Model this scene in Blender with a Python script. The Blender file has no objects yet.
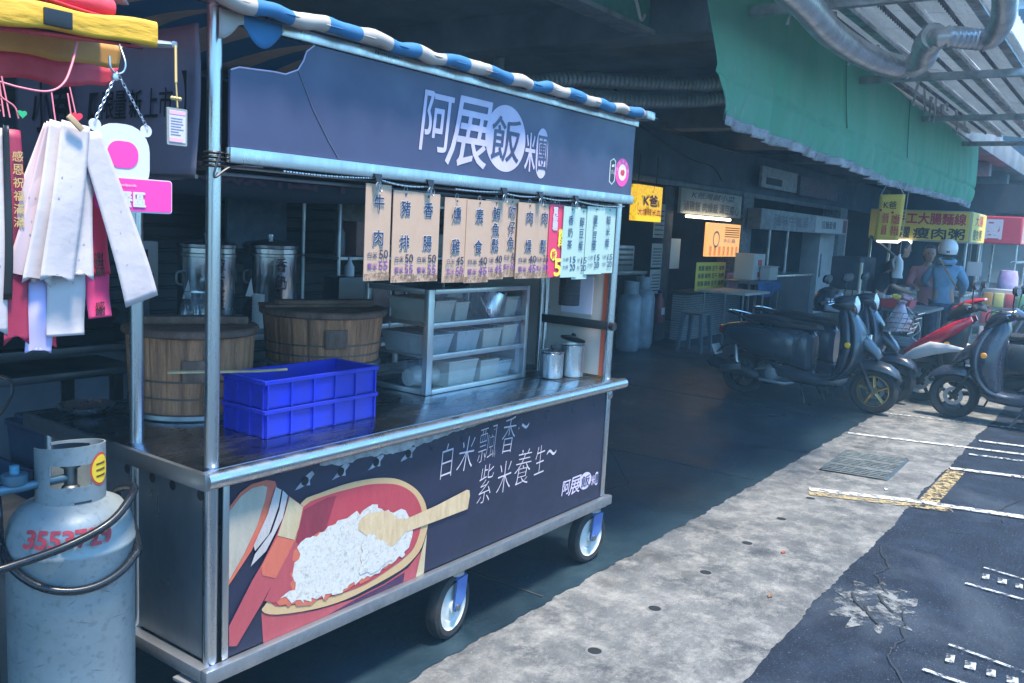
import bpy, bmesh, math, random
from mathutils import Vector, Matrix, Euler
from math import sin, cos, pi, radians as R_
random.seed(7)
S = bpy.context.scene
COL = S.collection

# ------------------------------------------------------------------ camera, light, exposure
cam_d = bpy.data.cameras.new('camera'); cam = bpy.data.objects.new('camera', cam_d); COL.objects.link(cam)
cam_d.sensor_width = 36; cam_d.sensor_fit = 'HORIZONTAL'; cam_d.lens = 30.845
cam_d.clip_start = 0.05; cam_d.clip_end = 600
cam.location = (-1.41385, -1.98723, 1.58)
cam.rotation_euler = Matrix(((0.586255, 0.076382, -0.806517), (-0.808421, 0.119724, -0.5763), (0.052541, 0.989865, 0.131938))).to_euler()
S.camera = cam

W = bpy.data.worlds.new('World'); S.world = W; W.use_nodes = True
nt = W.node_tree; nt.nodes.clear()
sky = nt.nodes.new('ShaderNodeTexSky'); sky.sky_type = 'NISHITA'; sky.sun_disc = False
SUN_EL, SUN_AZ = R_(71), R_(196)          # azimuth from +Y towards +X
sky.sun_elevation = SUN_EL; sky.sun_rotation = SUN_AZ
sky.air_density = 1.4; sky.dust_density = 1.2; sky.ozone_density = 2.0
bg = nt.nodes.new('ShaderNodeBackground'); bg.inputs[1].default_value = 0.15
wo = nt.nodes.new('ShaderNodeOutputWorld')
tint = nt.nodes.new('ShaderNodeMix'); tint.data_type = 'RGBA'; tint.blend_type = 'MULTIPLY'; tint.inputs[0].default_value = 1
tint.inputs[7].default_value = (.47, .86, 1.20, 1)      # a deep blue sky
nt.links.new(sky.outputs[0], tint.inputs[6]); nt.links.new(tint.outputs[2], bg.inputs[0]); nt.links.new(bg.outputs[0], wo.inputs[0])

sd = bpy.data.lights.new('sun', 'SUN'); sun = bpy.data.objects.new('sun', sd); COL.objects.link(sun)
sd.energy = 3.8; sd.angle = R_(9); sd.color = (1.0, 0.90, 0.76)
dv = Vector((sin(SUN_AZ)*cos(SUN_EL), cos(SUN_AZ)*cos(SUN_EL), sin(SUN_EL)))
sun.rotation_euler = dv.to_track_quat('Z', 'Y').to_euler(); sun.location = dv*40

S.view_settings.view_transform = 'Standard'; S.view_settings.look = 'None'
S.view_settings.exposure = 1.55; S.view_settings.gamma = 1.0; S.view_settings.use_curve_mapping = False
S.render.engine = 'CYCLES'
S.cycles.max_bounces = 8; S.cycles.use_denoising = True

# ------------------------------------------------------------------ materials
MATS = {}
def mat(name, col, rough=0.6, metal=0.0, var=0.0, vscale=8.0, bump=0.0, bscale=60.0, stretch=(1,1,1), col2=None,
        emit=None, estr=0.0, spec=0.5, alpha=None, trans=0.0, coat=0.0, speck=0.0, sheen=0.0, rvar=0.0):
    if name in MATS: return MATS[name]
    m = bpy.data.materials.new(name); m.use_nodes = True; MATS[name] = m
    t = m.node_tree; b = t.nodes['Principled BSDF']; N = t.nodes.new; L = t.links.new
    b.inputs['Base Color'].default_value = (*col, 1); b.inputs['Roughness'].default_value = rough
    b.inputs['Metallic'].default_value = metal; b.inputs['Specular IOR Level'].default_value = spec
    if coat: b.inputs['Coat Weight'].default_value = coat; b.inputs['Coat Roughness'].default_value = .08
    if trans: b.inputs['Transmission Weight'].default_value = trans
    if alpha is not None: b.inputs['Alpha'].default_value = alpha
    if emit: b.inputs['Emission Color'].default_value = (*emit, 1); b.inputs['Emission Strength'].default_value = estr
    if var or bump or rvar:
        tc = N('ShaderNodeTexCoord'); mp = N('ShaderNodeMapping'); mp.inputs['Scale'].default_value = stretch
        L(tc.outputs['Object'], mp.inputs[0])
    if var:
        n = N('ShaderNodeTexNoise'); n.inputs['Scale'].default_value = vscale; n.inputs['Detail'].default_value = 7
        n.inputs['Roughness'].default_value = .65
        L(mp.outputs[0], n.inputs['Vector'])
        cr = N('ShaderNodeMapRange'); cr.inputs[1].default_value = .3; cr.inputs[2].default_value = .72
        L(n.outputs[0], cr.inputs[0])
        mx = N('ShaderNodeMix'); mx.data_type = 'RGBA'
        c2 = col2 if col2 else tuple(c*(1-var) for c in col)
        c1 = col if col2 else tuple(min(1, c*(1+var*.6)) for c in col)
        mx.inputs[6].default_value = (*c1, 1); mx.inputs[7].default_value = (*c2, 1)
        L(cr.outputs[0], mx.inputs[0]); out = mx.outputs[2]
        if speck:
            n2 = N('ShaderNodeTexNoise'); n2.inputs['Scale'].default_value = vscale*14; n2.inputs['Detail'].default_value = 4
            L(mp.outputs[0], n2.inputs['Vector'])
            c3 = N('ShaderNodeMapRange'); c3.inputs[1].default_value = .56; c3.inputs[2].default_value = .66
            L(n2.outputs[0], c3.inputs[0])
            m3 = N('ShaderNodeMath'); m3.operation = 'MULTIPLY'; m3.inputs[1].default_value = speck; L(c3.outputs[0], m3.inputs[0])
            mx2 = N('ShaderNodeMix'); mx2.data_type = 'RGBA'; L(m3.outputs[0], mx2.inputs[0]); L(out, mx2.inputs[6])
            mx2.inputs[7].default_value = (*[c*.3 for c in col], 1); out = mx2.outputs[2]
        L(out, b.inputs['Base Color'])
        r = N('ShaderNodeMapRange'); r.inputs[1].default_value = .3; r.inputs[2].default_value = .7
        r.inputs[3].default_value = max(.05, rough-(rvar or .1)); r.inputs[4].default_value = min(1, rough+(rvar or .1))
        L(n.outputs[0], r.inputs[0]); L(r.outputs[0], b.inputs['Roughness'])
    if bump:
        n3 = N('ShaderNodeTexNoise'); n3.inputs['Scale'].default_value = bscale; n3.inputs['Detail'].default_value = 5
        L(mp.outputs[0], n3.inputs['Vector'])
        bp = N('ShaderNodeBump'); bp.inputs['Strength'].default_value = bump; bp.inputs['Distance'].default_value = .01
        L(n3.outputs[0], bp.inputs['Height']); L(bp.outputs[0], b.inputs['Normal'])
    return m

def glassmat(name, col=(.8,.9,1.0), a=.13, rough=.04):
    m = bpy.data.materials.new(name); m.use_nodes = True; t = m.node_tree; t.nodes.clear()
    o = t.nodes.new('ShaderNodeOutputMaterial'); mx = t.nodes.new('ShaderNodeMixShader')
    tr = t.nodes.new('ShaderNodeBsdfTransparent'); tr.inputs[0].default_value = (*[.86+.1*c for c in col], 1)
    gl = t.nodes.new('ShaderNodeBsdfGlossy'); gl.inputs['Roughness'].default_value = rough; gl.inputs[0].default_value = (*col, 1)
    lw = t.nodes.new('ShaderNodeLayerWeight'); lw.inputs[0].default_value = .5
    fr = t.nodes.new('ShaderNodeMath'); fr.operation = 'POWER'; fr.inputs[1].default_value = 4; t.links.new(lw.outputs['Facing'], fr.inputs[0])
    ad = t.nodes.new('ShaderNodeMath'); ad.operation = 'ADD'; ad.inputs[1].default_value = a
    t.links.new(fr.outputs[0], ad.inputs[0]); t.links.new(ad.outputs[0], mx.inputs[0])
    t.links.new(tr.outputs[0], mx.inputs[1]); t.links.new(gl.outputs[0], mx.inputs[2]); t.links.new(mx.outputs[0], o.inputs[0])
    return m

steel = mat('brushed_steel', (.56,.58,.60), .30, 1, var=.22, vscale=4, stretch=(5,5,.5), rvar=.1)
steel_dark = mat('dull_steel', (.30,.32,.34), .42, 1, var=.3, vscale=4, rvar=.15)
counter_m = mat('counter_steel', (.28,.31,.36), .24, 1, var=.25, vscale=5, rvar=.12, stretch=(1,5,1))
galv = mat('galvanised', (.42,.44,.46), .5, .8, var=.4, vscale=7, rvar=.2)
navy = mat('navy_print', (.012,.013,.034), .5, 0, var=.35, vscale=5, rvar=.1)
navy_hdr = mat('navy_header', (.043,.048,.105), .42, 0, var=.2, vscale=3, rvar=.12)
lilac = mat('lilac_letter', (.50,.43,.55), .6, 0, var=.12, vscale=12)
white_l = mat('white_letter', (.52,.49,.55), .6)
blackp = mat('black_plastic', (.012,.012,.014), .38, 0, var=.3, vscale=9)
rubber = mat('rubber', (.014,.014,.015), .75, 0, var=.3, vscale=20, bump=.2)
inkb = mat('ink_navy', (.02,.03,.075), .6)
inkp = mat('ink_purple', (.16,.05,.24), .6)
white_p = mat('white_plastic', (.58,.58,.58), .4, 0, var=.12, vscale=6)
pink = mat('pink_print', (.75,.045,.30), .4)
red_l = mat('red_letter', (.60,.03,.05), .5)
yellow = mat('yellow_sheet', (.78,.62,.08), .5, 0, var=.1, vscale=3)
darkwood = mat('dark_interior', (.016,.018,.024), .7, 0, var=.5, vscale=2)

# ------------------------------------------------------------------ geometry helpers
ORI = {}
class MB:
    def __init__(s): s.v = []; s.f = []
    def add(s, vs, fs):
        o = len(s.v); s.v += [Vector(v) for v in vs]; s.f += [[i+o for i in f] for f in fs]; return s
    def bm(s, bm):
        bm.verts.index_update(); s.add([v.co.copy() for v in bm.verts], [[v.index for v in f.verts] for f in bm.faces]); bm.free(); return s
    def box(s, a, b, bev=0.0, seg=2, M=None):
        bm = bmesh.new(); bmesh.ops.create_cube(bm, size=1)
        c = [(a[i]+b[i])/2 for i in range(3)]; d = [abs(b[i]-a[i]) for i in range(3)]
        for v in bm.verts: v.co = Vector((v.co.x*d[0], v.co.y*d[1], v.co.z*d[2]))
        if bev: bmesh.ops.bevel(bm, geom=bm.edges[:], offset=min(bev, min(d)*.45), segments=seg, profile=.6, affect='EDGES')
        for v in bm.verts:
            v.co += Vector(c)
            if M: v.co = M @ v.co
        return s.bm(bm)
    def obox(s, c, d, rot=(0,0,0), bev=0.0):
        M = Matrix.Translation(c) @ Euler(rot).to_matrix().to_4x4()
        return s.box([-x/2 for x in d], [x/2 for x in d], bev, M=M)
    def tube(s, pts, r, n=10, closed=False, caps=True):
        pts = [Vector(p) for p in pts]; m = len(pts)
        rr = r if isinstance(r, (list, tuple)) else [r]*m
        rings = []; prev = None
        for i, p in enumerate(pts):
            if closed: t = pts[(i+1) % m]-pts[i-1]
            else: t = pts[min(i+1, m-1)]-pts[max(i-1, 0)]
            t.normalize()
            if prev is None:
                a = Vector((0,0,1)) if abs(t.z) < .9 else Vector((1,0,0)); x = t.cross(a).normalized()
            else:
                x = (prev-t*prev.dot(t)).normalized()
            prev = x; y = t.cross(x)
            rings.append([p+x*rr[i]*cos(2*pi*k/n)+y*rr[i]*sin(2*pi*k/n) for k in range(n)])
        vs = [v for q in rings for v in q]; fs = []
        for i in range(m if closed else m-1):
            j = (i+1) % m
            for k in range(n): fs.append([i*n+k, i*n+(k+1) % n, j*n+(k+1) % n, j*n+k])
        if caps and not closed: fs += [list(range(n))[::-1], list(range((m-1)*n, m*n))]
        return s.add(vs, fs)
    def lathe(s, prof, c=(0,0,0), n=32, M=None):
        vs = []; fs = []; m = len(prof)
        for (r, z) in prof:
            for k in range(n): vs.append(Vector((r*cos(2*pi*k/n), r*sin(2*pi*k/n), z)))
        for i in range(m-1):
            for k in range(n): fs.append([i*n+k, i*n+(k+1) % n, (i+1)*n+(k+1) % n, (i+1)*n+k])
        if M: vs = [M @ v for v in vs]
        return s.add([v+Vector(c) for v in vs], fs)
    def loft(s, secs, cap=True):
        n = len(secs[0]); vs = [v for q in secs for v in q]; fs = []
        for i in range(len(secs)-1):
            for k in range(n): fs.append([i*n+k, i*n+(k+1) % n, (i+1)*n+(k+1) % n, (i+1)*n+k])
        if cap: fs += [list(range(n))[::-1], list(range((len(secs)-1)*n, len(secs)*n))]
        return s.add(vs, fs)
    def grid(s, fn, nu, nv):
        vs = [fn(i/nu, j/nv) for j in range(nv+1) for i in range(nu+1)]
        fs = [[j*(nu+1)+i, j*(nu+1)+i+1, (j+1)*(nu+1)+i+1, (j+1)*(nu+1)+i] for j in range(nv) for i in range(nu)]
        return s.add(vs, fs)
    def slab(s, pts, ext):
        """extrude a planar outline by a vector"""
        n = len(pts); e = Vector(ext); P = [Vector(p) for p in pts]
        return s.add(P+[p+e for p in P], [list(range(n))[::-1], list(range(n, 2*n))]+[[i, (i+1) % n, n+(i+1) % n, n+i] for i in range(n)])
    def build(s, name, m, parent=None, smooth=True, ang=35, solid=0):
        me = bpy.data.meshes.new(name)
        if parent is not None: o0 = ORI[parent]
        else:
            xs = [v.x for v in s.v]; ys = [v.y for v in s.v]; zs = [v.z for v in s.v]
            o0 = Vector(((min(xs)+max(xs))/2, (min(ys)+max(ys))/2, min(zs)))
        me.from_pydata([tuple(v-o0) for v in s.v], [], s.f)
        bm = bmesh.new(); bm.from_mesh(me); bmesh.ops.recalc_face_normals(bm, faces=bm.faces[:]); bm.to_mesh(me); bm.free()
        me.materials.append(m)
        if smooth:
            for p in me.polygons: p.use_smooth = True
            me.set_sharp_from_angle(angle=R_(ang))
        ob = bpy.data.objects.new(name, me); COL.objects.link(ob)
        if parent is not None: ob.parent = parent
        else: ob.location = o0
        ORI[ob] = o0
        if solid:
            md = ob.modifiers.new('thickness', 'SOLIDIFY'); md.thickness = solid; md.offset = 0
        return ob

def empty(name, loc):
    o = bpy.data.objects.new(name, None); COL.objects.link(o); o.location = loc; o.empty_display_size = .1
    ORI[o] = Vector(loc); return o
def tag(o, label, cat, group=None):
    o['label'] = label; o['category'] = cat
    if group: o['group'] = group
    return o
def struct(o): o['kind'] = 'structure'; return o
def thing(name, loc, label, cat, group=None): return tag(empty(name, loc), label, cat, group)
def copy_tree(o, parent=None):
    c = o.copy(); COL.objects.link(c); ORI[c] = ORI.get(o, Vector())
    if parent is not None: c.parent = parent
    for ch in list(o.children):
        if ch.parent == o: copy_tree(ch, c)
    return c

TEXTS = []
def text(s, m, parent, c, w=None, h=None, xd=(1,0,0), up=(0,0,1), bold=0.0, shear=0.0, ls=1.0, name='lettering', push=0.0015, align='CENTER'):
    """queue lettering; c = centre, fitted into w x h, laid on the plane of xd/up and lifted off it towards the viewer"""
    TEXTS.append((s, m, parent, Vector(c), w, h, Vector(xd).normalized(), Vector(up).normalized(), bold, shear, ls, name, push, align))
def flush_texts():
    tmp = []
    for t in TEXTS:
        cu = bpy.data.curves.new('t', 'FONT'); cu.body = t[0]; cu.size = 1; cu.shear = t[9]; cu.space_line = t[10]
        cu.align_x = t[13]; cu.resolution_u = 3; cu.fill_mode = 'BOTH'
        if t[8] < 0: cu.offset = t[8]
        o = bpy.data.objects.new('t', cu); COL.objects.link(o); tmp.append(o)
    dg = bpy.context.evaluated_depsgraph_get(); dg.update()
    for t, o in zip(TEXTS, tmp):
        s, m, parent, c, w, h, xd, up, bold, shear, ls, name, push, al = t
        me = bpy.data.meshes.new_from_object(o.evaluated_get(dg))
        xs = [v.co.x for v in me.vertices]; ys = [v.co.y for v in me.vertices]
        bw, bh = max(xs)-min(xs), max(ys)-min(ys); cx, cy = (max(xs)+min(xs))/2, (max(ys)+min(ys))/2
        sx = w/bw if w else None; sy = h/bh if h else None
        sx = sx or sy; sy = sy or sx
        nrm = xd.cross(up); off = c-ORI[parent]+nrm*push
        P = [off+xd*((v.co.x-cx)*sx)+up*((v.co.y-cy)*sy) for v in me.vertices]; F = [list(p.vertices) for p in me.polygons]
        if bold > 0:      # a heavier stroke: the same outline laid round itself, each copy a hair above the last
            V2 = []; F2 = []; rr = bold*min(h or 9, (w or 9)/max(1, len(s.split('\n')[0])))
            for k in range(9):
                d = (xd*cos(k*pi/4)+up*sin(k*pi/4))*rr if k else Vector((0,0,0))
                F2 += [[i+len(V2) for i in f] for f in F]; V2 += [p+d+nrm*(.00004*k) for p in P]
            P, F = V2, F2
        bpy.data.meshes.remove(me); me = bpy.data.meshes.new(name); me.from_pydata([tuple(p) for p in P], [], F)
        me.materials.append(m)
        ob = bpy.data.objects.new(name, me); COL.objects.link(ob); ob.parent = parent; ORI[ob] = ORI[parent]
    for o in tmp:
        cu = o.data; bpy.data.objects.remove(o); bpy.data.curves.remove(cu)
    TEXTS.clear()

def skin(name, m, parent, joints, edges, sub=2, root=0):
    """one continuous surface grown from joints {(x,y,z),r}"""
    me = bpy.data.meshes.new(name); o0 = ORI[parent]
    me.from_pydata([tuple(Vector(j[0])-o0) for j in joints], edges, [])
    ob = bpy.data.objects.new(name, me); COL.objects.link(ob)
    sk = ob.modifiers.new('s', 'SKIN')
    for i, j in enumerate(joints):
        d = me.skin_vertices[0].data[i]; r = j[1]
        d.radius = r if isinstance(r, tuple) else (r, r); d.use_root = (i == root)
    ss = ob.modifiers.new('u', 'SUBSURF'); ss.levels = sub; ss.render_levels = sub
    dg = bpy.context.evaluated_depsgraph_get(); dg.update()
    m2 = bpy.data.meshes.new_from_object(ob.evaluated_get(dg))
    bpy.data.objects.remove(ob); m2.materials.clear(); m2.materials.append(m); m2.name = name
    for p in m2.polygons: p.use_smooth = True
    ob = bpy.data.objects.new(name, m2); COL.objects.link(ob); ob.parent = parent; ORI[ob] = o0
    return ob

def sellipse(c, hw, hh, ax, up, n=20, e=2.6):
    out = []
    for k in range(n):
        a = 2*pi*k/n; ca, sa = cos(a), sin(a)
        out.append(Vector(c)+Vector(ax)*hw*math.copysign(abs(ca)**(2/e), ca)+Vector(up)*hh*math.copysign(abs(sa)**(2/e), sa))
    return out
def catmull(P, n=6):
    P = [Vector(p) for p in P]; Q = [P[0]*2-P[1]]+P+[P[-1]*2-P[-2]]; out = []
    for i in range(1, len(Q)-2):
        for k in range(n):
            t = k/n; a, b, c, d = Q[i-1], Q[i], Q[i+1], Q[i+2]
            out.append(.5*((2*b)+(c-a)*t+(2*a-5*b+4*c-d)*t*t+(3*b-a-3*c+d)*t**3))
    out.append(P[-1]); return out

# ------------------------------------------------------------------ ground materials
def ground_mat(name, base, dark, light, rough, s1, s2, speck_col, speck_amt, bump, bscale, stain=None, stretch=(1,1,1)):
    m = bpy.data.materials.new(name); m.use_nodes = True; t = m.node_tree; b = t.nodes['Principled BSDF']; N = t.nodes.new; L = t.links.new
    tc = N('ShaderNodeTexCoord'); mp = N('ShaderNodeMapping'); mp.inputs['Scale'].default_value = stretch; L(tc.outputs['Object'], mp.inputs[0])
    def noise(sc, det, rg=.6, dist=0):
        n = N('ShaderNodeTexNoise'); n.inputs['Scale'].default_value = sc; n.inputs['Detail'].default_value = det
        n.inputs['Roughness'].default_value = rg; n.inputs['Distortion'].default_value = dist; L(mp.outputs[0], n.inputs['Vector']); return n.outputs[0]
    def rng(o, a, b_, lo=0, hi=1):
        r = N('ShaderNodeMapRange'); r.inputs[1].default_value = a; r.inputs[2].default_value = b_; r.inputs[3].default_value = lo; r.inputs[4].default_value = hi
        L(o, r.inputs[0]); return r.outputs[0]
    def mix(f, c1, c2):
        x = N('ShaderNodeMix'); x.data_type = 'RGBA'
        if isinstance(f, float): x.inputs[0].default_value = f
        else: L(f, x.inputs[0])
        for i, c in ((6, c1), (7, c2)):
            if isinstance(c, tuple): x.inputs[i].default_value = (*c, 1)
            else: L(c, x.inputs[i])
        return x.outputs[2]
    big = noise(s1, 8, .68, .6); fine = noise(s2, 6, .7)
    c = mix(rng(big, .33, .68), dark, base)
    c = mix(rng(noise(s1*2.7, 10, .78), .46, .80), c, light)
    if stain: c = mix(rng(noise(s1*.55, 6, .6, 1.2), .52, .75, 0, .75), c, stain)
    c = mix(rng(fine, .60, .70, 0, speck_amt), c, speck_col); b.inputs['Specular IOR Level'].default_value = .3
    c = mix(rng(noise(s2*.6, 5, .7), .58, .72, 0, speck_amt*.8), c, tuple(x*.25 for x in base))
    L(c, b.inputs['Base Color'])
    L(rng(big, .3, .7, rough-.14, rough+.12), b.inputs['Roughness'])
    bp = N('ShaderNodeBump'); bp.inputs['Strength'].default_value = bump; bp.inputs['Distance'].default_value = .012
    L(noise(bscale, 6, .7), bp.inputs['Height']); L(bp.outputs[0], b.inputs['Normal'])
    return m
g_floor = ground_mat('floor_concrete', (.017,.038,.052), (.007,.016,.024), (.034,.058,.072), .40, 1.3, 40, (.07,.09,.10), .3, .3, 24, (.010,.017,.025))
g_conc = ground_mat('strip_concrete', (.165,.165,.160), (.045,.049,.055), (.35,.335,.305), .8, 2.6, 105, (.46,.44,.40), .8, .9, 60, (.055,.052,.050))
g_asph = ground_mat('asphalt', (.007,.014,.032), (.0025,.005,.012), (.020,.036,.066), .75, 1.7, 90, (.30,.35,.40), .62, 1.0, 80, (.050,.064,.085))
def worn_paint(name, col, wear=.5, sc=9):
    m = mat(name, col, .7, 0, var=.3, vscale=12); t = m.node_tree; b = t.nodes['Principled BSDF']
    tc = t.nodes.new('ShaderNodeTexCoord'); n = t.nodes.new('ShaderNodeTexNoise'); n.inputs['Scale'].default_value = sc; n.inputs['Detail'].default_value = 9
    n.inputs['Roughness'].default_value = .75
    r = t.nodes.new('ShaderNodeMapRange'); r.inputs[1].default_value = wear-.06; r.inputs[2].default_value = wear+.05
    t.links.new(tc.outputs['Object'], n.inputs['Vector']); t.links.new(n.outputs[0], r.inputs[0]); t.links.new(r.outputs[0], b.inputs['Alpha'])
    return m
w_paint = worn_paint('worn_white_paint', (.48,.48,.46), .475, 20)
w_paint2 = worn_paint('very_worn_white_paint', (.44,.45,.44), .52, 24)
y_paint = worn_paint('worn_yellow_paint', (.33,.25,.12), .50, 20)

# ------------------------------------------------------------------ ground
b = MB(); b.add([(-50,-50,-.008),(90,-50,-.008),(90,50,-.008),(-50,50,-.008)], [[0,1,2,3]]); struct(b.build('asphalt_road', g_asph))
b = MB(); vs = []; fs = []; n = 2600
for i in range(n+1):
    x = -12+i*72/n
    vs += [(x, -.978+.005*random.uniform(-1,1)+.008*sin(x*3)+.006*sin(x*11), -.004), (x, .1, -.004)]
    if i: fs.append([2*i-2, 2*i, 2*i+1, 2*i-1])
b.add(vs, fs); struct(b.build('concrete_strip', g_conc))
b = MB(); vs = []; fs = []
for i in range(n+1):
    x = -12+i*72/n; w = -.09+.007*random.uniform(-1,1)+.005*sin(x*7.3+sin(x*3))*abs(sin(x*1.9))+.003*sin(x*.9+1)+.006*sin(x*23)
    vs += [(x, w, 0), (x, 45, 0)]
    if i: fs.append([2*i-2, 2*i, 2*i+1, 2*i-1])
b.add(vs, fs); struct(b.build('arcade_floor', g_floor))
# floor joints
b = MB()
for x in (1.62, 4.1, 6.6): b.box((x, -.05, .001), (x+.012, 3.5, .004))
struct(b.build('floor_joint', mat('joint', (.018,.022,.026), .9)))

def line(pts, w, m, z=.003, nm='road_marking'):
    b = MB(); P = [Vector((x, y, 0)) for x, y in pts]; vs = []; fs = []
    for i, q in enumerate(P):
        t = (P[min(i+1, len(P)-1)]-P[max(i-1, 0)]).normalized(); nn = Vector((-t.y, t.x, 0))
        vs += [q+nn*w/2+Vector((0,0,z)), q-nn*w/2+Vector((0,0,z))]
        if i: fs.append([2*i-2, 2*i-1, 2*i+1, 2*i])
    b.add(vs, fs); return struct(b.build(nm, m))
line([(4.17,-.40),(4.40,-.95),(4.56,-1.56),(4.75,-2.4)], .075, w_paint)
line([(4.08,-.42),(4.30,-.96),(4.38,-1.2)], .085, y_paint, .002)
line([(4.45,-1.05),(5.45,-1.05)], .11, y_paint, .002)
line([(5.50,-1.0),(5.66,-1.5),(5.95,-2.6)], .07, w_paint)
line([(6.10,-.12),(6.32,-.9),(6.48,-1.5),(6.7,-2.4)], .06, w_paint)
line([(6.7,-1.02),(6.82,-1.5),(7.1,-2.5)], .06, w_paint)
line([(7.3,-.15),(7.5,-.9),(7.75,-2.0)], .06, w_paint2)
line([(6.1,-1.03),(6.22,-1.5),(6.4,-2.2)], .05, w_paint2)
blk = worn_paint('worn_block_paint', (.40,.41,.40), .495, 17)
for (x, y) in ((3.27,-1.62), (2.2,-1.64)):
    line([(x+.17,y+.12),(x+.10,y-.22)], .020, blk); line([(x-.13,y+.16),(x-.17,y-.22)], .024, blk)
    for i in range(4): line([(x-.0-.006*i,y+.09-i*.072),(x+.075-.012*i,y+.097-i*.072)], .030+.008*(i % 2), blk)
patch = ground_mat('patch_concrete', (.30,.29,.27), (.1,.1,.1), (.4,.4,.38), .8, 6, 60, (.5,.5,.48), .5, .5, 50)
shard_m = worn_paint('broken_cement', (.16,.165,.165), .53, 9)
b = MB(); b.add([(2.57+.27*cos(2*pi*k/40)*(1+.22*sin(k*1.7)+.12*sin(k*3.1)), -1.18+.17*sin(2*pi*k/40)*(1+.22*sin(k*1.7)+.12*sin(k*3.1)), -.004) for k in range(40)], [list(range(40))])
struct(b.build('road_patch', shard_m, smooth=False))
for (x, y) in ((2.45,-1.2),(2.55,-1.12),(2.62,-1.22)):
    line([(x-.08,y-.05),(x,y+.01),(x+.09,y+.05)], .012, mat('crack', (.015,.017,.02), .9), .0015, 'road_crack')

# drain holes and grate
hole_m = mat('hole_black', (.004,.005,.006), .8); rim_m = mat('hole_rim', (.13,.13,.13), .8, var=.4)
hx = [1.36,1.86,2.39,2.92,3.45,3.98]
ordn = ['nearest the cart caster', 'second from the cart caster', 'third from the cart caster', 'fourth from the cart caster', 'just before the yellow marking', 'beside the square grate']
for i, x in enumerate(hx):
    t = thing('drain_hole', (x,-.465,-.004), f'small round drain hole in the concrete strip, {ordn[i]}', 'drain hole', 'drain holes along the concrete strip')
    b = MB(); b.lathe([(.027,.0025),(.031,.003),(.036,.0)], (x,-.465,-.004), 20); b.build('rim', rim_m, t)
    b = MB(); b.lathe([(.028,.0015),(.0,.0015)], (x,-.465,-.004), 20); b.build('hole', hole_m, t)
t = thing('drain_grate', (5.08,-.51,0), 'rusty square steel drain grate set in the pale concrete strip', 'drain grate')
def gq(u, v): # bilinear in the grate's quad
    A, B, C, D = [Vector(q) for q in ((4.72,-.31,0),(5.40,-.29,0),(5.50,-.71,0),(4.79,-.72,0))]
    return (A*(1-u)+B*u)*(1-v)+(D*(1-u)+C*u)*v
b = MB(); b.add([gq(0,0)-Vector((0,0,.001)), gq(1,0)-Vector((0,0,.001)), gq(1,1)-Vector((0,0,.001)), gq(0,1)-Vector((0,0,.001))], [[0,1,2,3]]); b.build('pit', mat('pit', (.004,.006,.008), .9), t)
gm = mat('grate_iron', (.05,.068,.078), .6, .2, var=.5, vscale=14)
b = MB()
for i in range(15): b.tube([gq(i/14,0)+Vector((0,0,.006)), gq(i/14,1)+Vector((0,0,.006))], .0065, 4)
for j in range(8): b.tube([gq(0,j/7)+Vector((0,0,.005)), gq(1,j/7)+Vector((0,0,.005))], .005, 4)
b.build('bars', gm, t)
b = MB(); b.tube([gq(0,0),gq(1,0),gq(1,1),gq(0,1)], .016, 4, closed=True)
for k in (1,2): b.tube([gq(k/3,0)+Vector((0,0,.004)), gq(k/3,1)+Vector((0,0,.004))], .012, 4)
b.build('frame', gm, t)

# ------------------------------------------------------------------ arcade building
bld = thing('arcade_building', (5,3.6,0), 'dim concrete arcade building with dark shop fronts behind the food stalls', 'building')
conc_d = mat('stained_concrete', (.20,.23,.25), .8, 0, var=.5, vscale=1.4, bump=.3, bscale=12)
fascia = mat('blue_fascia', (.030,.055,.085), .6, 0, var=.35, vscale=2)
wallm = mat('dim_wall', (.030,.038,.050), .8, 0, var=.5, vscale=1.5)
b = MB(); b.box((-9,.5,3.3), (24,6.4,3.6)); b.build('ceiling', conc_d, bld)
for i, x in enumerate((-6,-3.4,-.8,1.9,4.6,7.3,10,12.7,15.4,18.1,20.8)):
    b = MB(); b.box((x,.45,3.02), (x+.32,6.1,3.298), .01); b.build('beam', conc_d, bld)
b = MB(); b.box((-9,.18,3.25), (24,.44,3.62), .01); b.build('edge_beam', conc_d, bld)
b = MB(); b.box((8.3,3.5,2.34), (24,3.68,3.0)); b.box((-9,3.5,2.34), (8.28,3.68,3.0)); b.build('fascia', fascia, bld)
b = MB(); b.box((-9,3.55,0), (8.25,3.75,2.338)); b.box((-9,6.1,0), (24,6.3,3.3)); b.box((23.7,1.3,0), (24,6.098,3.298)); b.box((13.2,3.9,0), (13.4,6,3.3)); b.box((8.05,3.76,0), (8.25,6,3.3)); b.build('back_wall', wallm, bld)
pillm = mat('mosaic_pillar', (.16,.18,.20), .6, 0, var=.75, vscale=22)
for (x0, x1, ym) in ((13.15,13.62,3.42), (18.95,19.5,3.42)):
    b = MB(); b.box((x0,ym,0), (x1,ym+.4,2.338), .01); b.build('pillar', pillm, bld)
b = MB(); b.box((8.3,3.42,2.26), (13.14,3.5,2.34), .006); b.box((13.64,3.42,2.26), (18.9,3.5,2.34), .006); b.build('lintel', mat('lintel_metal', (.10,.12,.14), .5, .4, var=.3), bld)
b = MB(); b.box((10.2,3.44,0), (10.5,3.58,2.258), .008); b.build('door_post', mat('door_post', (.035,.03,.035), .6, var=.4), bld)
# shutter/tiles behind the cart, lower part pale
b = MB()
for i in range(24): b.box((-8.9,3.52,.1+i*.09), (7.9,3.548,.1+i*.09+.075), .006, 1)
b.build('roller_shutter', mat('shutter', (.012,.015,.020), .55, .3, var=.4, vscale=2), bld)

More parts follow.
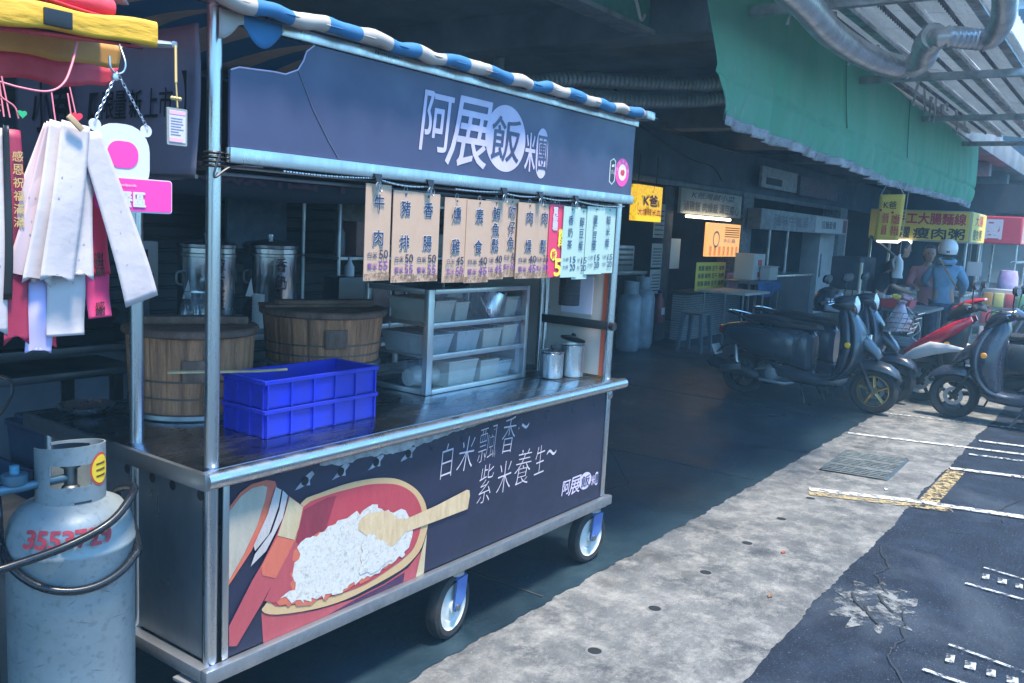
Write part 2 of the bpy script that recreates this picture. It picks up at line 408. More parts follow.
for i, (x, z, w, h, c, lb) in enumerate(((-.2,1.25,.5,.34,(.10,.05,.05),'dull maroon poster on the dark shutter, left of the urns'),(2.6,1.3,.55,.4,(.05,.07,.10),'dull blue poster on the dark shutter, right of the urns'),
        (3.7,1.2,.42,.55,(.12,.12,.11),'greyish price poster on the dark shutter behind the glass case'),(5.6,1.3,.7,.5,(.07,.05,.05),'brown notice board on the dark shutter beside the shop doorway'))):
    b = MB(); b.box((x,3.49,z),(x+w,3.518,z+h),.004); o = tag(b.build('wall_poster', mat('poster_%s' % 'abcd'[i], c, .7, 0, var=.5, vscale=9)), lb, 'poster', 'posters on the dark shutter')
sh = thing('pantry_rack', (4.0,3.1,0), 'tall dark wire rack of bottles and boxes in the shade behind the cart', 'rack')
for x in (3.2,4.9):
    for y in (2.95,3.35): b = MB(); b.tube([(x,y,0),(x,y,1.9)], .014, 8); b.build('upright', steel_dark, sh)
for z in (.3,.8,1.25,1.68): b = MB(); b.box((3.18,2.93,z),(4.92,3.37,z+.02)); b.build('wire_shelf', steel_dark, sh)
rnd = random.Random(3)
for z, nm in ((.82,'second'),(1.27,'third'),(1.70,'top')):
    x = 3.25; k = 0
    while x < 4.75:
        w = rnd.uniform(.09,.22); h = rnd.uniform(.12,.3); c = rnd.choice([(.16,.15,.14),(.05,.08,.13),(.20,.17,.12),(.07,.07,.08),(.14,.06,.05)])
        b = MB()
        if rnd.random() < .5: b.box((x,2.98,z+.001),(x+w,3.2,z+h),.008); nm2 = 'carton'
        else: w = .09; b.lathe([(0,0),(.04,0),(.042,.01),(.042,h*.6),(.018,h*.75),(.018,h*.9),(0,h*.9)], (x+.045,3.05,z+.001), 16); nm2 = 'bottle'
        pos = ['far left','left','left of centre','middle','right of centre','right','far right','right end','last','last but one','rightmost','tail'][min(k,11)]
        tag(b.build(nm2, mat('shelf_goods_%d' % int(c[0]*100), c, .5, 0, var=.3)), f'{nm2} at the {pos} of the {nm} shelf of the dark wire rack', nm2, 'goods on the dark wire rack'); x += w+rnd.uniform(.02,.07); k += 1
# far end of the lane
eb = thing('white_building', (26,1.5,0), 'tall pale building with ledges at the far end of the lane, right edge', 'building')
wb = mat('pale_render', (.62,.64,.66), .8, 0, var=.25, vscale=.8)
b = MB(); b.box((24.2,-.6,0), (32,3.4,10.5)); b.build('wall', wb, eb)
b = MB(); b.box((24.1,-.66,1.78), (24.19,3.4,1.98)); b.build('blue_band', mat('blue_band', (.03,.10,.36), .5), eb)
for i in range(4):
    for j in range(3):
        b = MB(); b.box((24.12,-.3+j*1.1,4+i*2.3), (24.19,.35+j*1.1,5.3+i*2.3), .01); f = b.build('window', mat('win_frame', (.5,.52,.55), .4), eb)
        b = MB(); b.box((24.10,-.22+j*1.1,4.08+i*2.3), (24.118,.27+j*1.1,5.22+i*2.3)); b.build('pane', mat('win_dark', (.03,.05,.08), .1), f)
for i in range(5):
    b = MB(); b.box((24.0,-.75,3.2+i*2.3), (24.19,3.4,3.36+i*2.3), .02); b.build('ledge', wb, eb)
b = MB(); b.box((24.12,.1,.95), (24.19,.55,1.35), .005); b.build('poster', mat('red_poster', (.6,.10,.12), .5), eb)
b = MB(); b.box((24.12,-.35,1.2), (24.19,-.05,1.6), .005); b.build('notice', mat('green_notice', (.15,.35,.25), .5), eb)

t = thing('far_awning', (22,.2,2.5), 'dark deep awning over the shops at the far end of the lane', 'awning')
b = MB(); b.box((19.5,-1.3,2.75), (23.9,1.25,2.83)); b.box((19.45,-1.3,2.35), (19.5,1.25,2.95)); b.build('roof', wallm, t)
b = MB(); b.box((23.6,-1.3,2.3), (23.7,1.25,4.2)); b.build('back_board', fascia, t)
for y in (-1.2,1.15): b = MB(); b.box((19.6,y-.03,0), (19.66,y+.03,2.75)); b.build('post', steel_dark, t)
# ------------------------------------------------------------------ street canopy roof
cp = thing('street_canopy', (8,-.3,3), 'old corrugated canopy roof with battens and torn strips above the tarpaulin', 'canopy')
board = mat('old_white_board', (.72,.72,.71), .8, 0, var=.5, vscale=2.2, stretch=(.6,3,1), bump=.3, bscale=14, speck=.5)
def see_through(m, col, f):       # old plastic sheeting lets part of the daylight through
    t = m.node_tree; p = t.nodes['Principled BSDF']; o = [n for n in t.nodes if n.type == 'OUTPUT_MATERIAL'][0]
    tl = t.nodes.new('ShaderNodeBsdfTranslucent'); tl.inputs[0].default_value = (*col, 1); ms = t.nodes.new('ShaderNodeMixShader'); ms.inputs[0].default_value = f
    t.links.new(p.outputs[0], ms.inputs[1]); t.links.new(tl.outputs[0], ms.inputs[2]); t.links.new(ms.outputs[0], o.inputs[0])
see_through(board, (.80,.84,.86), .45)
def roofz(y): return 3.12+(y+1.0)*.13
b = MB()
for i in range(18):
    x0 = 2.2+i*.62
    for j in range(3):
        y0 = -1.0+j*.46; dz = random.uniform(-.008,.008)
        a = Vector((x0, y0+.004, roofz(y0)+dz)); c = Vector((x0+.612, y0+.452, roofz(y0+.456)+dz))
        b.add([(a.x,a.y,a.z),(c.x,a.y,a.z),(c.x,c.y,c.z),(a.x,c.y,c.z),(a.x,a.y,a.z+.012),(c.x,a.y,a.z+.012),(c.x,c.y,c.z+.012),(a.x,c.y,c.z+.012)],
              [[0,1,2,3],[4,7,6,5],[0,4,5,1],[1,5,6,2],[2,6,7,3],[3,7,4,0]])
b.build('ceiling_board', board, cp, ang=20)
b = MB()   # corrugated sheet on top
prof = []
for i in range(380): prof.append((2.1+i*.03, .012*sin(i*pi/2)))
vs = []; fs = []
for i, (x, dz) in enumerate(prof):
    vs += [(x,-1.06,roofz(-1.06)+.07+dz), (x,.45,roofz(.45)+.07+dz)]
    if i: fs.append([2*i-2,2*i,2*i+1,2*i-1])
b.add(vs, fs); sheet_m = mat('aged_plastic_sheet', (.50,.52,.53), .6, 0, var=.5, vscale=3, col2=(.30,.27,.25)); see_through(sheet_m, (.85,.88,.90), .62); b.build('corrugated_sheet', sheet_m, cp, solid=.004)
for y in (-.93,-.5,-.05,.36):
    b = MB(); b.box((2.35,y-.022,roofz(y)-.052), (13,y+.022,roofz(y)-.006), .004, 1); b.box((2.35,y-.035,roofz(y)-.058), (13,y+.035,roofz(y)-.052)); b.build('purlin', galv, cp)
for y in (-.30,-.72,.14):      # toothed trim where the sheets end
    b = MB(); b.slab([(2.6,y,roofz(y)-.002)]+[p for i in range(150) for p in ((2.6+i*.07,y,roofz(y)-.012),(2.635+i*.07,y,roofz(y)-.045))]+[(13.1,y,roofz(y)-.012),(13.1,y,roofz(y)-.002)], (0,.01,0))
    b.build('toothed_trim', mat('trim_dark', (.16,.16,.18), .7, var=.4), cp)
for x in (4.2,6.9,9.6,12.3):
    b = MB(); b.box((x,-1.02,roofz(-1)-.13), (x+.06,.4,roofz(-1)-.068), .005); b.build('rafter', galv, cp)
rag = mat('torn_plastic', (.55,.56,.58), .6, 0, var=.4, vscale=6)
for i in range(26):
    x = random.uniform(4.6,11.5); y = .12+random.uniform(-.07,.12); l = random.uniform(.06,.30); w = random.uniform(.03,.10); z = roofz(y)-.03
    k = random.uniform(-.05,.05); q = random.uniform(-.05,.05)
    b = MB(); b.grid(lambda u, v: (x+(u-.5)*w*(1-.5*v)+k*v, y+q*v+.012*sin(u*5+v*6), z-l*v), 4, 6); b.build('torn_strip', rag, cp, solid=.002)

# ------------------------------------------------------------------ green tarpaulin
tp = thing('green_tarpaulin', (8.5,.3,2.2), 'long green tarpaulin hanging from the canopy with a grey stained hem', 'tarpaulin')
green = mat('green_tarp', (.20,.66,.45), .62, 0, var=.35, vscale=2.2, stretch=(1,1,.4), col2=(.36,.70,.54), bump=.7, bscale=7)
_t = green.node_tree; _p = _t.nodes['Principled BSDF']; _o = [n for n in _t.nodes if n.type == 'OUTPUT_MATERIAL'][0]
_tl = _t.nodes.new('ShaderNodeBsdfTranslucent'); _tl.inputs[0].default_value = (.10,.75,.52,1); _ms = _t.nodes.new('ShaderNodeMixShader'); _ms.inputs[0].default_value = .55
_t.links.new(_p.inputs['Base Color'].links[0].from_socket, _tl.inputs[0]); _t.links.new(_p.outputs[0], _ms.inputs[1]); _t.links.new(_tl.outputs[0], _ms.inputs[2]); _t.links.new(_ms.outputs[0], _o.inputs[0])
def tarp(u, v, off=0):
    x = 3.58+u*9.85
    curl = max(0, 1-u/.10)**2*.05
    top = 3.19-.10*u; bot = 2.26+curl-.06*u+.02*sin(u*9)
    z = top+(bot-top)*v
    e = max(0, (v-.62)/.38)
    y = .30-.05*v+.10*e*e*.5
    y += e*(.026*sin(x*7+v*5+2*sin(x*1.7))+.020*sin(x*19+v*16+1.9*sin(x*3)))+.022*sin(x*2.2+v*2)+(.006+.008*v)*sin(x*17+3*sin(x*.8))+.005*v*sin(x*41+v*8)
    if abs(v-.70) < .03: y += .02*(1-abs(v-.70)/.03)
    x += .28*v*(1-u)**4-.12*(1-v)*(1-u)**6
    return Vector((x, y-off, z))
b = MB(); b.grid(tarp, 420, 44); b.build('sheet', green, tp, ang=60, solid=.003)
b = MB(); b.grid(lambda u, v: tarp(u, .955+.075*v, .012), 420, 4)
b.build('hem', mat('grey_hem', (.34,.33,.36), .7, 0, var=.55, vscale=4, speck=.6), tp, ang=60, solid=.003)
b = MB()
for u in (.30,.545,.80): b.grid(lambda p, v: tarp(u+(p-.5)*.0025, v*.66, .006), 2, 20)
b.build('seam', mat('tarp_seam', (.02,.14,.09), .7), tp)
b = MB()
for i in range(70):
    u = random.random(); v = random.uniform(.5,1.0); q = tarp(u, v, .006); l = random.uniform(.02,.09); w = random.uniform(.004,.012)
    b.add([q+Vector((0,0,0)), q+Vector((w,0,0)), q+Vector((w*.5,0,-l))], [[0,1,2]])
b.build('paint_drip', mat('drip_white', (.6,.66,.64), .7), tp)
b = MB(); b.tube([(3.5,.33,3.19),(13.5,.33,3.09)], .018, 8); b.build('hanging_rail', galv, tp)

# ------------------------------------------------------------------ ducts
alu = mat('duct_foil', (.68,.70,.72), .38, .7, var=.3, vscale=6)
def duct(pts, r, nm, label, m=alu, pitch=.045):
    P = catmull(pts, 14); Q = []; d = 0
    L = [0]
    for i in range(1, len(P)): L.append(L[-1]+(P[i]-P[i-1]).length)
    n = int(L[-1]/(pitch/6)); j = 0; rr = []
    for k in range(n+1):
        s = L[-1]*k/n
        while j < len(L)-2 and L[j+1] < s: j += 1
        t = (s-L[j])/max(1e-6, L[j+1]-L[j]); Q.append(P[j].lerp(P[j+1], t)); rr.append(r*(1+.085*sin(2*pi*s/pitch)))
    b = MB(); b.tube(Q, rr, 18); o = b.build(nm, m, ang=80); tag(o, label, 'duct'); return o
duct([(2.9,-.16,2.99),(3.79,-.17,2.96),(4.65,-.11,2.94),(5.48,-.15,2.93),(5.92,-.29,2.93),(5.75,-.45,2.95),(5.37,-.55,2.96),(5.05,-.66,2.96)], .085, 'flexible_duct', 'thick silver corrugated duct sagging beside the top of the green tarpaulin')
duct([(5.2,-.60,2.95),(5.02,-.72,2.945),(5.18,-.87,2.95),(5.22,-.96,2.95),(4.9,-1.07,2.98),(4.5,-1.13,3.03),(4.1,-1.15,3.1)], .066, 'flexible_duct', 'slimmer silver duct bending up to the canopy edge near the pale building', pitch=.04)
duct([(4.0,2.1,2.60),(4.6,1.9,2.74),(5.2,1.6,2.80),(5.9,1.3,2.88),(6.3,1.0,3.0)], .06, 'flexible_duct', 'upper of two grey ducts under the dark arcade ceiling', mat('dull_foil', (.30,.33,.36), .5, .6, var=.3))
duct([(4.1,2.0,2.50),(4.7,1.85,2.62),(5.3,1.6,2.66),(6.0,1.3,2.76),(6.4,1.0,2.86)], .06, 'flexible_duct', 'lower of two grey ducts under the dark arcade ceiling', MATS['dull_foil'])
for q, lb in (((( 6.5,2.6,3.0),(7.4,2.2,2.62),(8.4,1.8,2.52),(9.4,1.2,2.66)), 'thin cable sagging under the arcade ceiling behind the cart header'),
              (((7.0,2.9,2.9),(7.9,2.4,2.45),(8.2,2.2,2.36),(8.3,2.1,2.2)), 'loose cable dangling below the arcade ceiling')):
    b = MB(); b.tube(catmull(q, 8), .008, 6); o = b.build('cable', blackp); tag(o, lb, 'cable')
# downpipe of the ceiling
b = MB(); b.tube([(5.0,2.9,3.3),(5.0,2.9,2.9),(4.95,2.9,2.84)], .05, 12); tag(b.build('ceiling_pipe', mat('pale_pipe', (.3,.34,.36), .5)), 'pale short pipe dropping from the dark arcade ceiling', 'pipe')

# hanging sign at the top
t = thing('hanging_sign', (3.3,.95,2.9), 'green lightbox sign with white scroll lettering hung high above the cart, top edge', 'sign')
b = MB(); b.box((2.5,.96,2.95), (4.12,1.08,3.26), .012); b.build('box', mat('teal_sign', (.10,.28,.22), .4, var=.2), t)
b = MB(); b.box((2.46,.93,2.915), (4.16,1.10,2.948), .006); b.build('frame', galv, t)
b = MB(); b.tube(catmull([(3.55,.95,3.22),(3.66,.95,3.05),(3.75,.95,3.13),(3.82,.95,3.16),(3.9,.95,3.08),(3.98,.95,2.98),(4.03,.95,3.02)], 8), .012, 6); b.build('scroll', white_p, t)

# ------------------------------------------------------------------ rice-roll neighbours: the K shop
SHOP0 = set(COL.objects)
def panel(nm, x0, x1, z0, z1, y, m, label, cat, d=.03, bev=.004, group=None):
    b = MB(); b.box((x0, y, z0), (x1, y+d, z1), bev); o = b.build(nm, m); 
    ORI[o] = Vector(o.location); tag(o, label, cat, group); return o
def glow(name, c, s): return mat(name, c, .4, 0, emit=c, estr=s)
ls = thing('lit_sign', (9.50,3.4,1.7), 'bright yellow backlit sign of fried food hanging in the shop doorway', 'lit sign')
m = bpy.data.materials.new('lit_food_print'); m.use_nodes = True; tt = m.node_tree; pb = tt.nodes['Principled BSDF']
tc = tt.nodes.new('ShaderNodeTexCoord'); vo = tt.nodes.new('ShaderNodeTexVoronoi'); vo.inputs['Scale'].default_value = 11
cr = tt.nodes.new('ShaderNodeValToRGB'); e = cr.color_ramp.elements; e[0].position = .0; e[0].color = (.9,.75,.25,1); e[1].position = 1; e[1].color = (.25,.07,.0,1)
k = e.new(.35); k.color = (.85,.42,.03,1); k = e.new(.62); k.color = (.9,.6,.02,1)
tt.links.new(tc.outputs['Object'], vo.inputs['Vector']); tt.links.new(vo.outputs['Distance'], cr.inputs[0])
tt.links.new(cr.outputs[0], pb.inputs['Base Color']); tt.links.new(cr.outputs[0], pb.inputs['Emission Color']); pb.inputs['Emission Strength'].default_value = .38
b = MB(); b.box((8.97,3.3,1.72), (9.9,3.40,2.2), .01); b.build('box', m, ls)
b = MB(); b.box((8.98,3.297,1.72), (9.89,3.3,1.79)); b.build('yellow_strip', glow('glow_yel', (.9,.62,.01), .4), ls)
text('K爸', white_p, ls, (9.46,3.297,2.0), w=.52, h=.15, bold=.06, name='lettering_outline')
text('K爸', red_l, ls, (9.46,3.295,2.0), w=.50, h=.14, bold=.02)
text('大塊辣米血', red_l, ls, (9.43,3.294,1.845), w=.84, h=.09, bold=.02)
ls.scale = (.80,1,1); b = MB(); b.tube([(9.1,3.35,2.2),(9.1,3.35,2.6)], .008, 6); b.tube([(9.75,3.35,2.2),(9.75,3.35,2.6)], .008, 6); b.build('hanger', blackp, ls)
t = thing('shop_board', (11.55,3.36,1.9), 'cream shop board with dark brush lettering under the lintel', 'sign')
b = MB(); b.box((10.55,3.36,1.88), (12.9,3.41,2.25), .006); b.build('board', mat('cream_board', (.42,.43,.40), .6, var=.25, vscale=3), t)
text('K爸灣鹹小菜', inkb, t, (11.75,3.358,2.17), w=1.7, h=.10, shear=.25)
text('滷雞飯 肉燥飯 湯豆腐心', mat('faded_ink', (.13,.12,.13), .7), t, (11.72,3.358,1.995), w=2.15, h=.15, bold=.015)
lt = mat('tube_lamp', (1,.9,.7), .4, emit=(1,.85,.6), estr=2.6)
b = MB(); b.tube([(10.65,3.30,1.84),(12.3,3.30,1.84)], .022, 10); tag(b.build('tube_lamp', lt), 'glowing tube lamp under the cream shop board', 'lamp')
ms = thing('menu_screen', (11.95,3.2,1.24), 'orange backlit menu panel hanging above the shop counter', 'lit sign')
b = MB(); b.box((11.3,3.22,1.25), (12.6,3.28,1.77), .01); b.build('panel', mat('lit_orange', (.85,.38,.10), .4, var=.25, vscale=2, col2=(.9,.55,.22), emit=(.85,.40,.12), estr=.45), ms)
for i in range(5):
    b = MB(); b.box((11.95,3.216,1.56+i*.035), (12.55,3.219,1.575+i*.035)); b.build('text_row', mat('menu_brown', (.25,.10,.04), .6), ms)
text('手扒雞', white_p, ms, (12.15,3.218,1.50), w=.5, h=.07, bold=.02)
b = MB(); b.lathe([(.13,0),(.10,0)], (0,0,0), 24, M=Matrix.Translation((11.62,3.217,1.52)) @ Matrix.Rotation(pi/2, 4, 'X')); b.build('round_logo', white_p, ms)
for i in range(7): text('雞\n腿\n飯', red_l, ms, (11.42+i*.175,3.217,1.34), w=.10, h=.15, ls=.85)
# counter of the shop
ct = thing('shop_counter', (11.8,3.0,0), 'shop counter faced with small white bricks below the menu panel', 'counter')
br = bpy.data.materials.new('white_brick'); br.use_nodes = True; q = br.node_tree; bt = q.nodes.new('ShaderNodeTexBrick'); tc = q.nodes.new('ShaderNodeTexCoord'); mp = q.nodes.new('ShaderNodeMapping')
mp.inputs['Rotation'].default_value = (pi/2,0,0); bt.inputs['Scale'].default_value = 7; bt.inputs['Color1'].default_value = (.36,.37,.37,1); bt.inputs['Color2'].default_value = (.28,.29,.30,1); bt.inputs['Mortar'].default_value = (.10,.11,.12,1)
bt.inputs['Mortar Size'].default_value = .03
q.links.new(tc.outputs['Object'], mp.inputs[0]); q.links.new(mp.outputs[0], bt.inputs['Vector']); q.links.new(bt.outputs[0], q.nodes['Principled BSDF'].inputs['Base Color'])
b = MB(); b.box((10.6,3.2,0), (13.05,3.4,.68)); b.build('brick_face', br, ct)
b = MB(); b.box((10.56,3.1,.69), (13.1,3.5,.73), .006); b.build('top', mat('counter_dark', (.05,.05,.055), .4), ct)
t = panel('price_sheet', 10.75, 11.85, .74, 1.17, 3.12, yellow, 'yellow price sheet with dark rows standing on the shop counter', 'price list', .012)
MATS['yellow_dim'] = None; del MATS['yellow_dim']
for r in range(3): text('香腸 雞捲 豆干 海帶', inkb, t, (11.3,3.119,1.08-r*.115), w=.98, h=.075, bold=.015)
t = panel('pink_notice', 11.95, 12.45, .75, 1.0, 3.12, mat('pink_paper', (.55,.30,.40), .7), 'pink handwritten notice beside the yellow price sheet', 'notice', .01)
text('外帶\n自取', red_l, t, (12.2,3.119,.87), w=.35, h=.2)
t = panel('small_notice', 12.5, 12.8, 1.0, 1.3, 3.2, mat('white_paper', (.55,.56,.55), .7), 'small white and green notice right of the menu panel', 'notice', .01)
b = MB(); b.box((12.52,3.197,1.02), (12.62,3.199,1.28)); b.build('green_patch', mat('green_patch', (.05,.25,.15), .6), t)
panel('back_poster', 10.62, 10.95, 1.05, 1.5, 3.5, MATS['white_paper'], 'white poster behind the shop counter near the doorpost', 'poster', .01)
grey_p = mat('grey_paper', (.30,.32,.34), .7, var=.2)
for z0, z1, lb in ((1.5,1.98,'topmost of the three grey notices on the dark doorpost'), (1.08,1.42,'middle of the three grey notices on the dark doorpost'), (.7,1.05,'lowest of the three grey notices on the dark doorpost')):
    t = panel('door_notice', 9.86, 10.19, z0, z1, 3.42, grey_p, lb, 'notice', .01, group='notices on the doorpost')
    for i in range(6):
        b = MB(); b.box((9.89,3.416,z0+.04+i*(z1-z0-.08)/6), (10.16,3.418,z0+.055+i*(z1-z0-.08)/6)); b.build('text_row', darkwood, t)
# kitchen clutter left of the post: bench, machine, gas cylinders, extinguisher
t = thing('kitchen_bench', (9.1,3.5,0), 'dark steel kitchen bench inside the shop doorway', 'bench')
b = MB(); b.box((8.3,3.46,.98), (9.85,3.9,1.03), .005); b.build('top', steel_dark, t)
for x in (8.35,9.8): b = MB(); b.box((x-.02,3.48,0), (x+.02,3.52,.98)); b.build('leg', steel_dark, t)
t = thing('griddle_machine', (9.2,3.6,1.03), 'steel griddle machine with slotted front on the kitchen bench', 'machine')
b = MB(); b.box((8.85,3.5,1.031), (9.5,3.8,1.38), .02); b.build('body', steel_dark, t)
b = MB(); [b.box((8.9,3.494,1.1+i*.07), (9.45,3.499,1.13+i*.07)) for i in range(4)]; b.build('slots', blackp, t)
def simple_cyl(x, y, r, h, m, label):
    t = thing('gas_cylinder', (x,y,0), label, 'gas cylinder', 'gas cylinders in the shop doorway')
    b = MB(); b.lathe([(r*.8,0),(r*.95,.03),(r,.08),(r,h*.8),(r*.85,h*.9),(r*.5,h*.97),(0,h)], (x,y,0), 24); b.build('body', m, t)
    b = MB(); b.lathe([(r*.6,h*.95),(r*.62,h+.12),(r*.57,h+.12),(r*.55,h*.95)], (x,y,0), 24); b.build('collar', m, t)
gasd = mat('grey_gas_paint', (.20,.24,.29), .45, .2, var=.3)
simple_cyl(8.92,3.2,.16,.8,gasd,'grey gas cylinder partly hidden behind the cart post in the shop doorway')
simple_cyl(9.35,3.25,.17,.85,gasd,'grey gas cylinder standing beside the red extinguisher in the shop doorway')
t = thing('fire_extinguisher', (9.98,3.3,.15), 'red fire extinguisher by the dark doorpost', 'fire extinguisher')
b = MB(); b.lathe([(.05,0),(.06,.02),(.06,.32),(.03,.38),(.025,.42),(0,.42)], (9.98,3.3,.3), 18); b.build('body', mat('dull_red', (.22,.03,.03), .4), t)
b = MB(); b.box((9.955,3.27,.72), (10.005,3.33,.76), .008); b.box((9.93,3.285,.755), (10.02,3.315,.77)); b.build('valve', blackp, t)
b = MB(); b.box((9.93,3.236,.42), (10.03,3.238,.52)); b.build('label', white_p, t)
bld.location.y += .30                     # the shop front line lies a little deeper
for o in list(COL.objects):
    if o not in SHOP0 and o.parent is None: o.location.y += .30
# folding table and stool
t = thing('folding_table', (11.2,2.35,0), 'pale topped folding table in front of the brick counter', 'table')
b = MB(); b.box((10.0,2.35,.79), (10.95,3.05,.825), .012); b.build('top', mat('pale_top', (.45,.44,.41), .5, var=.15), t)
for (x, y) in ((10.1,2.42),(10.85,2.42),(10.1,2.98),(10.85,2.98)):
    b = MB(); b.tube([(x,y,.79),(x+.02,y,0)], .014, 8); b.build('leg', steel_dark, t)
b = MB(); b.tube([(10.1,2.42,.25),(10.85,2.42,.25)], .01, 6); b.tube([(10.1,2.98,.25),(10.85,2.98,.25)], .01, 6); b.build('brace', steel_dark, t)
t = thing('plastic_stool', (9.55,2.75,0), 'grey plastic stool by the folding table', 'stool')
b = MB(); b.box((9.54,2.74,.50), (9.86,3.06,.535), .015); b.build('seat', mat('grey_stool', (.12,.14,.16), .5), t)
for (sx, sy) in ((-1,-1),(1,-1),(-1,1),(1,1)):
    b = MB(); b.loft([[Vector((9.70+sx*.13+dx, 2.90+sy*.13+dy, .50)) for dx, dy in ((-.025,-.025),(.025,-.025),(.025,.025),(-.025,.025))],
                     [Vector((9.70+sx*.17+dx, 2.90+sy*.17+dy, 0)) for dx, dy in ((-.02,-.02),(.02,-.02),(.02,.02),(-.02,.02))]]); b.build('leg', MATS['grey_stool'], t)

# next shop: signs, hood, fridge door, cabinet, boxes
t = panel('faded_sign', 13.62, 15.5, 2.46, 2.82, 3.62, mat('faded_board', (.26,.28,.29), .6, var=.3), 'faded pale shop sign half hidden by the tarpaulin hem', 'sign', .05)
b = MB(); b.box((13.85,3.614,2.52), (14.65,3.619,2.64)); b.build('dark_patch', darkwood, t)
t = panel('dark_sign', 15.7, 18.2, 2.44, 2.80, 3.62, mat('dark_board', (.07,.07,.10), .6, var=.3), 'dark shop sign with dull red lettering beside the faded one', 'sign', .05)
text('古早味小吃', mat('dull_red_ink', (.16,.08,.10), .7), t, (16.9,3.618,2.62), w=1.7, h=.2)
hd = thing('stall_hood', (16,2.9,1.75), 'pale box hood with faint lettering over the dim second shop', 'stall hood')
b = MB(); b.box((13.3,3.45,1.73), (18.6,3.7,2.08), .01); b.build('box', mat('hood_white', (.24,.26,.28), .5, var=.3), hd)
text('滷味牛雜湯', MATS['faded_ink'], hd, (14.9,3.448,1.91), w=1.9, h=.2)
b = MB(); b.box((16.3,3.442,1.75), (18.55,3.448,2.06)); b.build('menu_face', mat('hood_face', (.42,.44,.44), .5), hd)
text('拉麵套餐', inkb, hd, (17.2,3.440,1.91), w=1.0, h=.16)
b = MB(); b.box((18.2,3.438,1.77), (18.48,3.441,2.04)); b.build('red_seal', mat('seal', (.2,.05,.06), .5), hd)
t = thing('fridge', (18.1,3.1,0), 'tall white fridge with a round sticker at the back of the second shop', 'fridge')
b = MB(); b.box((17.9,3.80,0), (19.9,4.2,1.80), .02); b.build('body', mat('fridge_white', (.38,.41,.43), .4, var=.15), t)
b = MB(); b.lathe([(.13,0),(.10,0)], (0,0,0), 24, M=Matrix.Translation((19.1,3.796,1.5)) @ Matrix.Rotation(pi/2, 4, 'X')); b.box((18.95,3.794,1.16), (19.2,3.798,1.28)); b.build('sticker', mat('sticker_dark', (.08,.13,.12), .5), t)
b = MB(); b.box((18.0,3.77,.8), (18.04,3.799,1.3), .008); b.build('handle', steel_dark, t)
t = thing('steel_cabinet', (14.9,2.9,0), 'dark low cabinet with a steel top in the dim second shop', 'cabinet')
b = MB(); b.box((12.8,3.0,0), (14.9,3.6,.94), .01); b.build('body', darkwood, t)
b = MB(); b.box((12.75,2.96,.945), (14.95,3.64,.98), .006); b.build('top', steel, t)
for x in (13.9,14.85): b = MB(); b.tube([(x,3.5,.98),(x,3.5,1.73)], .03, 8); tag(b.build('hood_post', steel_dark), 'steel post under the pale hood, ' + ('by the mosaic pillar' if x < 14 else 'over the middle of the dark cabinet'), 'post', 'posts under the pale hood')
t = thing('paper_box', (12.9,2.4,.9), 'tall white carton with red squares beside the mosaic pillar', 'carton')
b = MB(); b.box((11.66,2.9,.93), (12.15,3.2,1.33), .006); b.build('body', mat('carton_white', (.55,.55,.55), .6), t)
b = MB(); b.box((11.85,2.894,1.15), (12.0,2.899,1.24)); b.box((11.85,2.894,.97), (12.0,2.899,1.05)); b.build('red_square', red_l, t)
t = thing('white_tub', (12.6,2.3,.9), 'small white tub next to the tall white carton', 'tub')
b = MB(); b.box((11.9,2.72,.93), (12.28,2.88,1.13), .02); b.build('body', MATS['carton_white'], t); b = MB(); b.box((11.89,2.71,1.131), (12.29,2.89,1.15), .01); b.build('lid', MATS['carton_white'], t)
t = thing('side_table', (12.4,2.5,0), 'small table draped in blue cloth beside the mosaic pillar', 'table')
b = MB(); b.box((11.32,2.68,.88), (12.35,3.22,.925), .008); b.build('top', steel_dark, t)
for (x, y) in ((11.36,2.72),(12.3,2.72),(11.36,3.18),(12.3,3.18)): b = MB(); b.box((x-.015,y-.015,0), (x+.015,y+.015,.88)); b.build('leg', steel_dark, t)
b = MB(); b.grid(lambda u, v: (11.30+1.0*u, 2.67-.02*sin(u*14)*v-.01*v, .929-(.20+.05*sin(u*5))*v), 40, 6)
tag(b.build('blue_cloth', mat('blue_cloth', (.03,.12,.34), .8, var=.3), solid=.004), 'blue cloth hanging from the small side table', 'cloth')

# fallen leaves on the strip
for i, (x, y, lb) in enumerate(((2.92,-.66,'small reddish fallen leaf in the middle of the concrete strip'),(2.33,-.80,'small brown fallen leaf nearer the asphalt edge of the strip'),(4.55,-.78,'pale scrap of paper on the strip beyond the yellow line'))):
    b = MB(); b.add([(x-.022,y,.001),(x,y-.012,.006),(x+.025,y+.004,.002),(x+.002,y+.014,.009)], [[0,1,2],[0,2,3]]); tag(b.build('fallen_leaf' if i < 2 else 'paper_scrap', mat('leaf_%s' % 'abc'[i], [(.22,.06,.04),(.16,.08,.04),(.5,.5,.46)][i], .8)), lb, 'leaf' if i < 2 else 'litter')
# cracks in the asphalt and the floor
crk = MATS['crack']
for seg in (((3.4,-1.02),(3.1,-1.12),(2.95,-1.1),(2.7,-1.22)), ((2.62,-1.3),(2.3,-1.36),(2.1,-1.34),(1.8,-1.5),(1.6,-1.48)), ((5.0,-1.5),(4.6,-1.42),(4.3,-1.5)), ((2.5,.2),(3.1,.55),(3.4,.5),(4.2,1.1))):
    P = []
    for (x0, y0), (x1, y1) in zip(seg, seg[1:]):
        for k in range(6): P.append((x0+(x1-x0)*k/6+random.uniform(-.012,.012), y0+(y1-y0)*k/6+random.uniform(-.012,.012)))
    line(P, .006, crk, .0012 if seg[0][1] < 0 else .0025, 'road_crack')

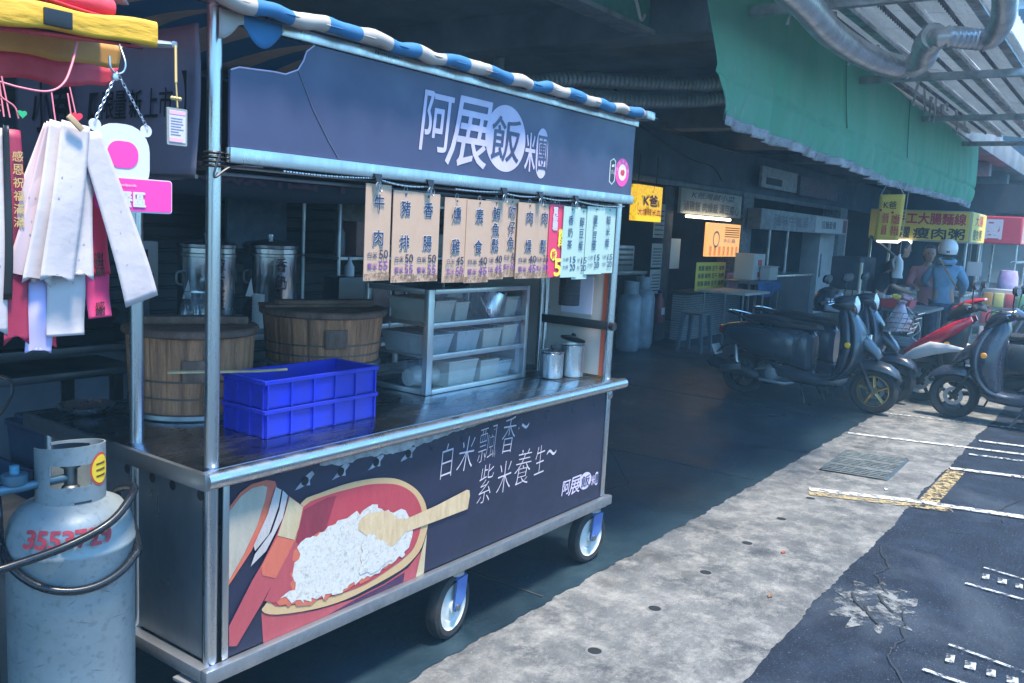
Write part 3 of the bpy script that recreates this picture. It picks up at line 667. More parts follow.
# outlines of the printed rice bowl on the front panel (metres on the panel)
MURAL={"bowl_rim": [(0.298, 0.722),(0.37, 0.736),(0.481, 0.742),(0.566, 0.738),(0.637, 0.729),(0.702, 0.713),(0.75, 0.692),(0.797, 0.663),(0.832, 0.633),(0.858, 0.599),(0.872, 0.567),(0.881, 0.529),(0.881, 0.494),(0.854, 0.43),(0.809, 0.397),(0.748, 0.376),(0.618, 0.361),(0.496, 0.354),(0.366, 0.365),(0.215, 0.398),(0.159, 0.429),(0.179, 0.452),(0.22, 0.522),(0.268, 0.628)],
 "bowl_inside": [(0.283, 0.624),(0.307, 0.708),(0.401, 0.723),(0.515, 0.722),(0.584, 0.718),(0.638, 0.709),(0.693, 0.696),(0.741, 0.677),(0.781, 0.652),(0.813, 0.623),(0.835, 0.59),(0.846, 0.559),(0.844, 0.503),(0.813, 0.441),(0.765, 0.417),(0.708, 0.401),(0.581, 0.379),(0.445, 0.383),(0.273, 0.409),(0.193, 0.441),(0.234, 0.518)],
 "bowl_shadow_print": [(0.28, 0.613),(0.307, 0.699),(0.402, 0.716),(0.437, 0.713),(0.412, 0.652),(0.392, 0.607),(0.291, 0.567)],
 "rice_print": [(0.283, 0.588),(0.343, 0.608),(0.405, 0.623),(0.485, 0.628),(0.553, 0.637),(0.587, 0.645),(0.642, 0.622),(0.698, 0.595),(0.736, 0.6),(0.777, 0.562),(0.8, 0.501),(0.783, 0.449),(0.717, 0.42),(0.616, 0.402),(0.494, 0.393),(0.365, 0.397),(0.266, 0.417),(0.222, 0.447),(0.246, 0.456),(0.279, 0.455),(0.27, 0.519),(0.292, 0.549)],
 "scoop_print": [(0.535, 0.577),(0.535, 0.598),(0.545, 0.613),(0.571, 0.621),(0.606, 0.62),(0.661, 0.611),(0.695, 0.592),(0.718, 0.57),(0.767, 0.558),(0.918, 0.568),(1.092, 0.589),(1.109, 0.583),(1.113, 0.562),(1.103, 0.512),(0.943, 0.51),(0.819, 0.51),(0.76, 0.511),(0.713, 0.482),(0.686, 0.476),(0.61, 0.521)],
 "bowl_body": [(0.159, 0.423),(0.216, 0.394),(0.366, 0.359),(0.53, 0.342),(0.673, 0.35),(0.787, 0.371),(0.861, 0.418),(0.882, 0.476),(0.87, 0.324),(0.79, 0.324),(0.566, 0.324),(0.367, 0.32),(0.168, 0.325)],
 "bowl_body_dark": [(0.414, 0.325),(0.53, 0.338),(0.673, 0.346),(0.772, 0.361),(0.766, 0.328),(0.566, 0.327)],
 "bowl_edge": [(0.855, 0.412),(0.88, 0.473),(0.872, 0.327),(0.829, 0.325)],
 "lid_rim": [(0.041, 0.768),(0.079, 0.803),(0.116, 0.819),(0.169, 0.82),(0.199, 0.81),(0.209, 0.783),(0.176, 0.707),(0.119, 0.622),(0.043, 0.542)],
 "lid_top": [(0.042, 0.756),(0.079, 0.791),(0.116, 0.807),(0.154, 0.807),(0.17, 0.799),(0.165, 0.768),(0.137, 0.692),(0.091, 0.618),(0.044, 0.558)],
 "lid_band": [(0.199, 0.793),(0.22, 0.78),(0.21, 0.732),(0.177, 0.657),(0.129, 0.62),(0.124, 0.638),(0.171, 0.717)],
 "lid_band2": [(0.225, 0.778),(0.244, 0.758),(0.227, 0.694),(0.168, 0.609),(0.115, 0.578),(0.129, 0.611),(0.187, 0.662),(0.214, 0.723)],
 "lid_slat": [(0.248, 0.756),(0.305, 0.71),(0.29, 0.644),(0.255, 0.576),(0.205, 0.513),(0.156, 0.452),(0.071, 0.354),(0.045, 0.363),(0.045, 0.423),(0.12, 0.531),(0.159, 0.578),(0.207, 0.649),(0.236, 0.709)],
 "lid_slat_pale": [(0.251, 0.752),(0.303, 0.709),(0.288, 0.649),(0.273, 0.614),(0.209, 0.644),(0.233, 0.701)],
 "lid_slat_coral": [(0.209, 0.642),(0.273, 0.612),(0.252, 0.578),(0.204, 0.515),(0.157, 0.538),(0.152, 0.567)]}

# ------------------------------------------------------------------ the food cart
CX, CL, CW = 0.0, 2.14, .86
cart = thing('food_cart', (1.07,.43,0), 'steel rice roll cart with navy sign panels and a blue and white striped canopy edge', 'food cart')
def cpart(nm, m, fn, parent=cart, **k):
    b = MB(); fn(b); return b.build(nm, m, parent, **k)
for (x, y) in ((0,0),(CL,0),(0,.36),(CL,.36),(0,CW),(CL,CW)):
    zz = (.30, 2.12) if y == 0 else (.30, 2.04) if y < .5 else (.30, .865)
    cpart('post', steel, lambda b: b.tube([(x,y,zz[0]),(x,y,zz[1])], .0195, 16))
# base frame
rail_m = mat('rail_steel', (.30,.32,.35), .45, .85, var=.45, vscale=9, rvar=.2)
cpart('base_rail', rail_m, lambda b: b.box((-.045,-.048,.284),(CL+.05,-.019,.327),.005))
cpart('base_rail', rail_m, lambda b: b.box((-.045,CW-.0,.284),(CL+.05,CW+.035,.327),.005))
cpart('base_rail', rail_m, lambda b: b.box((-.045,-.018,.286),(-.012,CW-.002,.325),.005))
cpart('base_rail', rail_m, lambda b: b.box((CL+.015,-.018,.286),(CL+.05,CW-.002,.325),.005))
cpart('floor_pan', steel_dark, lambda b: b.box((-.008,-.018,.30),(CL+.013,CW-.003,.315)))
# counter
cpart('counter_top', counter_m, lambda b: b.box((-.045,-.03,.865),(CL+.06,CW+.06,.889),.003))
def nose(b):
    b.tube([(-.05,-.045,.866),(CL+.09,-.045,.866)], .0245, 16)
cpart('counter_nosing', steel, nose)
cpart('counter_edge', steel_dark, lambda b: b.box((-.062,-.06,.842),(-.0455,CW+.06,.890),.004))
# body panels
front = cpart('front_panel', navy, lambda b: b.box((.03,-.0175,.329),(CL+.012,-.002,.842)))
cpart('corner_strip', steel, lambda b: b.box((.022,-.024,.329),(.042,-.018,.842),.002))
cpart('corner_strip', steel, lambda b: b.box((CL-.022,-.024,.329),(CL+.014,-.018,.842),.002))
side_m = mat('side_steel', (.27,.31,.35), .38, .85, var=.35, vscale=3.5, stretch=(1,1,.5), rvar=.15)
sidep = cpart('side_panel', side_m, lambda b: b.box((-.006,.03,.327),(.004,CW-.03,.842)))
cpart('side_panel', side_m, lambda b: b.box((CL-.004,.03,.327),(CL+.006,CW-.03,.842)))
cpart('side_seam', steel_dark, lambda b: (b.box((-.010,.345,.329),(-.0062,.375,.842)), b.box((-.0085,.19,.50),(-.0062,.23,.505))), sidep)
RX = Matrix.Rotation(pi/2, 4, 'X'); RY = Matrix.Rotation(pi/2, 4, 'Y')
for y in (.04,.17,.27,.40,.53):
    cpart('vent_hole', blackp, lambda b: b.lathe([(.015,0),(0,0)], (-.0068,y,.80), 18, M=RY), sidep)
# printed mural
def flat(nm, m, poly, z, jag=0, par=front, y0=-.0175):
    P = []
    for i, (x, zz) in enumerate(poly):
        P.append((x, zz))
        if jag:
            x2, z2 = poly[(i+1) % len(poly)]; L = math.hypot(x2-x, z2-zz); k = max(1, int(L/.014))
            for j in range(1, k): P.append((x+(x2-x)*j/k+random.uniform(-jag, jag), zz+(z2-zz)*j/k+random.uniform(-jag, jag)))
        else:
            pass
    b = MB(); b.add([(x, y0-z, zz) for x, zz in P], [list(range(len(P)))]); return b.build(nm, m, par, smooth=False)
def smooth_poly(poly, n=4):
    P = [Vector((x, 0, z)) for x, z in poly]; m_ = len(P); out = []
    for i in range(m_):
        a, b_, c, d = P[i-1], P[i], P[(i+1) % m_], P[(i+2) % m_]
        for k in range(n):
            t = k/n; v = .5*((2*b_)+(c-a)*t+(2*a-5*b_+4*c-d)*t*t+(3*b_-a-3*c+d)*t**3); out.append((v.x, v.z))
    return out
pr = lambda n, c, v=.25, c2=None, s=9, st=(1,1,1): mat(n, tuple(q*.85 for q in c), .5, 0, var=v, vscale=s*1.6, col2=c2 or tuple(q*.55 for q in c), stretch=(2.2,1,.5), rvar=.12, speck=.25)
tan_m = pr('print_tan', (.50,.36,.20), .3, (.45,.27,.12), 10)
redin = pr('print_red', (.40,.06,.075), .3, (.34,.03,.05), 5)
dred = pr('print_dusty_red', (.40,.075,.085), .4, (.30,.045,.06), 7)
mar = pr('print_maroon', (.26,.03,.055), .3, None, 6)
coral = pr('print_coral', (.55,.15,.08), .4, (.42,.08,.06), 12)
cream = pr('print_cream', (.50,.42,.28), .3, (.36,.27,.15), 10)
palep = pr('print_pale', (.44,.40,.33), .3, (.27,.24,.19), 8, (1,1,.3))
whit = pr('print_white', (.50,.46,.45), .2)
dpur = pr('print_dark_purple', (.06,.02,.07), .4)
scoopm = pr('print_wood', (.47,.32,.17), .3, (.56,.43,.27), 14, (1,1,4))
rice_m = bpy.data.materials.new('print_rice'); rice_m.use_nodes = True; q = rice_m.node_tree
vo = q.nodes.new('ShaderNodeTexVoronoi'); vo.inputs['Scale'].default_value = 95; tc = q.nodes.new('ShaderNodeTexCoord'); cr = q.nodes.new('ShaderNodeValToRGB')
no = q.nodes.new('ShaderNodeTexNoise'); no.inputs['Scale'].default_value = 22; no.inputs['Detail'].default_value = 8
e = cr.color_ramp.elements; e[0].position = .0; e[0].color = (.52,.50,.47,1); e[1].position = 1; e[1].color = (.22,.20,.18,1); k = e.new(.5); k.color = (.47,.45,.42,1)
mxr = q.nodes.new('ShaderNodeMix'); mxr.data_type = 'RGBA'; mxr.inputs[7].default_value = (.52,.40,.26,1); rg = q.nodes.new('ShaderNodeMapRange'); rg.inputs[1].default_value = .56; rg.inputs[2].default_value = .75; rg.inputs[4].default_value = .5
q.links.new(tc.outputs['Object'], vo.inputs[0]); q.links.new(tc.outputs['Object'], no.inputs[0]); no2 = q.nodes.new('ShaderNodeTexNoise'); no2.inputs['Scale'].default_value = 70; no2.inputs['Detail'].default_value = 9; no2.inputs['Roughness'].default_value = .72; no2.inputs['Distortion'].default_value = 1.1
q.links.new(tc.outputs['Object'], no2.inputs[0]); r2 = q.nodes.new('ShaderNodeMapRange'); r2.inputs[1].default_value = .68; r2.inputs[2].default_value = .30; q.links.new(no2.outputs[0], r2.inputs[0]); q.links.new(r2.outputs[0], cr.inputs[0])
q.links.new(no.outputs[0], rg.inputs[0]); q.links.new(rg.outputs[0], mxr.inputs[0]); q.links.new(cr.outputs[0], mxr.inputs[6]); q.links.new(mxr.outputs[2], q.nodes['Principled BSDF'].inputs['Base Color'])
u = .0009
flat('bowl_print', dred, MURAL['bowl_body'], u); flat('bowl_shade_print', dpur, MURAL['bowl_body_dark'], 2*u); flat('bowl_edge_print', cream, MURAL['bowl_edge'], 3*u)
flat('bowl_rim_print', tan_m, smooth_poly(MURAL['bowl_rim'], 3), 4*u); flat('bowl_inside_print', redin, smooth_poly(MURAL['bowl_inside'], 3), 5*u)
flat('bowl_inside_shade_print', mar, MURAL['bowl_shadow_print'], 6*u)
flat('bowl_left_print', dred, [(.205,.516),(.27,.612),(.285,.60),(.30,.52),(.29,.44),(.20,.44),(.165,.458)], 6.2*u)
flat('rice_shade_print', coral, [(x-.012, z-.008) for x, z in MURAL['rice_print']], 6.5*u, .010)
flat('rice_print', rice_m, MURAL['rice_print'], 7.5*u, .011); flat('scoop_print', scoopm, MURAL['scoop_print'], 8.5*u)
flat('rice_print', rice_m, [(.55,.53),(.60,.55),(.63,.52),(.67,.50),(.70,.47),(.70,.43),(.62,.41),(.55,.42)], 9.3*u, .010)
flat('lid_rim_print', coral, MURAL['lid_rim'], 4*u); flat('lid_top_print', palep, MURAL['lid_top'], 5*u)
flat('lid_slat_print', dred, MURAL['lid_slat'], 6*u); flat('lid_slat_pale_print', cream, MURAL['lid_slat_pale'], 7*u); flat('lid_slat_coral_print', coral, MURAL['lid_slat_coral'], 7*u)
flat('lid_band_print', whit, MURAL['lid_band'], 7.6*u); flat('lid_band_print', whit, MURAL['lid_band2'], 7.6*u)
# panel wear: dimples, torn holes, torn grey strip
for i, x in enumerate((.31,.455,.61,.765)):
    flat('torn_flap', mat('torn_film', (.26,.26,.29), .6, 0, var=.5, vscale=30), [(x-.035,.765),(x-.012,.785),(x+.004,.80),(x+.03,.812),(x+.04,.80),(x+.022,.785),(x+.024,.768),(x+.004,.772)], u, .003)
    b = MB(); b.lathe([(.014,0),(0,0)], (x+.002,-.0198,.786), 16, M=RX); b.build('torn_hole', hole_m, front)
for x in (.90,1.07,1.235,1.425,1.63,1.84,2.03):
    b = MB(); b.lathe([(.021,0),(.017,.0035),(.0,.0045)], (x,-.0176,.792), 20, M=RX); b.build('dimple', navy, front)
flat('torn_strip', mat('bare_panel', (.30,.31,.32), .6, .2, var=.5, vscale=25), [(.37,.823),(.46,.806),(.56,.813),(.66,.803),(.74,.80),(.86,.808),(.93,.815),(1.02,.822),(1.16,.829),(1.25,.838),(1.2,.841),(.37,.841)], u, .004)
hand = mat('hand_ink', (.46,.40,.44), .6)
for k_, (ch, x_, z_, w_, h_) in enumerate((('白',.975,.722,.075,.125),('米',1.085,.728,.10,.13),('飄',1.215,.742,.125,.13),('香',1.355,.755,.09,.145),('~',1.455,.775,.075,.028),('紫',1.215,.585,.095,.15),('米',1.335,.587,.10,.125),('養',1.465,.602,.115,.145),('生',1.585,.610,.08,.12),('~',1.675,.625,.075,.028))):
    text(ch, hand, front, (x_,-.0175,z_), w=w_, h=h_, shear=.22, bold=-.016, xd=(1,0,.05*(-1)**k_), up=(-.05*(-1)**k_,0,1))
# sign logo builder
def logo(par, x0, x1, z0, z1, y):
    w, h = x1-x0, z1-z0; cz = (z0+z1)/2
    text('阿', lilac, par, (x0+.115*w, y, cz+.06*h), w=.225*w, h=.80*h, bold=.008, shear=.14)
    text('展', lilac, par, (x0+.345*w, y, cz-.0*h), w=.33*w, h=.98*h, bold=.008, shear=.22)
    P = [(x0+.63*w+.165*w*cos(2*pi*k/48), cz+.01*h+.5*h*sin(2*pi*k/48)) for k in range(48)]
    flat('logo_disc', lilac, P, .0012, par=par, y0=y)
    text('飯', navy_hdr, par, (x0+.63*w, y, cz), w=.235*w, h=.66*h, bold=.008, shear=.08, push=.0024)
    P = [(x0+.948*w+.054*w*cos(a)*(1), cz-.12*h+.40*h*math.copysign(abs(sin(a))**.6, sin(a))) for a in [2*pi*k/32 for k in range(32)]]
    flat('logo_disc', lilac, P, .0012, par=par, y0=y)
    text('米', lilac, par, (x0+.842*w, y, cz-.13*h), w=.09*w, h=.60*h, bold=.02)
    text('團', navy_hdr, par, (x0+.952*w, y, cz-.12*h), w=.082*w, h=.56*h, bold=.01, push=.0024)
logo(front, 1.775, 2.095, .395, .475, -.0175)
# header box
HZ0, HZ1 = 1.742, 2.046
hp = [(.025,HZ0),(.025,1.934),(.05,1.944),(.10,1.947),(.16,1.951),(.20,1.951),(.243,1.970),(.262,1.998),(.272,2.024),(.300,HZ1),(2.195,HZ1),(2.195,HZ0)]
b = MB(); b.slab([(x, -.032, z) for x, z in hp], (0,.009,0)); hdr = b.build('header_panel', navy_hdr, cart, smooth=False)
b = MB(); P = [(.243,-.0335,1.970),(.30,-.0335,1.87),(.36,-.0335,1.79),(.40,-.0335,1.745)]; b.tube(P, .0011, 5); b.build('crack', mat('crack_pale', (.16,.15,.19), .6), hdr)
b = MB(); b.tube([(x, -.033, z) for x, z in hp[1:10]], .0022, 5); b.build('broken_edge', lilac, hdr)
cpart('header_rail', steel, lambda b: b.box((.02,-.042,1.700),(2.205,-.018,1.7405),.004))
cpart('header_rail', steel, lambda b: b.box((.02,-.042,2.0475),(2.21,-.018,2.078),.004))
cpart('header_back', darkwood, lambda b: (b.box((2.19,-.015,1.70),(2.205,CW,2.05)), b.box((.03,CW,1.70),(2.2,CW+.012,2.05))))
logo(hdr, .745, 1.492, 1.768, 2.006, -.032)
# round and hexagon stickers
RXc = RX
b = MB(); b.lathe([(.062,0),(0,0)], (2.098,-.0335,1.836), 40, M=RX); st = b.build('round_sticker', pink, hdr)
b = MB(); b.lathe([(.036,0),(0,0)], (2.098,-.0345,1.836), 32, M=RX); b.build('sticker_centre', mat('sticker_pale', (.75,.62,.66), .5), hdr)
flat('sticker_emblem', red_l, [(2.078,1.832),(2.084,1.848),(2.094,1.845),(2.104,1.85),(2.118,1.842),(2.114,1.826),(2.104,1.822),(2.09,1.824)], .0035, par=hdr, y0=-.032)
for k in range(9):
    a = pi*.93-k*pi*.86/8
    text('祥', white_l, hdr, (2.098+.049*cos(a), -.0335, 1.836+.049*sin(a)), w=.013, h=.016, xd=(sin(a),0,-cos(a)), up=(cos(a),0,sin(a)))if k % 2 == 0 else None
hexp = [(1.992,1.878),(2.016,1.886),(2.030,1.876),(2.030,1.798),(2.010,1.782),(1.992,1.792)]
flat('badge_sticker', white_p, [(1.985,1.878),(2.016,1.892),(2.037,1.880),(2.037,1.796),(2.011,1.776),(1.985,1.788)], .0012, par=hdr, y0=-.032)
flat('badge_sticker', blackp, hexp, .002, par=hdr, y0=-.032)
text('安心', white_l, hdr, (2.011,-.0345,1.832), w=.03, h=.02); flat('badge_bar', white_p, [(2.0,1.852),(2.022,1.856),(2.022,1.866),(2.0,1.862)], .0028, par=hdr, y0=-.032)
# canopy
stripe = bpy.data.materials.new('striped_canvas'); stripe.use_nodes = True; q = stripe.node_tree; tc = q.nodes.new('ShaderNodeTexCoord'); sp = q.nodes.new('ShaderNodeSeparateXYZ')
ma = q.nodes.new('ShaderNodeMath'); ma.operation = 'MULTIPLY'; ma.inputs[1].default_value = 1/.245; ad = q.nodes.new('ShaderNodeMath'); ad.operation = 'ADD'; ad.inputs[1].default_value = 20.15; fr = q.nodes.new('ShaderNodeMath'); fr.operation = 'FRACT'
gt = q.nodes.new('ShaderNodeMath'); gt.operation = 'GREATER_THAN'; gt.inputs[1].default_value = .5; mx = q.nodes.new('ShaderNodeMix'); mx.data_type = 'RGBA'
mx.inputs[6].default_value = (.030,.17,.36,1); mx.inputs[7].default_value = (.46,.41,.37,1)
n = q.nodes.new('ShaderNodeTexNoise'); n.inputs['Scale'].default_value = 14; n.inputs['Detail'].default_value = 6; mu = q.nodes.new('ShaderNodeMix'); mu.data_type = 'RGBA'; mu.blend_type = 'MULTIPLY'; mu.inputs[0].default_value = .45
for a_, b_ in ((tc.outputs['Object'], sp.inputs[0]), (sp.outputs[0], ma.inputs[0]), (ma.outputs[0], ad.inputs[0]), (ad.outputs[0], fr.inputs[0]), (fr.outputs[0], gt.inputs[0]), (gt.outputs[0], mx.inputs[0]), (tc.outputs['Object'], n.inputs[0]), (mx.outputs[2], mu.inputs[6]), (n.outputs[0], mu.inputs[7]), (mu.outputs[2], q.nodes['Principled BSDF'].inputs['Base Color'])): q.links.new(a_, b_)
q.nodes['Principled BSDF'].inputs['Roughness'].default_value = .75
b = MB()
b.grid(lambda u_, v: (-.28+2.56*u_, -.10+1.15*v, 2.092+.02*sin(u_*30)*sin(v*pi)+.08*sin(v*pi)), 80, 12)
can = b.build('canopy', stripe, cart, solid=.004)
b = MB()
Q = [Vector((-.30+2.46*i/120, -.082+.004*sin(i*.9), 2.094+.004*sin(i*.7)+.004*sin(i*.23))) for i in range(121)]
b.tube(Q, [.0205+.002*sin(i*.55+sin(i)) for i in range(121)], 14); b.build('rolled_edge', stripe, can)
b = MB(); b.box((-.27,-.06,2.082),(2.24,-.02,2.10),.005); b.box((2.16,-.11,2.075),(2.235,-.03,2.115),.01); b.build('canopy_rail', steel, cart)
b = MB(); b.grid(lambda u_, v: (-.02+.20*u_, -.045, 2.075-.055*v*(.35+abs(cos(u_*pi*1.5)))), 14, 4); b.build('valance', stripe, can, solid=.003)
b = MB(); b.grid(lambda u_, v: (-.275+.02*sin(v*6), -.08+1.1*u_, 2.09-.07*v*(.75+.25*cos(u_*24))), 60, 4); b.build('valance', stripe, can, solid=.003)
# left banner on the side of the header
ban = mat('grey_banner', (.17,.145,.19), .55, 0, var=.25, vscale=2.5, bump=.25, bscale=5)
b = MB(); b.grid(lambda u_, v: (-.024+.008*sin(u_*9+v*4), .035+.95*u_, 2.045-(.385+.012*sin(u_*11))*v), 40, 14); sb = b.build('side_banner', ban, cart, solid=.003)
bl = mat('brush_black', (.008,.008,.010), .6)
text('】', bl, sb, (-.036,.075,1.865), w=.022, h=.125, xd=(0,-1,0))
for s_, y_ in (('市',.155),('上',.225),('新',.300),('量',.375),('限',.44),('【',.515)):
    text(s_, bl, sb, (-.036,y_,1.852), w=.062, h=.075, xd=(0,-1,0), bold=.012, shear=.1)
text('小卷', bl, sb, (-.036,.75,1.86), w=.24, h=.15, xd=(0,-1,0), bold=.02)
b = MB(); b.tube([(-.03,.03,1.66),(-.03,.98,1.66)], .006, 6); b.tube([(-.005,.03,1.69),(-.005,.98,1.69)], .012, 8); b.build('banner_rail', steel_dark, cart)
# ties round the front post
b = MB()
for k in range(4): b.lathe([(.024,-.004),(.028,0),(.024,.004)], (0,0,1.69+.011*k), 16)
b.tube(catmull([(.0,-.025,1.72),(-.02,-.03,1.66),(.03,-.035,1.69),(.12,-.045,1.695)], 6), .003, 5); b.build('tie', blackp, cart)
# end panel on the right with orange edge, black bar, bolt
cpart('end_panel', mat('beige_panel', (.44,.40,.35), .5, 0, var=.25, vscale=2), lambda b: b.box((CL+.0,.045,.90),(CL+.010,CW-.02,1.68)))
cpart('orange_edge', mat('orange_strip', (.50,.085,.03), .5), lambda b: b.box((CL-.004,.022,.90),(CL+.012,.043,1.68)))
cpart('cross_bar', blackp, lambda b: (b.box((CL-.030,-.0,1.120),(CL-.010,.36,1.160),.004)))
cpart('inner_post', steel, lambda b: b.tube([(CL-.02,.375,.889),(CL-.02,.375,1.70)], .013, 12))
cpart('paper_notice', mat('paper_blue', (.55,.55,.66), .7), lambda b: b.box((CL-.004,.10,1.18),(CL-.001,.27,1.36)))
for z in (1.145,): cpart('knob', blackp, lambda b: b.lathe([(0,-.012),(.02,-.012),(.02,.012),(0,.012)], (CL-.02,-.025,1.14), 14, M=RX))
cpart('bolt', steel, lambda b: (b.box((CL-.012,-.03,.80),(CL+.014,-.0245,.835),.002), b.lathe([(.007,0),(.006,.006),(0,.006)], (CL+.003,-.030,.815), 10, M=RX)))
# interior roof underside and wire rail for the menu
cpart('menu_rail', steel_dark, lambda b: (b.tube([(0,.01,1.672),(CL,.01,1.672)], .005, 8), b.tube([(0,-.01,1.690),(CL,-.01,1.690)], .004, 6)))
# casters
blue_p = mat('blue_paint', (.03,.10,.36), .45, 0, var=.4, vscale=25, col2=(.07,.14,.30))
hubm = mat('hub_cream', (.50,.52,.50), .5, 0, var=.35, vscale=10)
def caster(x, y, rot):
    M = Matrix.Translation((x, y, 0)) @ Matrix.Rotation(rot, 4, 'Z')
    b = MB(); b.box((-.055,-.045,.262),(.055,.045,.273),.003, M=M); c = b.build('caster', galv, cart)
    b = MB(); b.lathe([(.035,.238),(.042,.245),(.042,.258),(.030,.2615)], (0,0,0), 20, M=M); b.build('swivel', galv, c)
    b = MB()
    for s_ in (-1, 1):
        b.slab([M @ Vector(q) for q in ((-.035,s_*.036,.236),(.04,s_*.036,.236),(.028,s_*.036,.15),(-.015,s_*.036,.108),(-.045,s_*.036,.113),(-.05,s_*.036,.125))], M.to_3x3() @ Vector((0,s_*.005,0)))
    b.box((-.035,-.033,.230),(.04,.033,.2375),.002, M=M); b.build('fork', blue_p, c)
    Mw = M @ Matrix.Translation((-.03,0,.126)) @ RX @ Matrix.Diagonal((1.095,1.095,1.05,1))
    b = MB(); b.lathe([(.083,-.024),(.100,-.027),(.112,-.020),(.115,-.008),(.115,.008),(.112,.020),(.100,.027),(.083,.024)], (0,0,0), 40, M=Mw); b.build('tyre', rubber, c)
    b = MB(); b.lathe([(.0,-.026),(.022,-.026),(.024,-.018),(.052,-.013),(.056,-.017),(.078,-.017),(.0835,-.023),(.0835,.023),(.078,.017),(.056,.017),(.052,.013),(.024,.018),(.022,.026),(0,.026)], (0,0,0), 36, M=Mw); b.build('wheel', hubm, c)
    b = MB(); b.lathe([(0,-.046),(.013,-.046),(.013,-.040),(.008,-.04),(.008,.04),(.013,.04),(.013,.046),(0,.046)], (0,0,0), 8, M=Mw); b.build('axle', steel_dark, c)
caster(1.105,.030,R_(8)); caster(2.14,.030,R_(-4)); caster(.0,.05,R_(4)); caster(1.10,.80,R_(30)); caster(2.12,.80,R_(-14)); caster(.06,.80,0)

# ------------------------------------------------------------------ on the counter
ZC = .8895
crate_m = mat('crate_blue', (.006,.018,.36), .40, 0, var=.3, vscale=9, rvar=.12, speck=.15)
def crate(z0, z1, label, top):
    x0, x1, y0, y1 = .278, .763, .128, .345
    t = thing('plastic_crate', ((x0+x1)/2, (y0+y1)/2, z0), label, 'crate', 'stacked blue crates on the counter')
    b = MB(); w = .006
    b.box((x0+.012,y0+.012,z0),(x1-.012,y1-.012,z0+w))
    for a, c in (((x0+.008,y0+.008,z0+w),(x1-.008,y0+.014,z1)), ((x0+.008,y1-.014,z0+w),(x1-.008,y1-.008,z1)), ((x0+.008,y0+.0145,z0+w),(x0+.014,y1-.0145,z1)), ((x1-.014,y0+.0145,z0+w),(x1-.008,y1-.0145,z1))): b.box(a, c)
    for (a, c) in (((x0,y0,z1-.012),(x1,y0+.0075,z1+.001)), ((x0,y1-.0075,z1-.012),(x1,y1,z1+.001)), ((x0,y0+.0078,z1-.012),(x0+.0075,y1-.0078,z1+.001)), ((x1-.0075,y0+.0078,z1-.012),(x1,y1-.0078,z1+.001))): b.box(a, c, .0015, 1)
    for i in range(6):
        x = x0+.010+(x1-x0-.026)*i/5
        b.box((x,y0+.001,z0+.002),(x+.006,y0+.0078,z1-.0125)); b.box((x,y1-.0078,z0+.002),(x+.006,y1-.001,z1-.0125))
    for j in range(4):
        y = y0+.012+(y1-y0-.030)*j/3
        b.box((x0+.001,y,z0+.002),(x0+.0078,y+.006,z1-.0125)); b.box((x1-.0078,y,z0+.002),(x1-.001,y+.006,z1-.0125))
    b.build('shell', crate_m, t)
crate(ZC, ZC+.088, 'lower of the two stacked blue plastic crates on the steel counter', 0)
crate(ZC+.090, ZC+.180, 'upper open blue plastic crate with a wooden stick across its corner', 1)
b = MB(); P = catmull([(.10,.36,1.085),(.20,.335,1.080),(.34,.26,1.078),(.42,.20,1.084)], 6); b.loft([sellipse(p, .013 if i < 14 else .011, .004, (.5,.85,0), (0,0,1), 12) for i, p in enumerate(P)])
tag(b.build('bamboo_paddle', mat('bamboo', (.45,.33,.17), .6, var=.25, vscale=20)), 'long flat bamboo stick lying across the corner of the blue crate', 'stick')

wood_a = mat('barrel_wood', (.54,.23,.105), .7, 0, var=.6, vscale=5, stretch=(9,9,.5), col2=(.10,.045,.028), bump=.5, bscale=40, speck=.6)
wood_d = mat('lid_wood', (.15,.08,.055), .65, 0, var=.6, vscale=6, stretch=(1,5,1), bump=.4, bscale=30, speck=.5)
def barrel(x, y, z0, z1, r0, r1, label, tall_lid):
    t = thing('wooden_barrel', (x,y,z0), label, 'barrel', 'wooden rice barrels on the cart counter')
    N_ = 22
    b = MB(); vs = []; n = N_*6
    def ring(rad, z): return [Vector((x+(rad-(.0045 if k % 6 == 0 else 0))*cos(2*pi*k/n), y+(rad-(.0045 if k % 6 == 0 else 0))*sin(2*pi*k/n), z)) for k in range(n)]
    secs = [ring(r0+(r1-r0)*q, z0+(z1-z0)*q) for q in (0,.02,.25,.5,.75,.98,1)]
    b.loft(secs); b.build('staves', wood_a, t, ang=25)
    for q in (.27,.48):
        b = MB(); rr = r0+(r1-r0)*q; b.lathe([(rr-.001,-.003),(rr+.0022,-.003),(rr+.0024,.003),(rr-.001,.003)], (x,y,z0+(z1-z0)*q), 64); b.build('hoop', mat('hoop_wire', (.12,.09,.07), .5, .5), t)
    b = MB(); b.lathe([(0,z1+.002),(r1+.010,z1+.002),(r1+.014,z1+.007),(r1+.014,z1+.022),(r1+.008,z1+.028),(0,z1+.030)], (x,y,0), 72); lid = b.build('lid', wood_d, t)
    b = MB(); b.obox((x+.01,y,z1+.042), (.055,r1*1.7,.026), (0,0,R_(68) if tall_lid else R_(60)), .006); 
    if tall_lid: b.obox((x-.03,y+.02,z1+.034), (.10,r1*1.8,.012), (0,0,R_(68)), .004)
    b.build('lid_batten', wood_d, lid)
    b = MB(); b.obox((x-r1*.5,y-r1*.86,z0+(z1-z0)*.62), (.085,.010,.07), (0,0,R_(-30)), .004); b.build('stave_patch', wood_d, t)
    b = MB(); b.lathe([(r0+.008,z0-.0005),(r0+.012,z0+.004),(r0+.012,z0+.018),(r0+.004,z0+.022)], (x,y,0), 56); b.build('base_ring', steel_dark, t)
    return t
barrel(.365,.63,ZC+.001,1.160,.195,.208,'left wooden rice barrel behind the upright posts, with a plain flat lid',0)
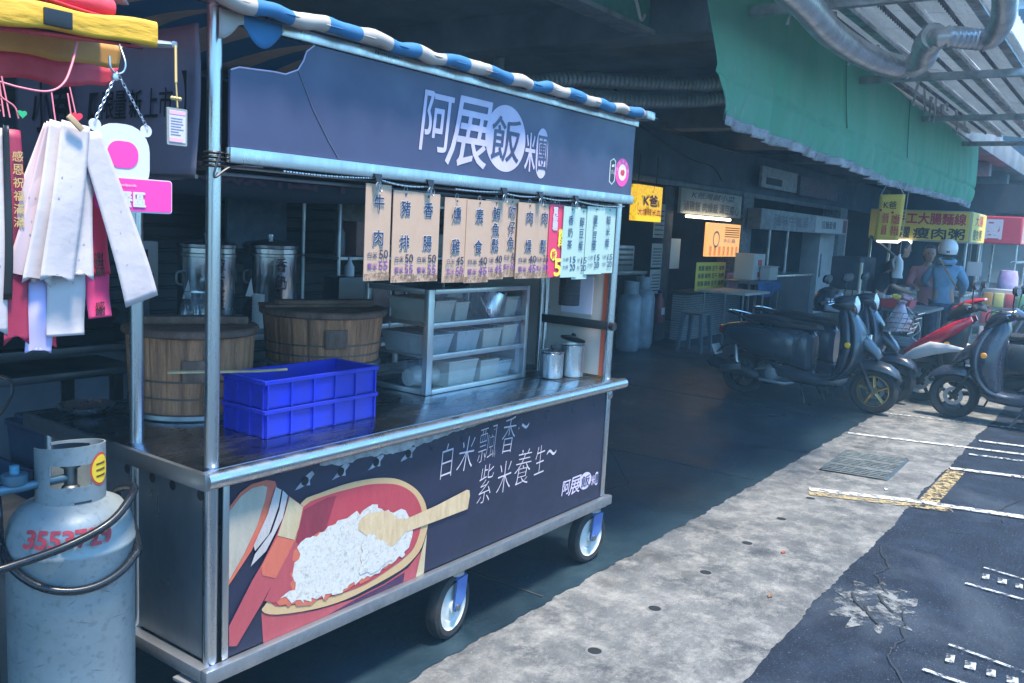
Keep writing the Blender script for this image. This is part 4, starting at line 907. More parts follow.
t = barrel(.945,.615,1.005,1.195,.215,.232,'right wooden rice barrel with a thick raised lid behind the blue crate',1)
b = MB(); b.lathe([(.17,ZC+.0005),(.205,ZC+.005),(.212,.98),(.222,1.002),(.20,1.003)], (.945,.615,0), 48)
tag(b.build('steel_pot', steel), 'low steel pot carrying the right wooden barrel', 'pot')
b = MB(); b.lathe([(0,.001),(.055,.001),(.075,.012),(.088,.024),(.091,.024),(.077,.009),(.06,-.0)], (.085,.80,ZC+.004), 40)
tag(b.build('steel_dish', steel), 'shallow steel dish at the far left end of the counter', 'dish')
# display case
al = mat('aluminium', (.60,.61,.62), .33, .9, var=.15, vscale=6)
gl = glassmat('case_glass'); 
dc = thing('display_case', (1.5,.42,ZC), 'aluminium framed glass display case full of plastic food tubs', 'display case')
x0, x1, y0, y1, z0, z1 = 1.166, 1.856, .262, .62, ZC+.001, 1.312
def dpart(nm, m, fn): b = MB(); fn(b); return b.build(nm, m, dc)
for (x, y) in ((x0,y0),(x1-.026,y0),(x0,y1-.026),(x1-.026,y1-.026)):
    wz = .036 if (x, y) == (x0, y0) else .026
    dpart('corner_post', al, lambda b: b.box((x,y,z0),(x+wz,y+.026,z1),.004))
for z in (z0, z1-.020):
    dpart('frame_rail', al, lambda b: (b.box((x0+.037,y0,z),(x1-.027,y0+.022,z+.020),.003), b.box((x0+.037,y1-.022,z),(x1-.027,y1,z+.020),.003), b.box((x0,y0+.027,z),(x0+.022,y1-.027,z+.020),.003), b.box((x1-.022,y0+.027,z),(x1,y1-.027,z+.020),.003)))
for z in (1.028, 1.155):
    dpart('shelf', al, lambda b: (b.box((x0+.037,y0+.004,z),(x1-.027,y0+.024,z+.022),.003), b.box((x0+.024,y0+.026,z+.006),(x1-.024,y1-.026,z+.012))))
dpart('front_glass', gl, lambda b: b.add([(x0+.037,y0-.004,z0+.02),(x1-.027,y0-.004,z0+.02),(x1-.027,y0-.004,z1-.02),(x0+.037,y0-.004,z1-.02)],[[0,1,2,3]]))
dpart('side_glass', gl, lambda b: b.add([(x0+.006,y0+.027,z0+.021),(x0+.006,y1-.027,z0+.021),(x0+.006,y1-.027,z1-.021),(x0+.006,y0+.027,z1-.021)],[[0,1,2,3]]))
dpart('side_glass', gl, lambda b: b.add([(x1-.006,y0+.027,z0+.021),(x1-.006,y1-.027,z0+.021),(x1-.006,y1-.027,z1-.021),(x1-.006,y0+.027,z1-.021)],[[0,1,2,3]]))
dpart('top_glass', gl, lambda b: b.add([(x0+.002,y0+.002,z1+.003),(x1-.002,y0+.002,z1+.003),(x1-.002,y1-.002,z1+.003),(x0+.002,y1-.002,z1+.003)],[[0,1,2,3]]))
dpart('case_foot', blackp, lambda b: b.box((x0+.01,y0+.03,z0-.0005),(x1-.01,y1-.03,z0+.004)))
tub_w = mat('tub_white', (.46,.45,.40), .45, 0, var=.15, vscale=8); tub_c = mat('tub_clear', (.36,.42,.45), .3, 0, var=.2, vscale=8); food_b = mat('food_brown', (.30,.19,.10), .6, 0, var=.5, vscale=40); tubdark = mat('tub_sauce', (.10,.05,.03), .4, var=.4)
def tub(x, y, z, w, d, h, m, label, fill=None, tilt=0):
    t = thing('food_tub', (x,y,z), label, 'food tub', 'food tubs in the display case')
    def sec(zz, s): return [Vector((x+sx*w/2*s, y+sy*d/2*s, zz)) for sx, sy in ((-1,-1),(1,-1),(1,1),(-1,1))]
    b = MB(); b.loft([sec(z+.001,.86), sec(z+h,1.0)]); b.build('body', m, t)
    b = MB(); b.box((x-w/2-.004,y-d/2-.004,z+h+.001),(x+w/2+.004,y+d/2+.004,z+h+.010),.003); b.build('rim', m, t)
    if fill:
        b = MB(); b.grid(lambda u_, v: (x-w*.45+w*.9*u_, y-d*.45+d*.9*v, z+h+.012+.012*sin(u_*pi)*sin(v*pi)+.004*sin(u_*37)*cos(v*29)), 16, 10); b.build('food', fill, t)
s3, s2, s1 = 1.167, 1.040, ZC+.006
tub(1.30,.42,s3,.12,.26,.085,tub_w,'white tub, leftmost on the top shelf of the glass case',food_b)
tub(1.415,.36,s3,.085,.13,.075,tub_w,'small white tub, second on the top shelf of the glass case',food_b)
tub(1.775,.40,s3,.09,.2,.085,tub_w,'white tub at the right end of the top shelf of the glass case',food_b)
tub(1.28,.42,s2,.15,.26,.075,tub_c,'long clear tub, leftmost on the middle shelf of the glass case')
tub(1.46,.38,s2,.15,.18,.08,tub_c,'clear tub, second on the middle shelf of the glass case',food_b)
tub(1.625,.37,s2,.13,.16,.08,tub_w,'cream tub with a dark sauce patch, third on the middle shelf of the glass case',tubdark)
tub(1.77,.38,s2,.11,.16,.085,tub_w,'cream tub at the right end of the middle shelf of the glass case',food_b)
tub(1.44,.38,s1,.19,.17,.10,tub_w,'large white tub on the bottom of the glass case, left of centre')
tub(1.63,.38,s1,.13,.16,.085,tub_w,'tapered white tub on the bottom of the glass case, right of centre',food_b)
tub(1.77,.40,s1,.11,.15,.065,tub_c,'low bluish tub at the right end of the bottom of the glass case')
b = MB(); b.lathe([(0,-.09),(.035,-.085),(.045,-.05),(.045,.06),(.03,.085),(0,.09)], (1.275,.38,ZC+.055), 20, M=RY); tag(b.build('food_roll', tub_w), 'pale rounded jar lying at the bottom left of the glass case', 'jar')
b = MB(); M = Matrix.Translation((1.60,.31,1.175)) @ Matrix.Rotation(R_(20), 4, 'Y')
b.lathe([(0,0),(.03,.004),(.055,.03),(.062,.09),(.06,.11),(.056,.09),(.05,.032)], (0,0,0), 24, M=M); tag(b.build('steel_scoop_bowl', steel), 'shiny steel bowl standing in the middle of the top shelf of the glass case', 'bowl')
b = MB(); b.tube([(1.52,.29,1.27),(1.58,.285,1.19),(1.70,.285,1.28)], .007, 8); tag(b.build('tongs', steel), 'steel tongs leaning against the bowl in the glass case', 'tongs')
# pots by the right post
def pot(x, y, r, h, label, lid_open):
    t = thing('steel_canister', (x,y,ZC), label, 'canister')
    b = MB(); b.lathe([(0,0),(r-.003,0),(r,.004),(r,h-.004),(r+.003,h),(r-.002,h+.001),(r-.004,h-.02),(r-.005,.01),(0,.01)], (x,y,ZC+.001), 40); b.build('body', steel, t)
    M = Matrix.Translation((x, y, ZC+h+.004)) @ (Matrix.Translation((-r*.1,0,.02)) @ Matrix.Rotation(R_(20), 4, 'Y') if lid_open else Matrix.Identity(4))
    b = MB(); b.lathe([(0,.002),(r+.003,.0),(r+.004,.005),(r*.6,.012),(0,.014)], (0,0,0), 36, M=M); lid = b.build('lid', blackp if lid_open else steel, t)
    b = MB(); b.lathe([(.006,.012),(.012,.022),(.010,.03),(0,.032)], (0,0,0), 14, M=M); b.build('knob', blackp, lid)
b = MB(); b.box((1.885,.075,ZC+.0002),(2.125,.33,ZC+.001)); tag(b.build('black_tray', blackp), 'flat black tray under the two steel canisters', 'tray')
pot(1.945,.180,.052,.118,'shorter steel canister with a closed lid beside the glass case',False)
pot(2.062,.145,.056,.150,'taller steel canister with its black lid tipped open',True)
b = MB(); b.lathe([(0,0),(.047,0),(.047,.13),(.042,.13),(.042,.006),(0,.006)], (1.93,.10,1.235), 28); t = b.build('utensil_cup', mat('black_mesh', (.018,.018,.022), .55, .3)); tag(t, 'black mesh utensil cup hanging behind the drink strips', 'cup')
for k in range(7): 
    b = MB(); b.lathe([(.0475,0),(.049,.002),(.0475,.004)], (1.93,.10,1.245+.017*k), 28); b.build('mesh_band', MATS['black_mesh'], t)
b = MB(); b.tube([(1.915,.07,1.364),(1.915,.01,1.672)], .002, 5); b.tube([(1.945,.07,1.364),(1.945,.01,1.672)], .002, 5); b.build('hanging_wire', steel_dark, t)
b = MB(); b.box((1.875,.34,ZC+.001),(1.945,.55,1.02),.008); tag(b.build('carton', mat('pale_blue_box', (.35,.42,.46), .5, var=.2)), 'pale blue box squeezed between the glass case and the canisters', 'carton')
b = MB(); b.box((1.88,.36,1.022),(1.94,.52,1.26),.006); t = b.build('snack_bag', mat('bag_multi', (.30,.26,.22), .5, var=.7, vscale=14, col2=(.05,.12,.3))); tag(t, 'coloured snack packet standing on the pale blue box', 'packet')

# ------------------------------------------------------------------ menu strips
tan = mat('strip_tan', (.46,.30,.205), .55, 0, var=.12, vscale=4)
stain = worn_paint('strip_stain', (.20,.12,.075), .52, 40)
mint = mat('strip_mint', (.36,.48,.42), .5, 0, var=.1, vscale=4); strip_red = mat('strip_red', (.62,.035,.10), .45)
ye = mat('strip_yellow', (.80,.68,.06), .5)
items = [('牛\n肉',50,55,.517,.632,'牛肉','beef'),('豬\n排',50,55,.641,.751,'',''),('香\n腸',50,55,.747,.867,'',''),('燻\n雞',45,50,.895,1.012,'',''),('素\n食',40,45,1.005,1.148,'',''),
         ('鮪\n魚\n鬆',40,45,1.124,1.246,'',''),('吻\n仔\n魚',45,50,1.236,1.336,'',''),('肉\n燥',40,45,1.318,1.470,'',''),('肉\n鬆',35,40,1.450,1.556,'','')]
zt = [1.682,1.669,1.668,1.661,1.660,1.666,1.676,1.666,1.668]; zb = [1.383,1.375,1.376,1.369,1.366,1.375,1.382,1.375,1.374]; yo = [0,0,0,0,-.004,.003,.006,-.001,.004]
names = ['first and largest tan strip at the left','second tan strip from the left','third tan strip from the left','tan strip just after the gap in the row','tan strip overlapping its neighbour above the case corner','tan strip with three stacked characters, left of the narrow one','narrow tan strip with three stacked characters','wide tan strip right of the narrow one','last tan strip, touching the red strip']
def strip_base(x0, x1, z0, z1, y, m, label):
    t = thing('menu_strip', ((x0+x1)/2, y, z0), label, 'menu strip', 'menu strips hanging under the cart header')
    tw = random.uniform(-.003,.003)
    b = MB(); b.slab([(x0,y+tw,z0),(x1,y-tw,z0),(x1,y-tw,z1),(x0,y+tw,z1)], (0,.0025,0)); b.build('board', m, t, smooth=False)
    cx = (x0+x1)/2
    b = MB(); b.tube([(cx+.008*cos(a), y+.001, z1+.002+.013*sin(a)) for a in [2*pi*k/14 for k in range(14)]], .0014, 5, closed=True); b.build('hook', steel_dark, t)
    b = MB(); b.lathe([(.004,0),(0,0)], (cx, y-.0012-abs(tw), z1-.011), 10, M=RX); b.build('eyelet', blackp, t)
    return t, cx, y-abs(tw)
halo = mat('letter_halo', (.52,.47,.46), .6)
for i, (s_, a, p_, xa, xb, _, _) in enumerate(items):
    y = -.030+yo[i]
    t, cx, yy = strip_base(xa, xb, zb[i], zt[i], y, tan, f'{names[i]}, priced {a} and {p_}')
    w = xb-xa; H = zt[i]-zb[i]
    n_ = s_.count('\n')+1
    zs = (1.615,1.505) if n_ == 2 else (1.622,1.563,1.505)
    for ch, z in zip(s_.split('\n'), zs):
        z += zt[i]-1.67
        hw = min(.043, w*.40)
        text(ch, halo, t, (cx,yy,z), w=hw*1.02, h=.049, bold=.05, name='lettering_outline', push=.0012)
        text(ch, inkb, t, (cx,yy,z), w=hw, h=.048, bold=.014, push=.002)
    for k, (pre, num, mm) in enumerate((('白米',a,inkb),('紫米',p_,inkp))):
        z = 1.452-k*.036+(zt[i]-1.67)
        text(pre, halo if k == 0 else MATS['ink_purple'], t, (cx-w*.2,yy,z), w=w*.38, h=.022, push=.0014)
        text(pre, mm, t, (cx-w*.2,yy,z), w=w*.37, h=.020, push=.0020)
        text(str(num), mm, t, (cx+w*.22,yy,z+.002), w=w*.34, h=.027, bold=.02, push=.0020)
    b = MB(); b.add([(xa+.002,yy-.0008,zb[i]+.002),(xb-.002,yy-.0008,zb[i]+.002),(xb-.002,yy-.0008,zb[i]+.028),(xa+.002,yy-.0008,zb[i]+.022)], [[0,1,2,3]]); b.build('stain', stain, t)
t, cx, yy = strip_base(1.540,1.664,1.376,1.669,-.027,strip_red,'red drink offer strip with a big yellow 5, between the tan and mint strips')
text('買\n飯\n糰', white_l, t, (1.580,yy,1.612), w=.036, h=.092, bold=.03, ls=.88)
text('飲\n料', ye, t, (1.628,yy,1.535), w=.036, h=.075, bold=.03, ls=.88)
b = MB(); b.lathe([(.024,0),(0,0)], (1.582,yy-.0012,1.468), 28, M=RX); b.build('yellow_disc', ye, t)
text('折', red_l, t, (1.582,yy,1.468), w=.03, h=.032, bold=.02, push=.0025)
text('5', ye, t, (1.618,yy,1.416), w=.050, h=.068, bold=.05)
for i, (s_, xa, xb, z1_, z0_, dy, lb) in enumerate((('香\n奶\n茶',1.639,1.766,1.666,1.374,-.002,'first mint drink strip, overlapping the red strip'),('醇\n豆\n漿',1.735,1.862,1.662,1.364,.004,'second mint drink strip, hanging lowest of the four'),('薏\n仁\n豆\n漿',1.828,1.972,1.675,1.384,-.001,'third mint drink strip with four stacked characters'),('糙\n米\n漿',1.958,2.083,1.677,1.387,.004,'last mint drink strip, beside the right post'))):
    t, cx, yy = strip_base(xa, xb, z0_, z1_, -.030+dy, mint, lb)
    n_ = s_.count('\n')+1; ink2 = mat('ink_teal', (.03,.07,.16), .6)
    for k, ch in enumerate(s_.split('\n')): text(ch, ink2, t, (cx-.008,yy,z1_-.055-k*(.15/n_)), w=.036, h=.038, bold=.01)
    for k, (pre, num) in enumerate((('小杯',15),('大杯',20))):
        z = z1_-.218-k*.032
        text(pre, ink2, t, (cx-.030,yy,z), w=.045, h=.018); text(str(num), ink2, t, (cx+.025,yy,z), w=.042, h=.026, bold=.02)
# bulldog clips and bead chain
for i, x in enumerate((.553,.795,1.205,1.442,1.705)):
    lb = ['above the largest tan strip','above the third tan strip','at the middle of the cart header','over the last tan strips','over the first mint strip'][i]
    t = thing('bulldog_clip', (x,-.045,1.69), f'black bulldog clip on the header rail, {lb}', 'clip', 'bulldog clips on the header rail')
    b = MB(); b.slab([(x-.016,-.046,1.712),(x+.016,-.046,1.712),(x+.012,-.052,1.690),(x-.012,-.052,1.690)], (0,.006,0)); b.build('jaw', blackp, t)
    for s_ in (-1, 1):
        b = MB(); b.tube(catmull([(x+s_*.004,-.05,1.69),(x+s_*.014,-.052,1.675),(x+s_*.010,-.053,1.660),(x+s_*.002,-.052,1.664),(x+s_*.004,-.05,1.69)], 5), .0013, 5); b.build('handle', steel_dark, t)
cm = mat('chain_steel', (.55,.56,.58), .35, .9)
b = MB()
xs = [.50,.553,.66,.75,.795]; knots = [(.40,1.697),(.553,1.701),(.70,1.684),(.77,1.683)]
def swag(p0, p1, sag, n_=26):
    for k in range(n_):
        t_ = k/(n_-1); x = p0[0]+(p1[0]-p0[0])*t_; z = p0[1]+(p1[1]-p0[1])*t_-sag*4*t_*(1-t_)
        b.obox((x,-.036,z), (.0075,.004,.0055), (R_(90)*(k % 2),0,0), .001)
swag((.20,1.692),(.553,1.699),.004,34); swag((.553,1.699),(.80,1.690),.010,26); swag((.94,1.690),(1.205,1.696),.003,28); swag((1.205,1.696),(1.442,1.694),.008,26); swag((1.442,1.694),(1.705,1.694),.008,26); swag((1.705,1.694),(2.13,1.688),.010,40)
tag(b.build('bead_chain', cm), 'thin steel chain looped along the header rail above the menu strips', 'chain')

# ------------------------------------------------------------------ gas cylinder in front
gx, gy = -.28, .20
gasm = mat('gas_paint', (.235,.275,.29), .45, .1, var=.30, vscale=4, speck=.3, rvar=.12, bump=.08, bscale=30)
gc = thing('gas_cylinder', (gx,gy,0), 'big pale grey gas cylinder with red stencilled numbers standing at the cart corner', 'gas cylinder')
r = .152
b = MB(); b.lathe([(.125,.035),(r*.97,.06),(r,.10),(r,.70),(r*1.012,.703),(r*1.012,.712),(r,.715),(r*.985,.745),(r*.93,.775),(r*.80,.803),(r*.55,.822),(.03,.832),(0,.832)], (gx,gy,0), 64); body = b.build('body', gasm, gc)
b = MB(); b.lathe([(.128,0),(.132,0),(.132,.045),(.128,.045)], (gx,gy,0), 48); b.build('foot_ring', gasm, gc)
# collar with hand holes: built as a curved grid with gaps
cr_ = .083
def collar():
    b = MB(); n = 96; zs = [.800,.830,.850,.868,.905,.925,.945,.962]
    # a facing angle: towards camera is about -116 deg
    fa = math.atan2(-1.987-gy, -1.414-gx)
    def hole(a, z):
        d = (a-fa+pi) % (2*pi)-pi
        if abs(d) < .62 and .868 <= z < .925: return True          # front hand hole
        if abs(abs(d)-pi) < .62 and .905 <= z < .945: return True    # rear hand hole
        if abs(d-.35) < .28 and z < .830: return True               # lower notch
        if abs(d+2.0) < .5 and z > .85: return True                 # opening at the valve side
        return False
    vs = []; fs = []
    for rr in (cr_, cr_-.004):
        for z in zs:
            for k in range(n): vs.append((gx+rr*cos(2*pi*k/n), gy+rr*sin(2*pi*k/n), z+(.010*sin(2*pi*k/n-fa+1.2) if z > .96 else 0)))
    m_ = len(zs); idx = lambda l, i, k: l*m_*n+i*n+k % n
    solid = lambda i, k: 0 <= i < m_-1 and not hole(2*pi*(k % n+.5)/n, (zs[i]+.001))
    for i in range(m_-1):
        for k in range(n):
            if not solid(i, k): continue
            fs.append([idx(0,i,k),idx(0,i,k+1),idx(0,i+1,k+1),idx(0,i+1,k)]); fs.append([idx(1,i,k),idx(1,i+1,k),idx(1,i+1,k+1),idx(1,i,k+1)])
            if not solid(i+1, k): fs.append([idx(0,i+1,k),idx(0,i+1,k+1),idx(1,i+1,k+1),idx(1,i+1,k)])
            if not solid(i-1, k): fs.append([idx(0,i,k),idx(1,i,k),idx(1,i,k+1),idx(0,i,k+1)])
            if not solid(i, k+1): fs.append([idx(0,i,k+1),idx(0,i+1,k+1),idx(1,i+1,k+1),idx(1,i,k+1)])
            if not solid(i, k-1): fs.append([idx(0,i,k),idx(1,i,k),idx(1,i+1,k),idx(0,i+1,k)])
    b.add(vs, fs); return b
collar().build('collar', gasm, gc)
brass = mat('brass', (.35,.27,.12), .4, .8, var=.3)
b = MB(); b.lathe([(.022,.82),(.022,.85),(.016,.855),(.016,.90),(.024,.902),(.026,.925),(.0,.93)], (gx,gy,0), 20); v_ = b.build('valve', steel_dark, gc)
b = MB(); b.tube([(gx,gy,.875),(gx-.11,gy+.01,.870)], .011, 12); b.lathe([(0,0),(.026,0),(.03,.006),(.03,.026),(0,.03)], (gx-.13,gy+.02,.878), 18); b.tube([(gx-.10,gy+.01,.870),(gx-.175,gy+.015,.870)], .012, 12); b.build('regulator', mat('regulator_blue', (.08,.16,.22), .4, .4), v_)
b = MB(); b.lathe([(.011,.905),(.011,.925),(.0,.928)], (gx-.13,gy+.02,0), 14); b.build('regulator_cap', mat('cap_blue', (.06,.22,.32), .4), v_)
# curved lettering and sticker
fa = math.atan2(-1.987-gy, -1.414-gx)
for i, ch in enumerate('3553729'):
    a = fa-.60+.20*i-.05; zz = .748-.0*i
    cs = Vector((cos(a), sin(a), 0)); c = Vector((gx, gy, .757))+cs*.1475
    text(ch, mat('stencil_red', (.42,.03,.045), .6, var=.4, vscale=60), gc, c, w=.024, h=.042, xd=(-sin(a),cos(a),0), up=(-cos(a)*.42,-sin(a)*.42,.9), bold=.09, push=.0035)
a = fa+.95
P = []
for k in range(24):
    q = 2*pi*k/24; aa = a+.24*cos(q); P.append((gx+(cr_+.001)*cos(aa), gy+(cr_+.001)*sin(aa), .912+.036*sin(q)))
def curved_disc(nm, m, a0, da, z0, dz, rr):
    b = MB(); vs = [(gx+rr*cos(a0), gy+rr*sin(a0), z0)]; fs = []
    for s_ in (.5, 1.0):
        for k in range(32):
            q = 2*pi*k/32; aa = a0+da*cos(q)*s_; vs.append((gx+rr*cos(aa), gy+rr*sin(aa), z0+dz*sin(q)*s_))
    for k in range(32):
        fs.append([0, 1+k, 1+(k+1) % 32]); fs.append([1+k, 33+k, 33+(k+1) % 32, 1+(k+1) % 32])
    b.add(vs, fs); return b.build(nm, m, gc)
curved_disc('sticker_edge', mat('sticker_red', (.55,.06,.04), .5), a, .40, .905, .043, cr_+.0012)
curved_disc('sticker', mat('sticker_yellow', (.80,.52,.03), .5), a, .35, .905, .037, cr_+.0020)
for k in range(3):
    b = MB(); b.grid(lambda u_, v: (gx+(cr_+.0028)*cos(a-.20+.4*u_), gy+(cr_+.0028)*sin(a-.20+.4*u_), .885+.016*k+.005*v), 8, 1); b.build('sticker_line', mat('sticker_ink', (.12,.05,.02), .6), gc)
# scratches
b = MB()
for i in range(26):
    aa = fa+random.uniform(-1.1,1.1); z = random.uniform(.38,.70); l = random.uniform(.008,.045); s_ = random.uniform(-.5,.9)
    p0 = Vector((gx+(r+.0006)*cos(aa), gy+(r+.0006)*sin(aa), z)); tt_ = Vector((-sin(aa), cos(aa), s_)).normalized()
    b.add([p0, p0+tt_*l*.5+Vector((0,0,.0012)), p0+tt_*l, p0+tt_*l*.5-Vector((0,0,.0009))], [[0,1,2,3]])
b.build('scratch', mat('scratch', (.10,.11,.13), .6), gc)
# hose looped round the cylinder
hose_m = mat('hose_black', (.010,.012,.016), .28, 0, var=.2, vscale=12)
H = []
for k in range(19):
    q = k/18; aa = fa-1.75+3.1*q
    H.append((gx+(r+.013)*cos(aa), gy+(r+.013)*sin(aa), .76-.145*sin(pi*min(1,q*1.05))**1.0+.10*q))
P = [(-.62,.10,.72),(-.52,.06,.735),(gx-.09,gy-.155,.755),(gx+.02,gy-.165,.795),(gx+.11,gy-.11,.845),(gx+.135,gy+.02,.80),(gx+.155,gy-.02,.72)]
aa0 = fa+1.25
for k in range(13):
    q = k/12; aa = aa0-2.6*q; P.append((gx+(r+.012)*cos(aa), gy+(r+.012)*sin(aa), .685-.075*sin(pi*q)+.045*q))
P += [(gx-.17,gy+.02,.80),(gx-.16,gy+.05,.86),(gx-.175,gy+.015,.878)]
b = MB(); b.tube(catmull(P, 8), .0105, 12); tag(b.build('gas_hose', hose_m), 'black rubber hose looped around the big pale gas cylinder', 'hose')

# ------------------------------------------------------------------ neighbour awning and things hanging from it
aw = thing('stall_awning', (-1.2,.2,1.8), 'red and yellow awning of the next stall with scalloped side valance, top left', 'awning')
ayel = mat('awning_yellow', (.66,.36,.02), .55, 0, var=.25, vscale=9, bump=.7, bscale=16, stretch=(.6,1,2)); ared = mat('awning_red', (.56,.035,.055), .55, 0, var=.3, vscale=8, bump=.6, bscale=14); aor = mat('awning_orange', (.55,.25,.05), .6, 0, var=.25, vscale=7)
def aw_front(u_, v):
    x = -1.75+1.385*u_
    return Vector((x, -.315-.012*sin(v*pi)-.01*sin(x*9), 1.955+.045-.080*v*(.75+.25*u_)+.010*(1-u_)+.006*sin(x*13)))
b = MB(); Q = [Vector((-1.75+1.385*i/60, -.31+.004*sin(i*.6), 1.921-.057*1.385*(1-i/60)+.002*sin(i*.9))) for i in range(61)]
b.loft([sellipse(q, .013, .023-.002*sin(i*.5), (0,1,0), (0,0,1), 22, 4.5) for i, q in enumerate(Q)]); b.build('front_roll', ayel, aw)
b = MB(); b.grid(lambda u_, v: (-1.75+1.36*u_, -.30+1.1*v, 1.945-.0+.10*v-.02*sin(v*pi)+.008*sin(u_*18)), 40, 10); b.build('roof_cloth', ared, aw, solid=.003)
b = MB(); b.tube([(-1.75,-.28,1.950),(-.43,-.27,1.960)], [.018]*2, 12); b.build('second_roll', ared, aw)
b = MB(); b.grid(lambda u_, v: (-1.75+1.37*u_, -.295-.004*sin(u_*30), 1.897-.057*1.37*(1-u_)-.030*v*(1-u_*.85)), 40, 3); b.build('front_valance', ared, aw, solid=.002)
def valance(u_, v):
    x = -1.75+1.412*u_; tap = max(0, (u_-.93)/.07)
    return Vector((x-.012*v*tap, -.16+.012*sin(x*31)*v+.01*sin(x*12), 1.915-.108*v*(1-.10*abs(sin(x*26)))*(1-.25*tap*v)-.02*(1-u_)))
b = MB(); b.grid(lambda u_, v: valance(u_, .52*v), 120, 4); b.build('rear_valance', aor, aw, solid=.002)
b = MB(); b.grid(lambda u_, v: valance(u_, .52+.48*v), 120, 4); b.build('rear_valance_red', ared, aw, solid=.002)
b = MB(); b.tube([(-1.8,-.26,1.862),(-.36,-.26,1.905)], .009, 8); b.build('frame_bar', blackp, aw)
b = MB(); b.tube([(-.385,-.262,1.906),(-.34,-.28,1.910),(-.30,-.29,1.914)], [.010,.008,.006], 10); b.lathe([(.008,-.006),(.009,0),(.008,.006)], (-.305,-.288,1.914), 10); b.build('rod_tip', steel_dark, aw)
b = MB(); b.obox((-.565,-.328,1.908), (.052,.006,.030), (0,0,0), .002); b.build('clip_tape', blackp, aw)
b = MB(); b.tube([(-1.3,.5,0),(-1.3,.5,2.0)], .018, 10); b.build('support_pole', steel_dark, aw)
# S hook, chains, sign
hk = (-.415,-.325)
b = MB(); b.tube(catmull([(-.437,-.31,1.888),(-.434,-.325,1.855),(-.438,-.326,1.836),(-.452,-.326,1.829),(-.464,-.326,1.838),(-.467,-.326,1.860)], 6), .0022, 8)
tag(b.build('wire_hook', steel), 'steel wire hook hanging from the yellow awning edge', 'hook')
sg = thing('hanging_sign', (-.385,-.33,1.58), 'pink and white pick-up sign hanging on two chains from the wire hook', 'sign')
white_s = mat('sign_white', (.56,.54,.57), .35)
def rrect(x0, x1, z0, z1, r_, n_=6):
    out = []
    for cx, cz, a0 in ((x1-r_,z0+r_,-pi/2),(x1-r_,z1-r_,0),(x0+r_,z1-r_,pi/2),(x0+r_,z0+r_,pi)):
        for k in range(n_+1): out.append((cx+r_*cos(a0+pi/2*k/n_), cz+r_*sin(a0+pi/2*k/n_)))
    return out
sx0, sx1 = -.505, -.335
b = MB(); b.slab([(x, -.330, z) for x, z in rrect(sx0,sx1,1.564,1.632,.007)], (0,.004,0))
b.slab([(x, -.3295, z) for x, z in rrect(-.505,-.385,1.60,1.735,.05)], (0,.0035,0))
for cx in (-.498,-.392):
    b.slab([(cx+.012*cos(2*pi*k/24), -.3292, 1.727+.012*sin(2*pi*k/24)) for k in range(24)], (0,.0030,0))
b.build('board', white_s, sg)
b = MB(); b.slab([(x, -.3312, z) for x, z in rrect(sx0+.003,sx1-.002,1.567,1.630,.006)], (0,.0010,0)); b.build('pink_face', pink, sg)
b = MB(); b.slab([(x, -.3306, z) for x, z in rrect(-.475,-.41,1.65,1.702,.024)], (0,.0008,0)); b.build('pink_patch', pink, sg)
text('餐區', white_s, sg, (-.425,-.3313,1.590), w=.056, h=.030, bold=.05)
text('foodpanda', white_s, sg, (-.435,-.3313,1.617), w=.038, h=.007)
def chain(p0, p1, n_, par):
    p0, p1 = Vector(p0), Vector(p1); d = (p1-p0); L_ = d.length/n_; d.normalize(); s_ = d.cross(Vector((0,1,0))).normalized(); b = MB()
    for k in range(n_):
        c = p0+d*L_*(k+.5); sd_ = s_ if k % 2 else Vector((0,1,0))
        b.tube([c+d*L_*.66*cos(q)+sd_*.0026*sin(q) for q in [2*pi*j/10 for j in range(10)]], .0008, 5, closed=True)
    b.build('chain', cm, par)
chain((-.452,-.327,1.832),(-.500,-.330,1.733),13,sg); chain((-.452,-.327,1.832),(-.390,-.330,1.733),15,sg)
b = MB(); b.lathe([(.0055,-.006),(.007,0),(.0055,.006)], (-.456,-.327,1.822), 10); b.build('chain_knot', cm, sg)
# badge hanging from the rod tip
bd = thing('hanging_badge', (-.255,-.31,1.70), 'small framed notice card on a braided gold cord hanging from the awning rod', 'badge')
gold = mat('gold_cord', (.52,.36,.13), .6)
dx = -.312
b = MB(); b.tube([(dx+.006,-.297,1.912),(dx,-.308,1.835)], .0028, 6); b.tube([(dx,-.308,1.835),(dx+.003,-.309,1.785)], .0018, 6); 
for cx in (-.009,-.003,.003,.009): b.lathe([(.001,-.003),(.0045,0),(.001,.003)], (dx+cx,-.309,1.803), 10, M=RX)
b.build('cord', gold, bd)
b = MB(); b.slab([(x, -.313, z) for x, z in rrect(dx-.0235,dx+.0235,1.707,1.783,.003)], (0,.004,0)); b.build('frame', mat('badge_frame', (.30,.30,.27), .4, .3), bd)
b = MB(); b.slab([(x, -.3140, z) for x, z in rrect(dx-.019,dx+.019,1.713,1.778,.001)], (0,.0008,0)); b.build('card', mat('card_paper', (.52,.48,.52), .6), bd)
b = MB(); b.box((dx-.0185,-.3146,1.770),(dx+.0185,-.3142,1.777)); b.box((dx-.0185,-.3146,1.714),(dx+.012,-.3142,1.722)); b.build('pink_band', mat('pale_pink', (.70,.35,.50), .6), bd)
for k in range(7): 
    b = MB(); b.box((dx-.016,-.3146,1.728+k*.0055),(dx+random.uniform(.002,.015),-.3142,1.7298+k*.0055)); b.build('text_row', mat('grey_ink', (.22,.22,.26), .6), bd)
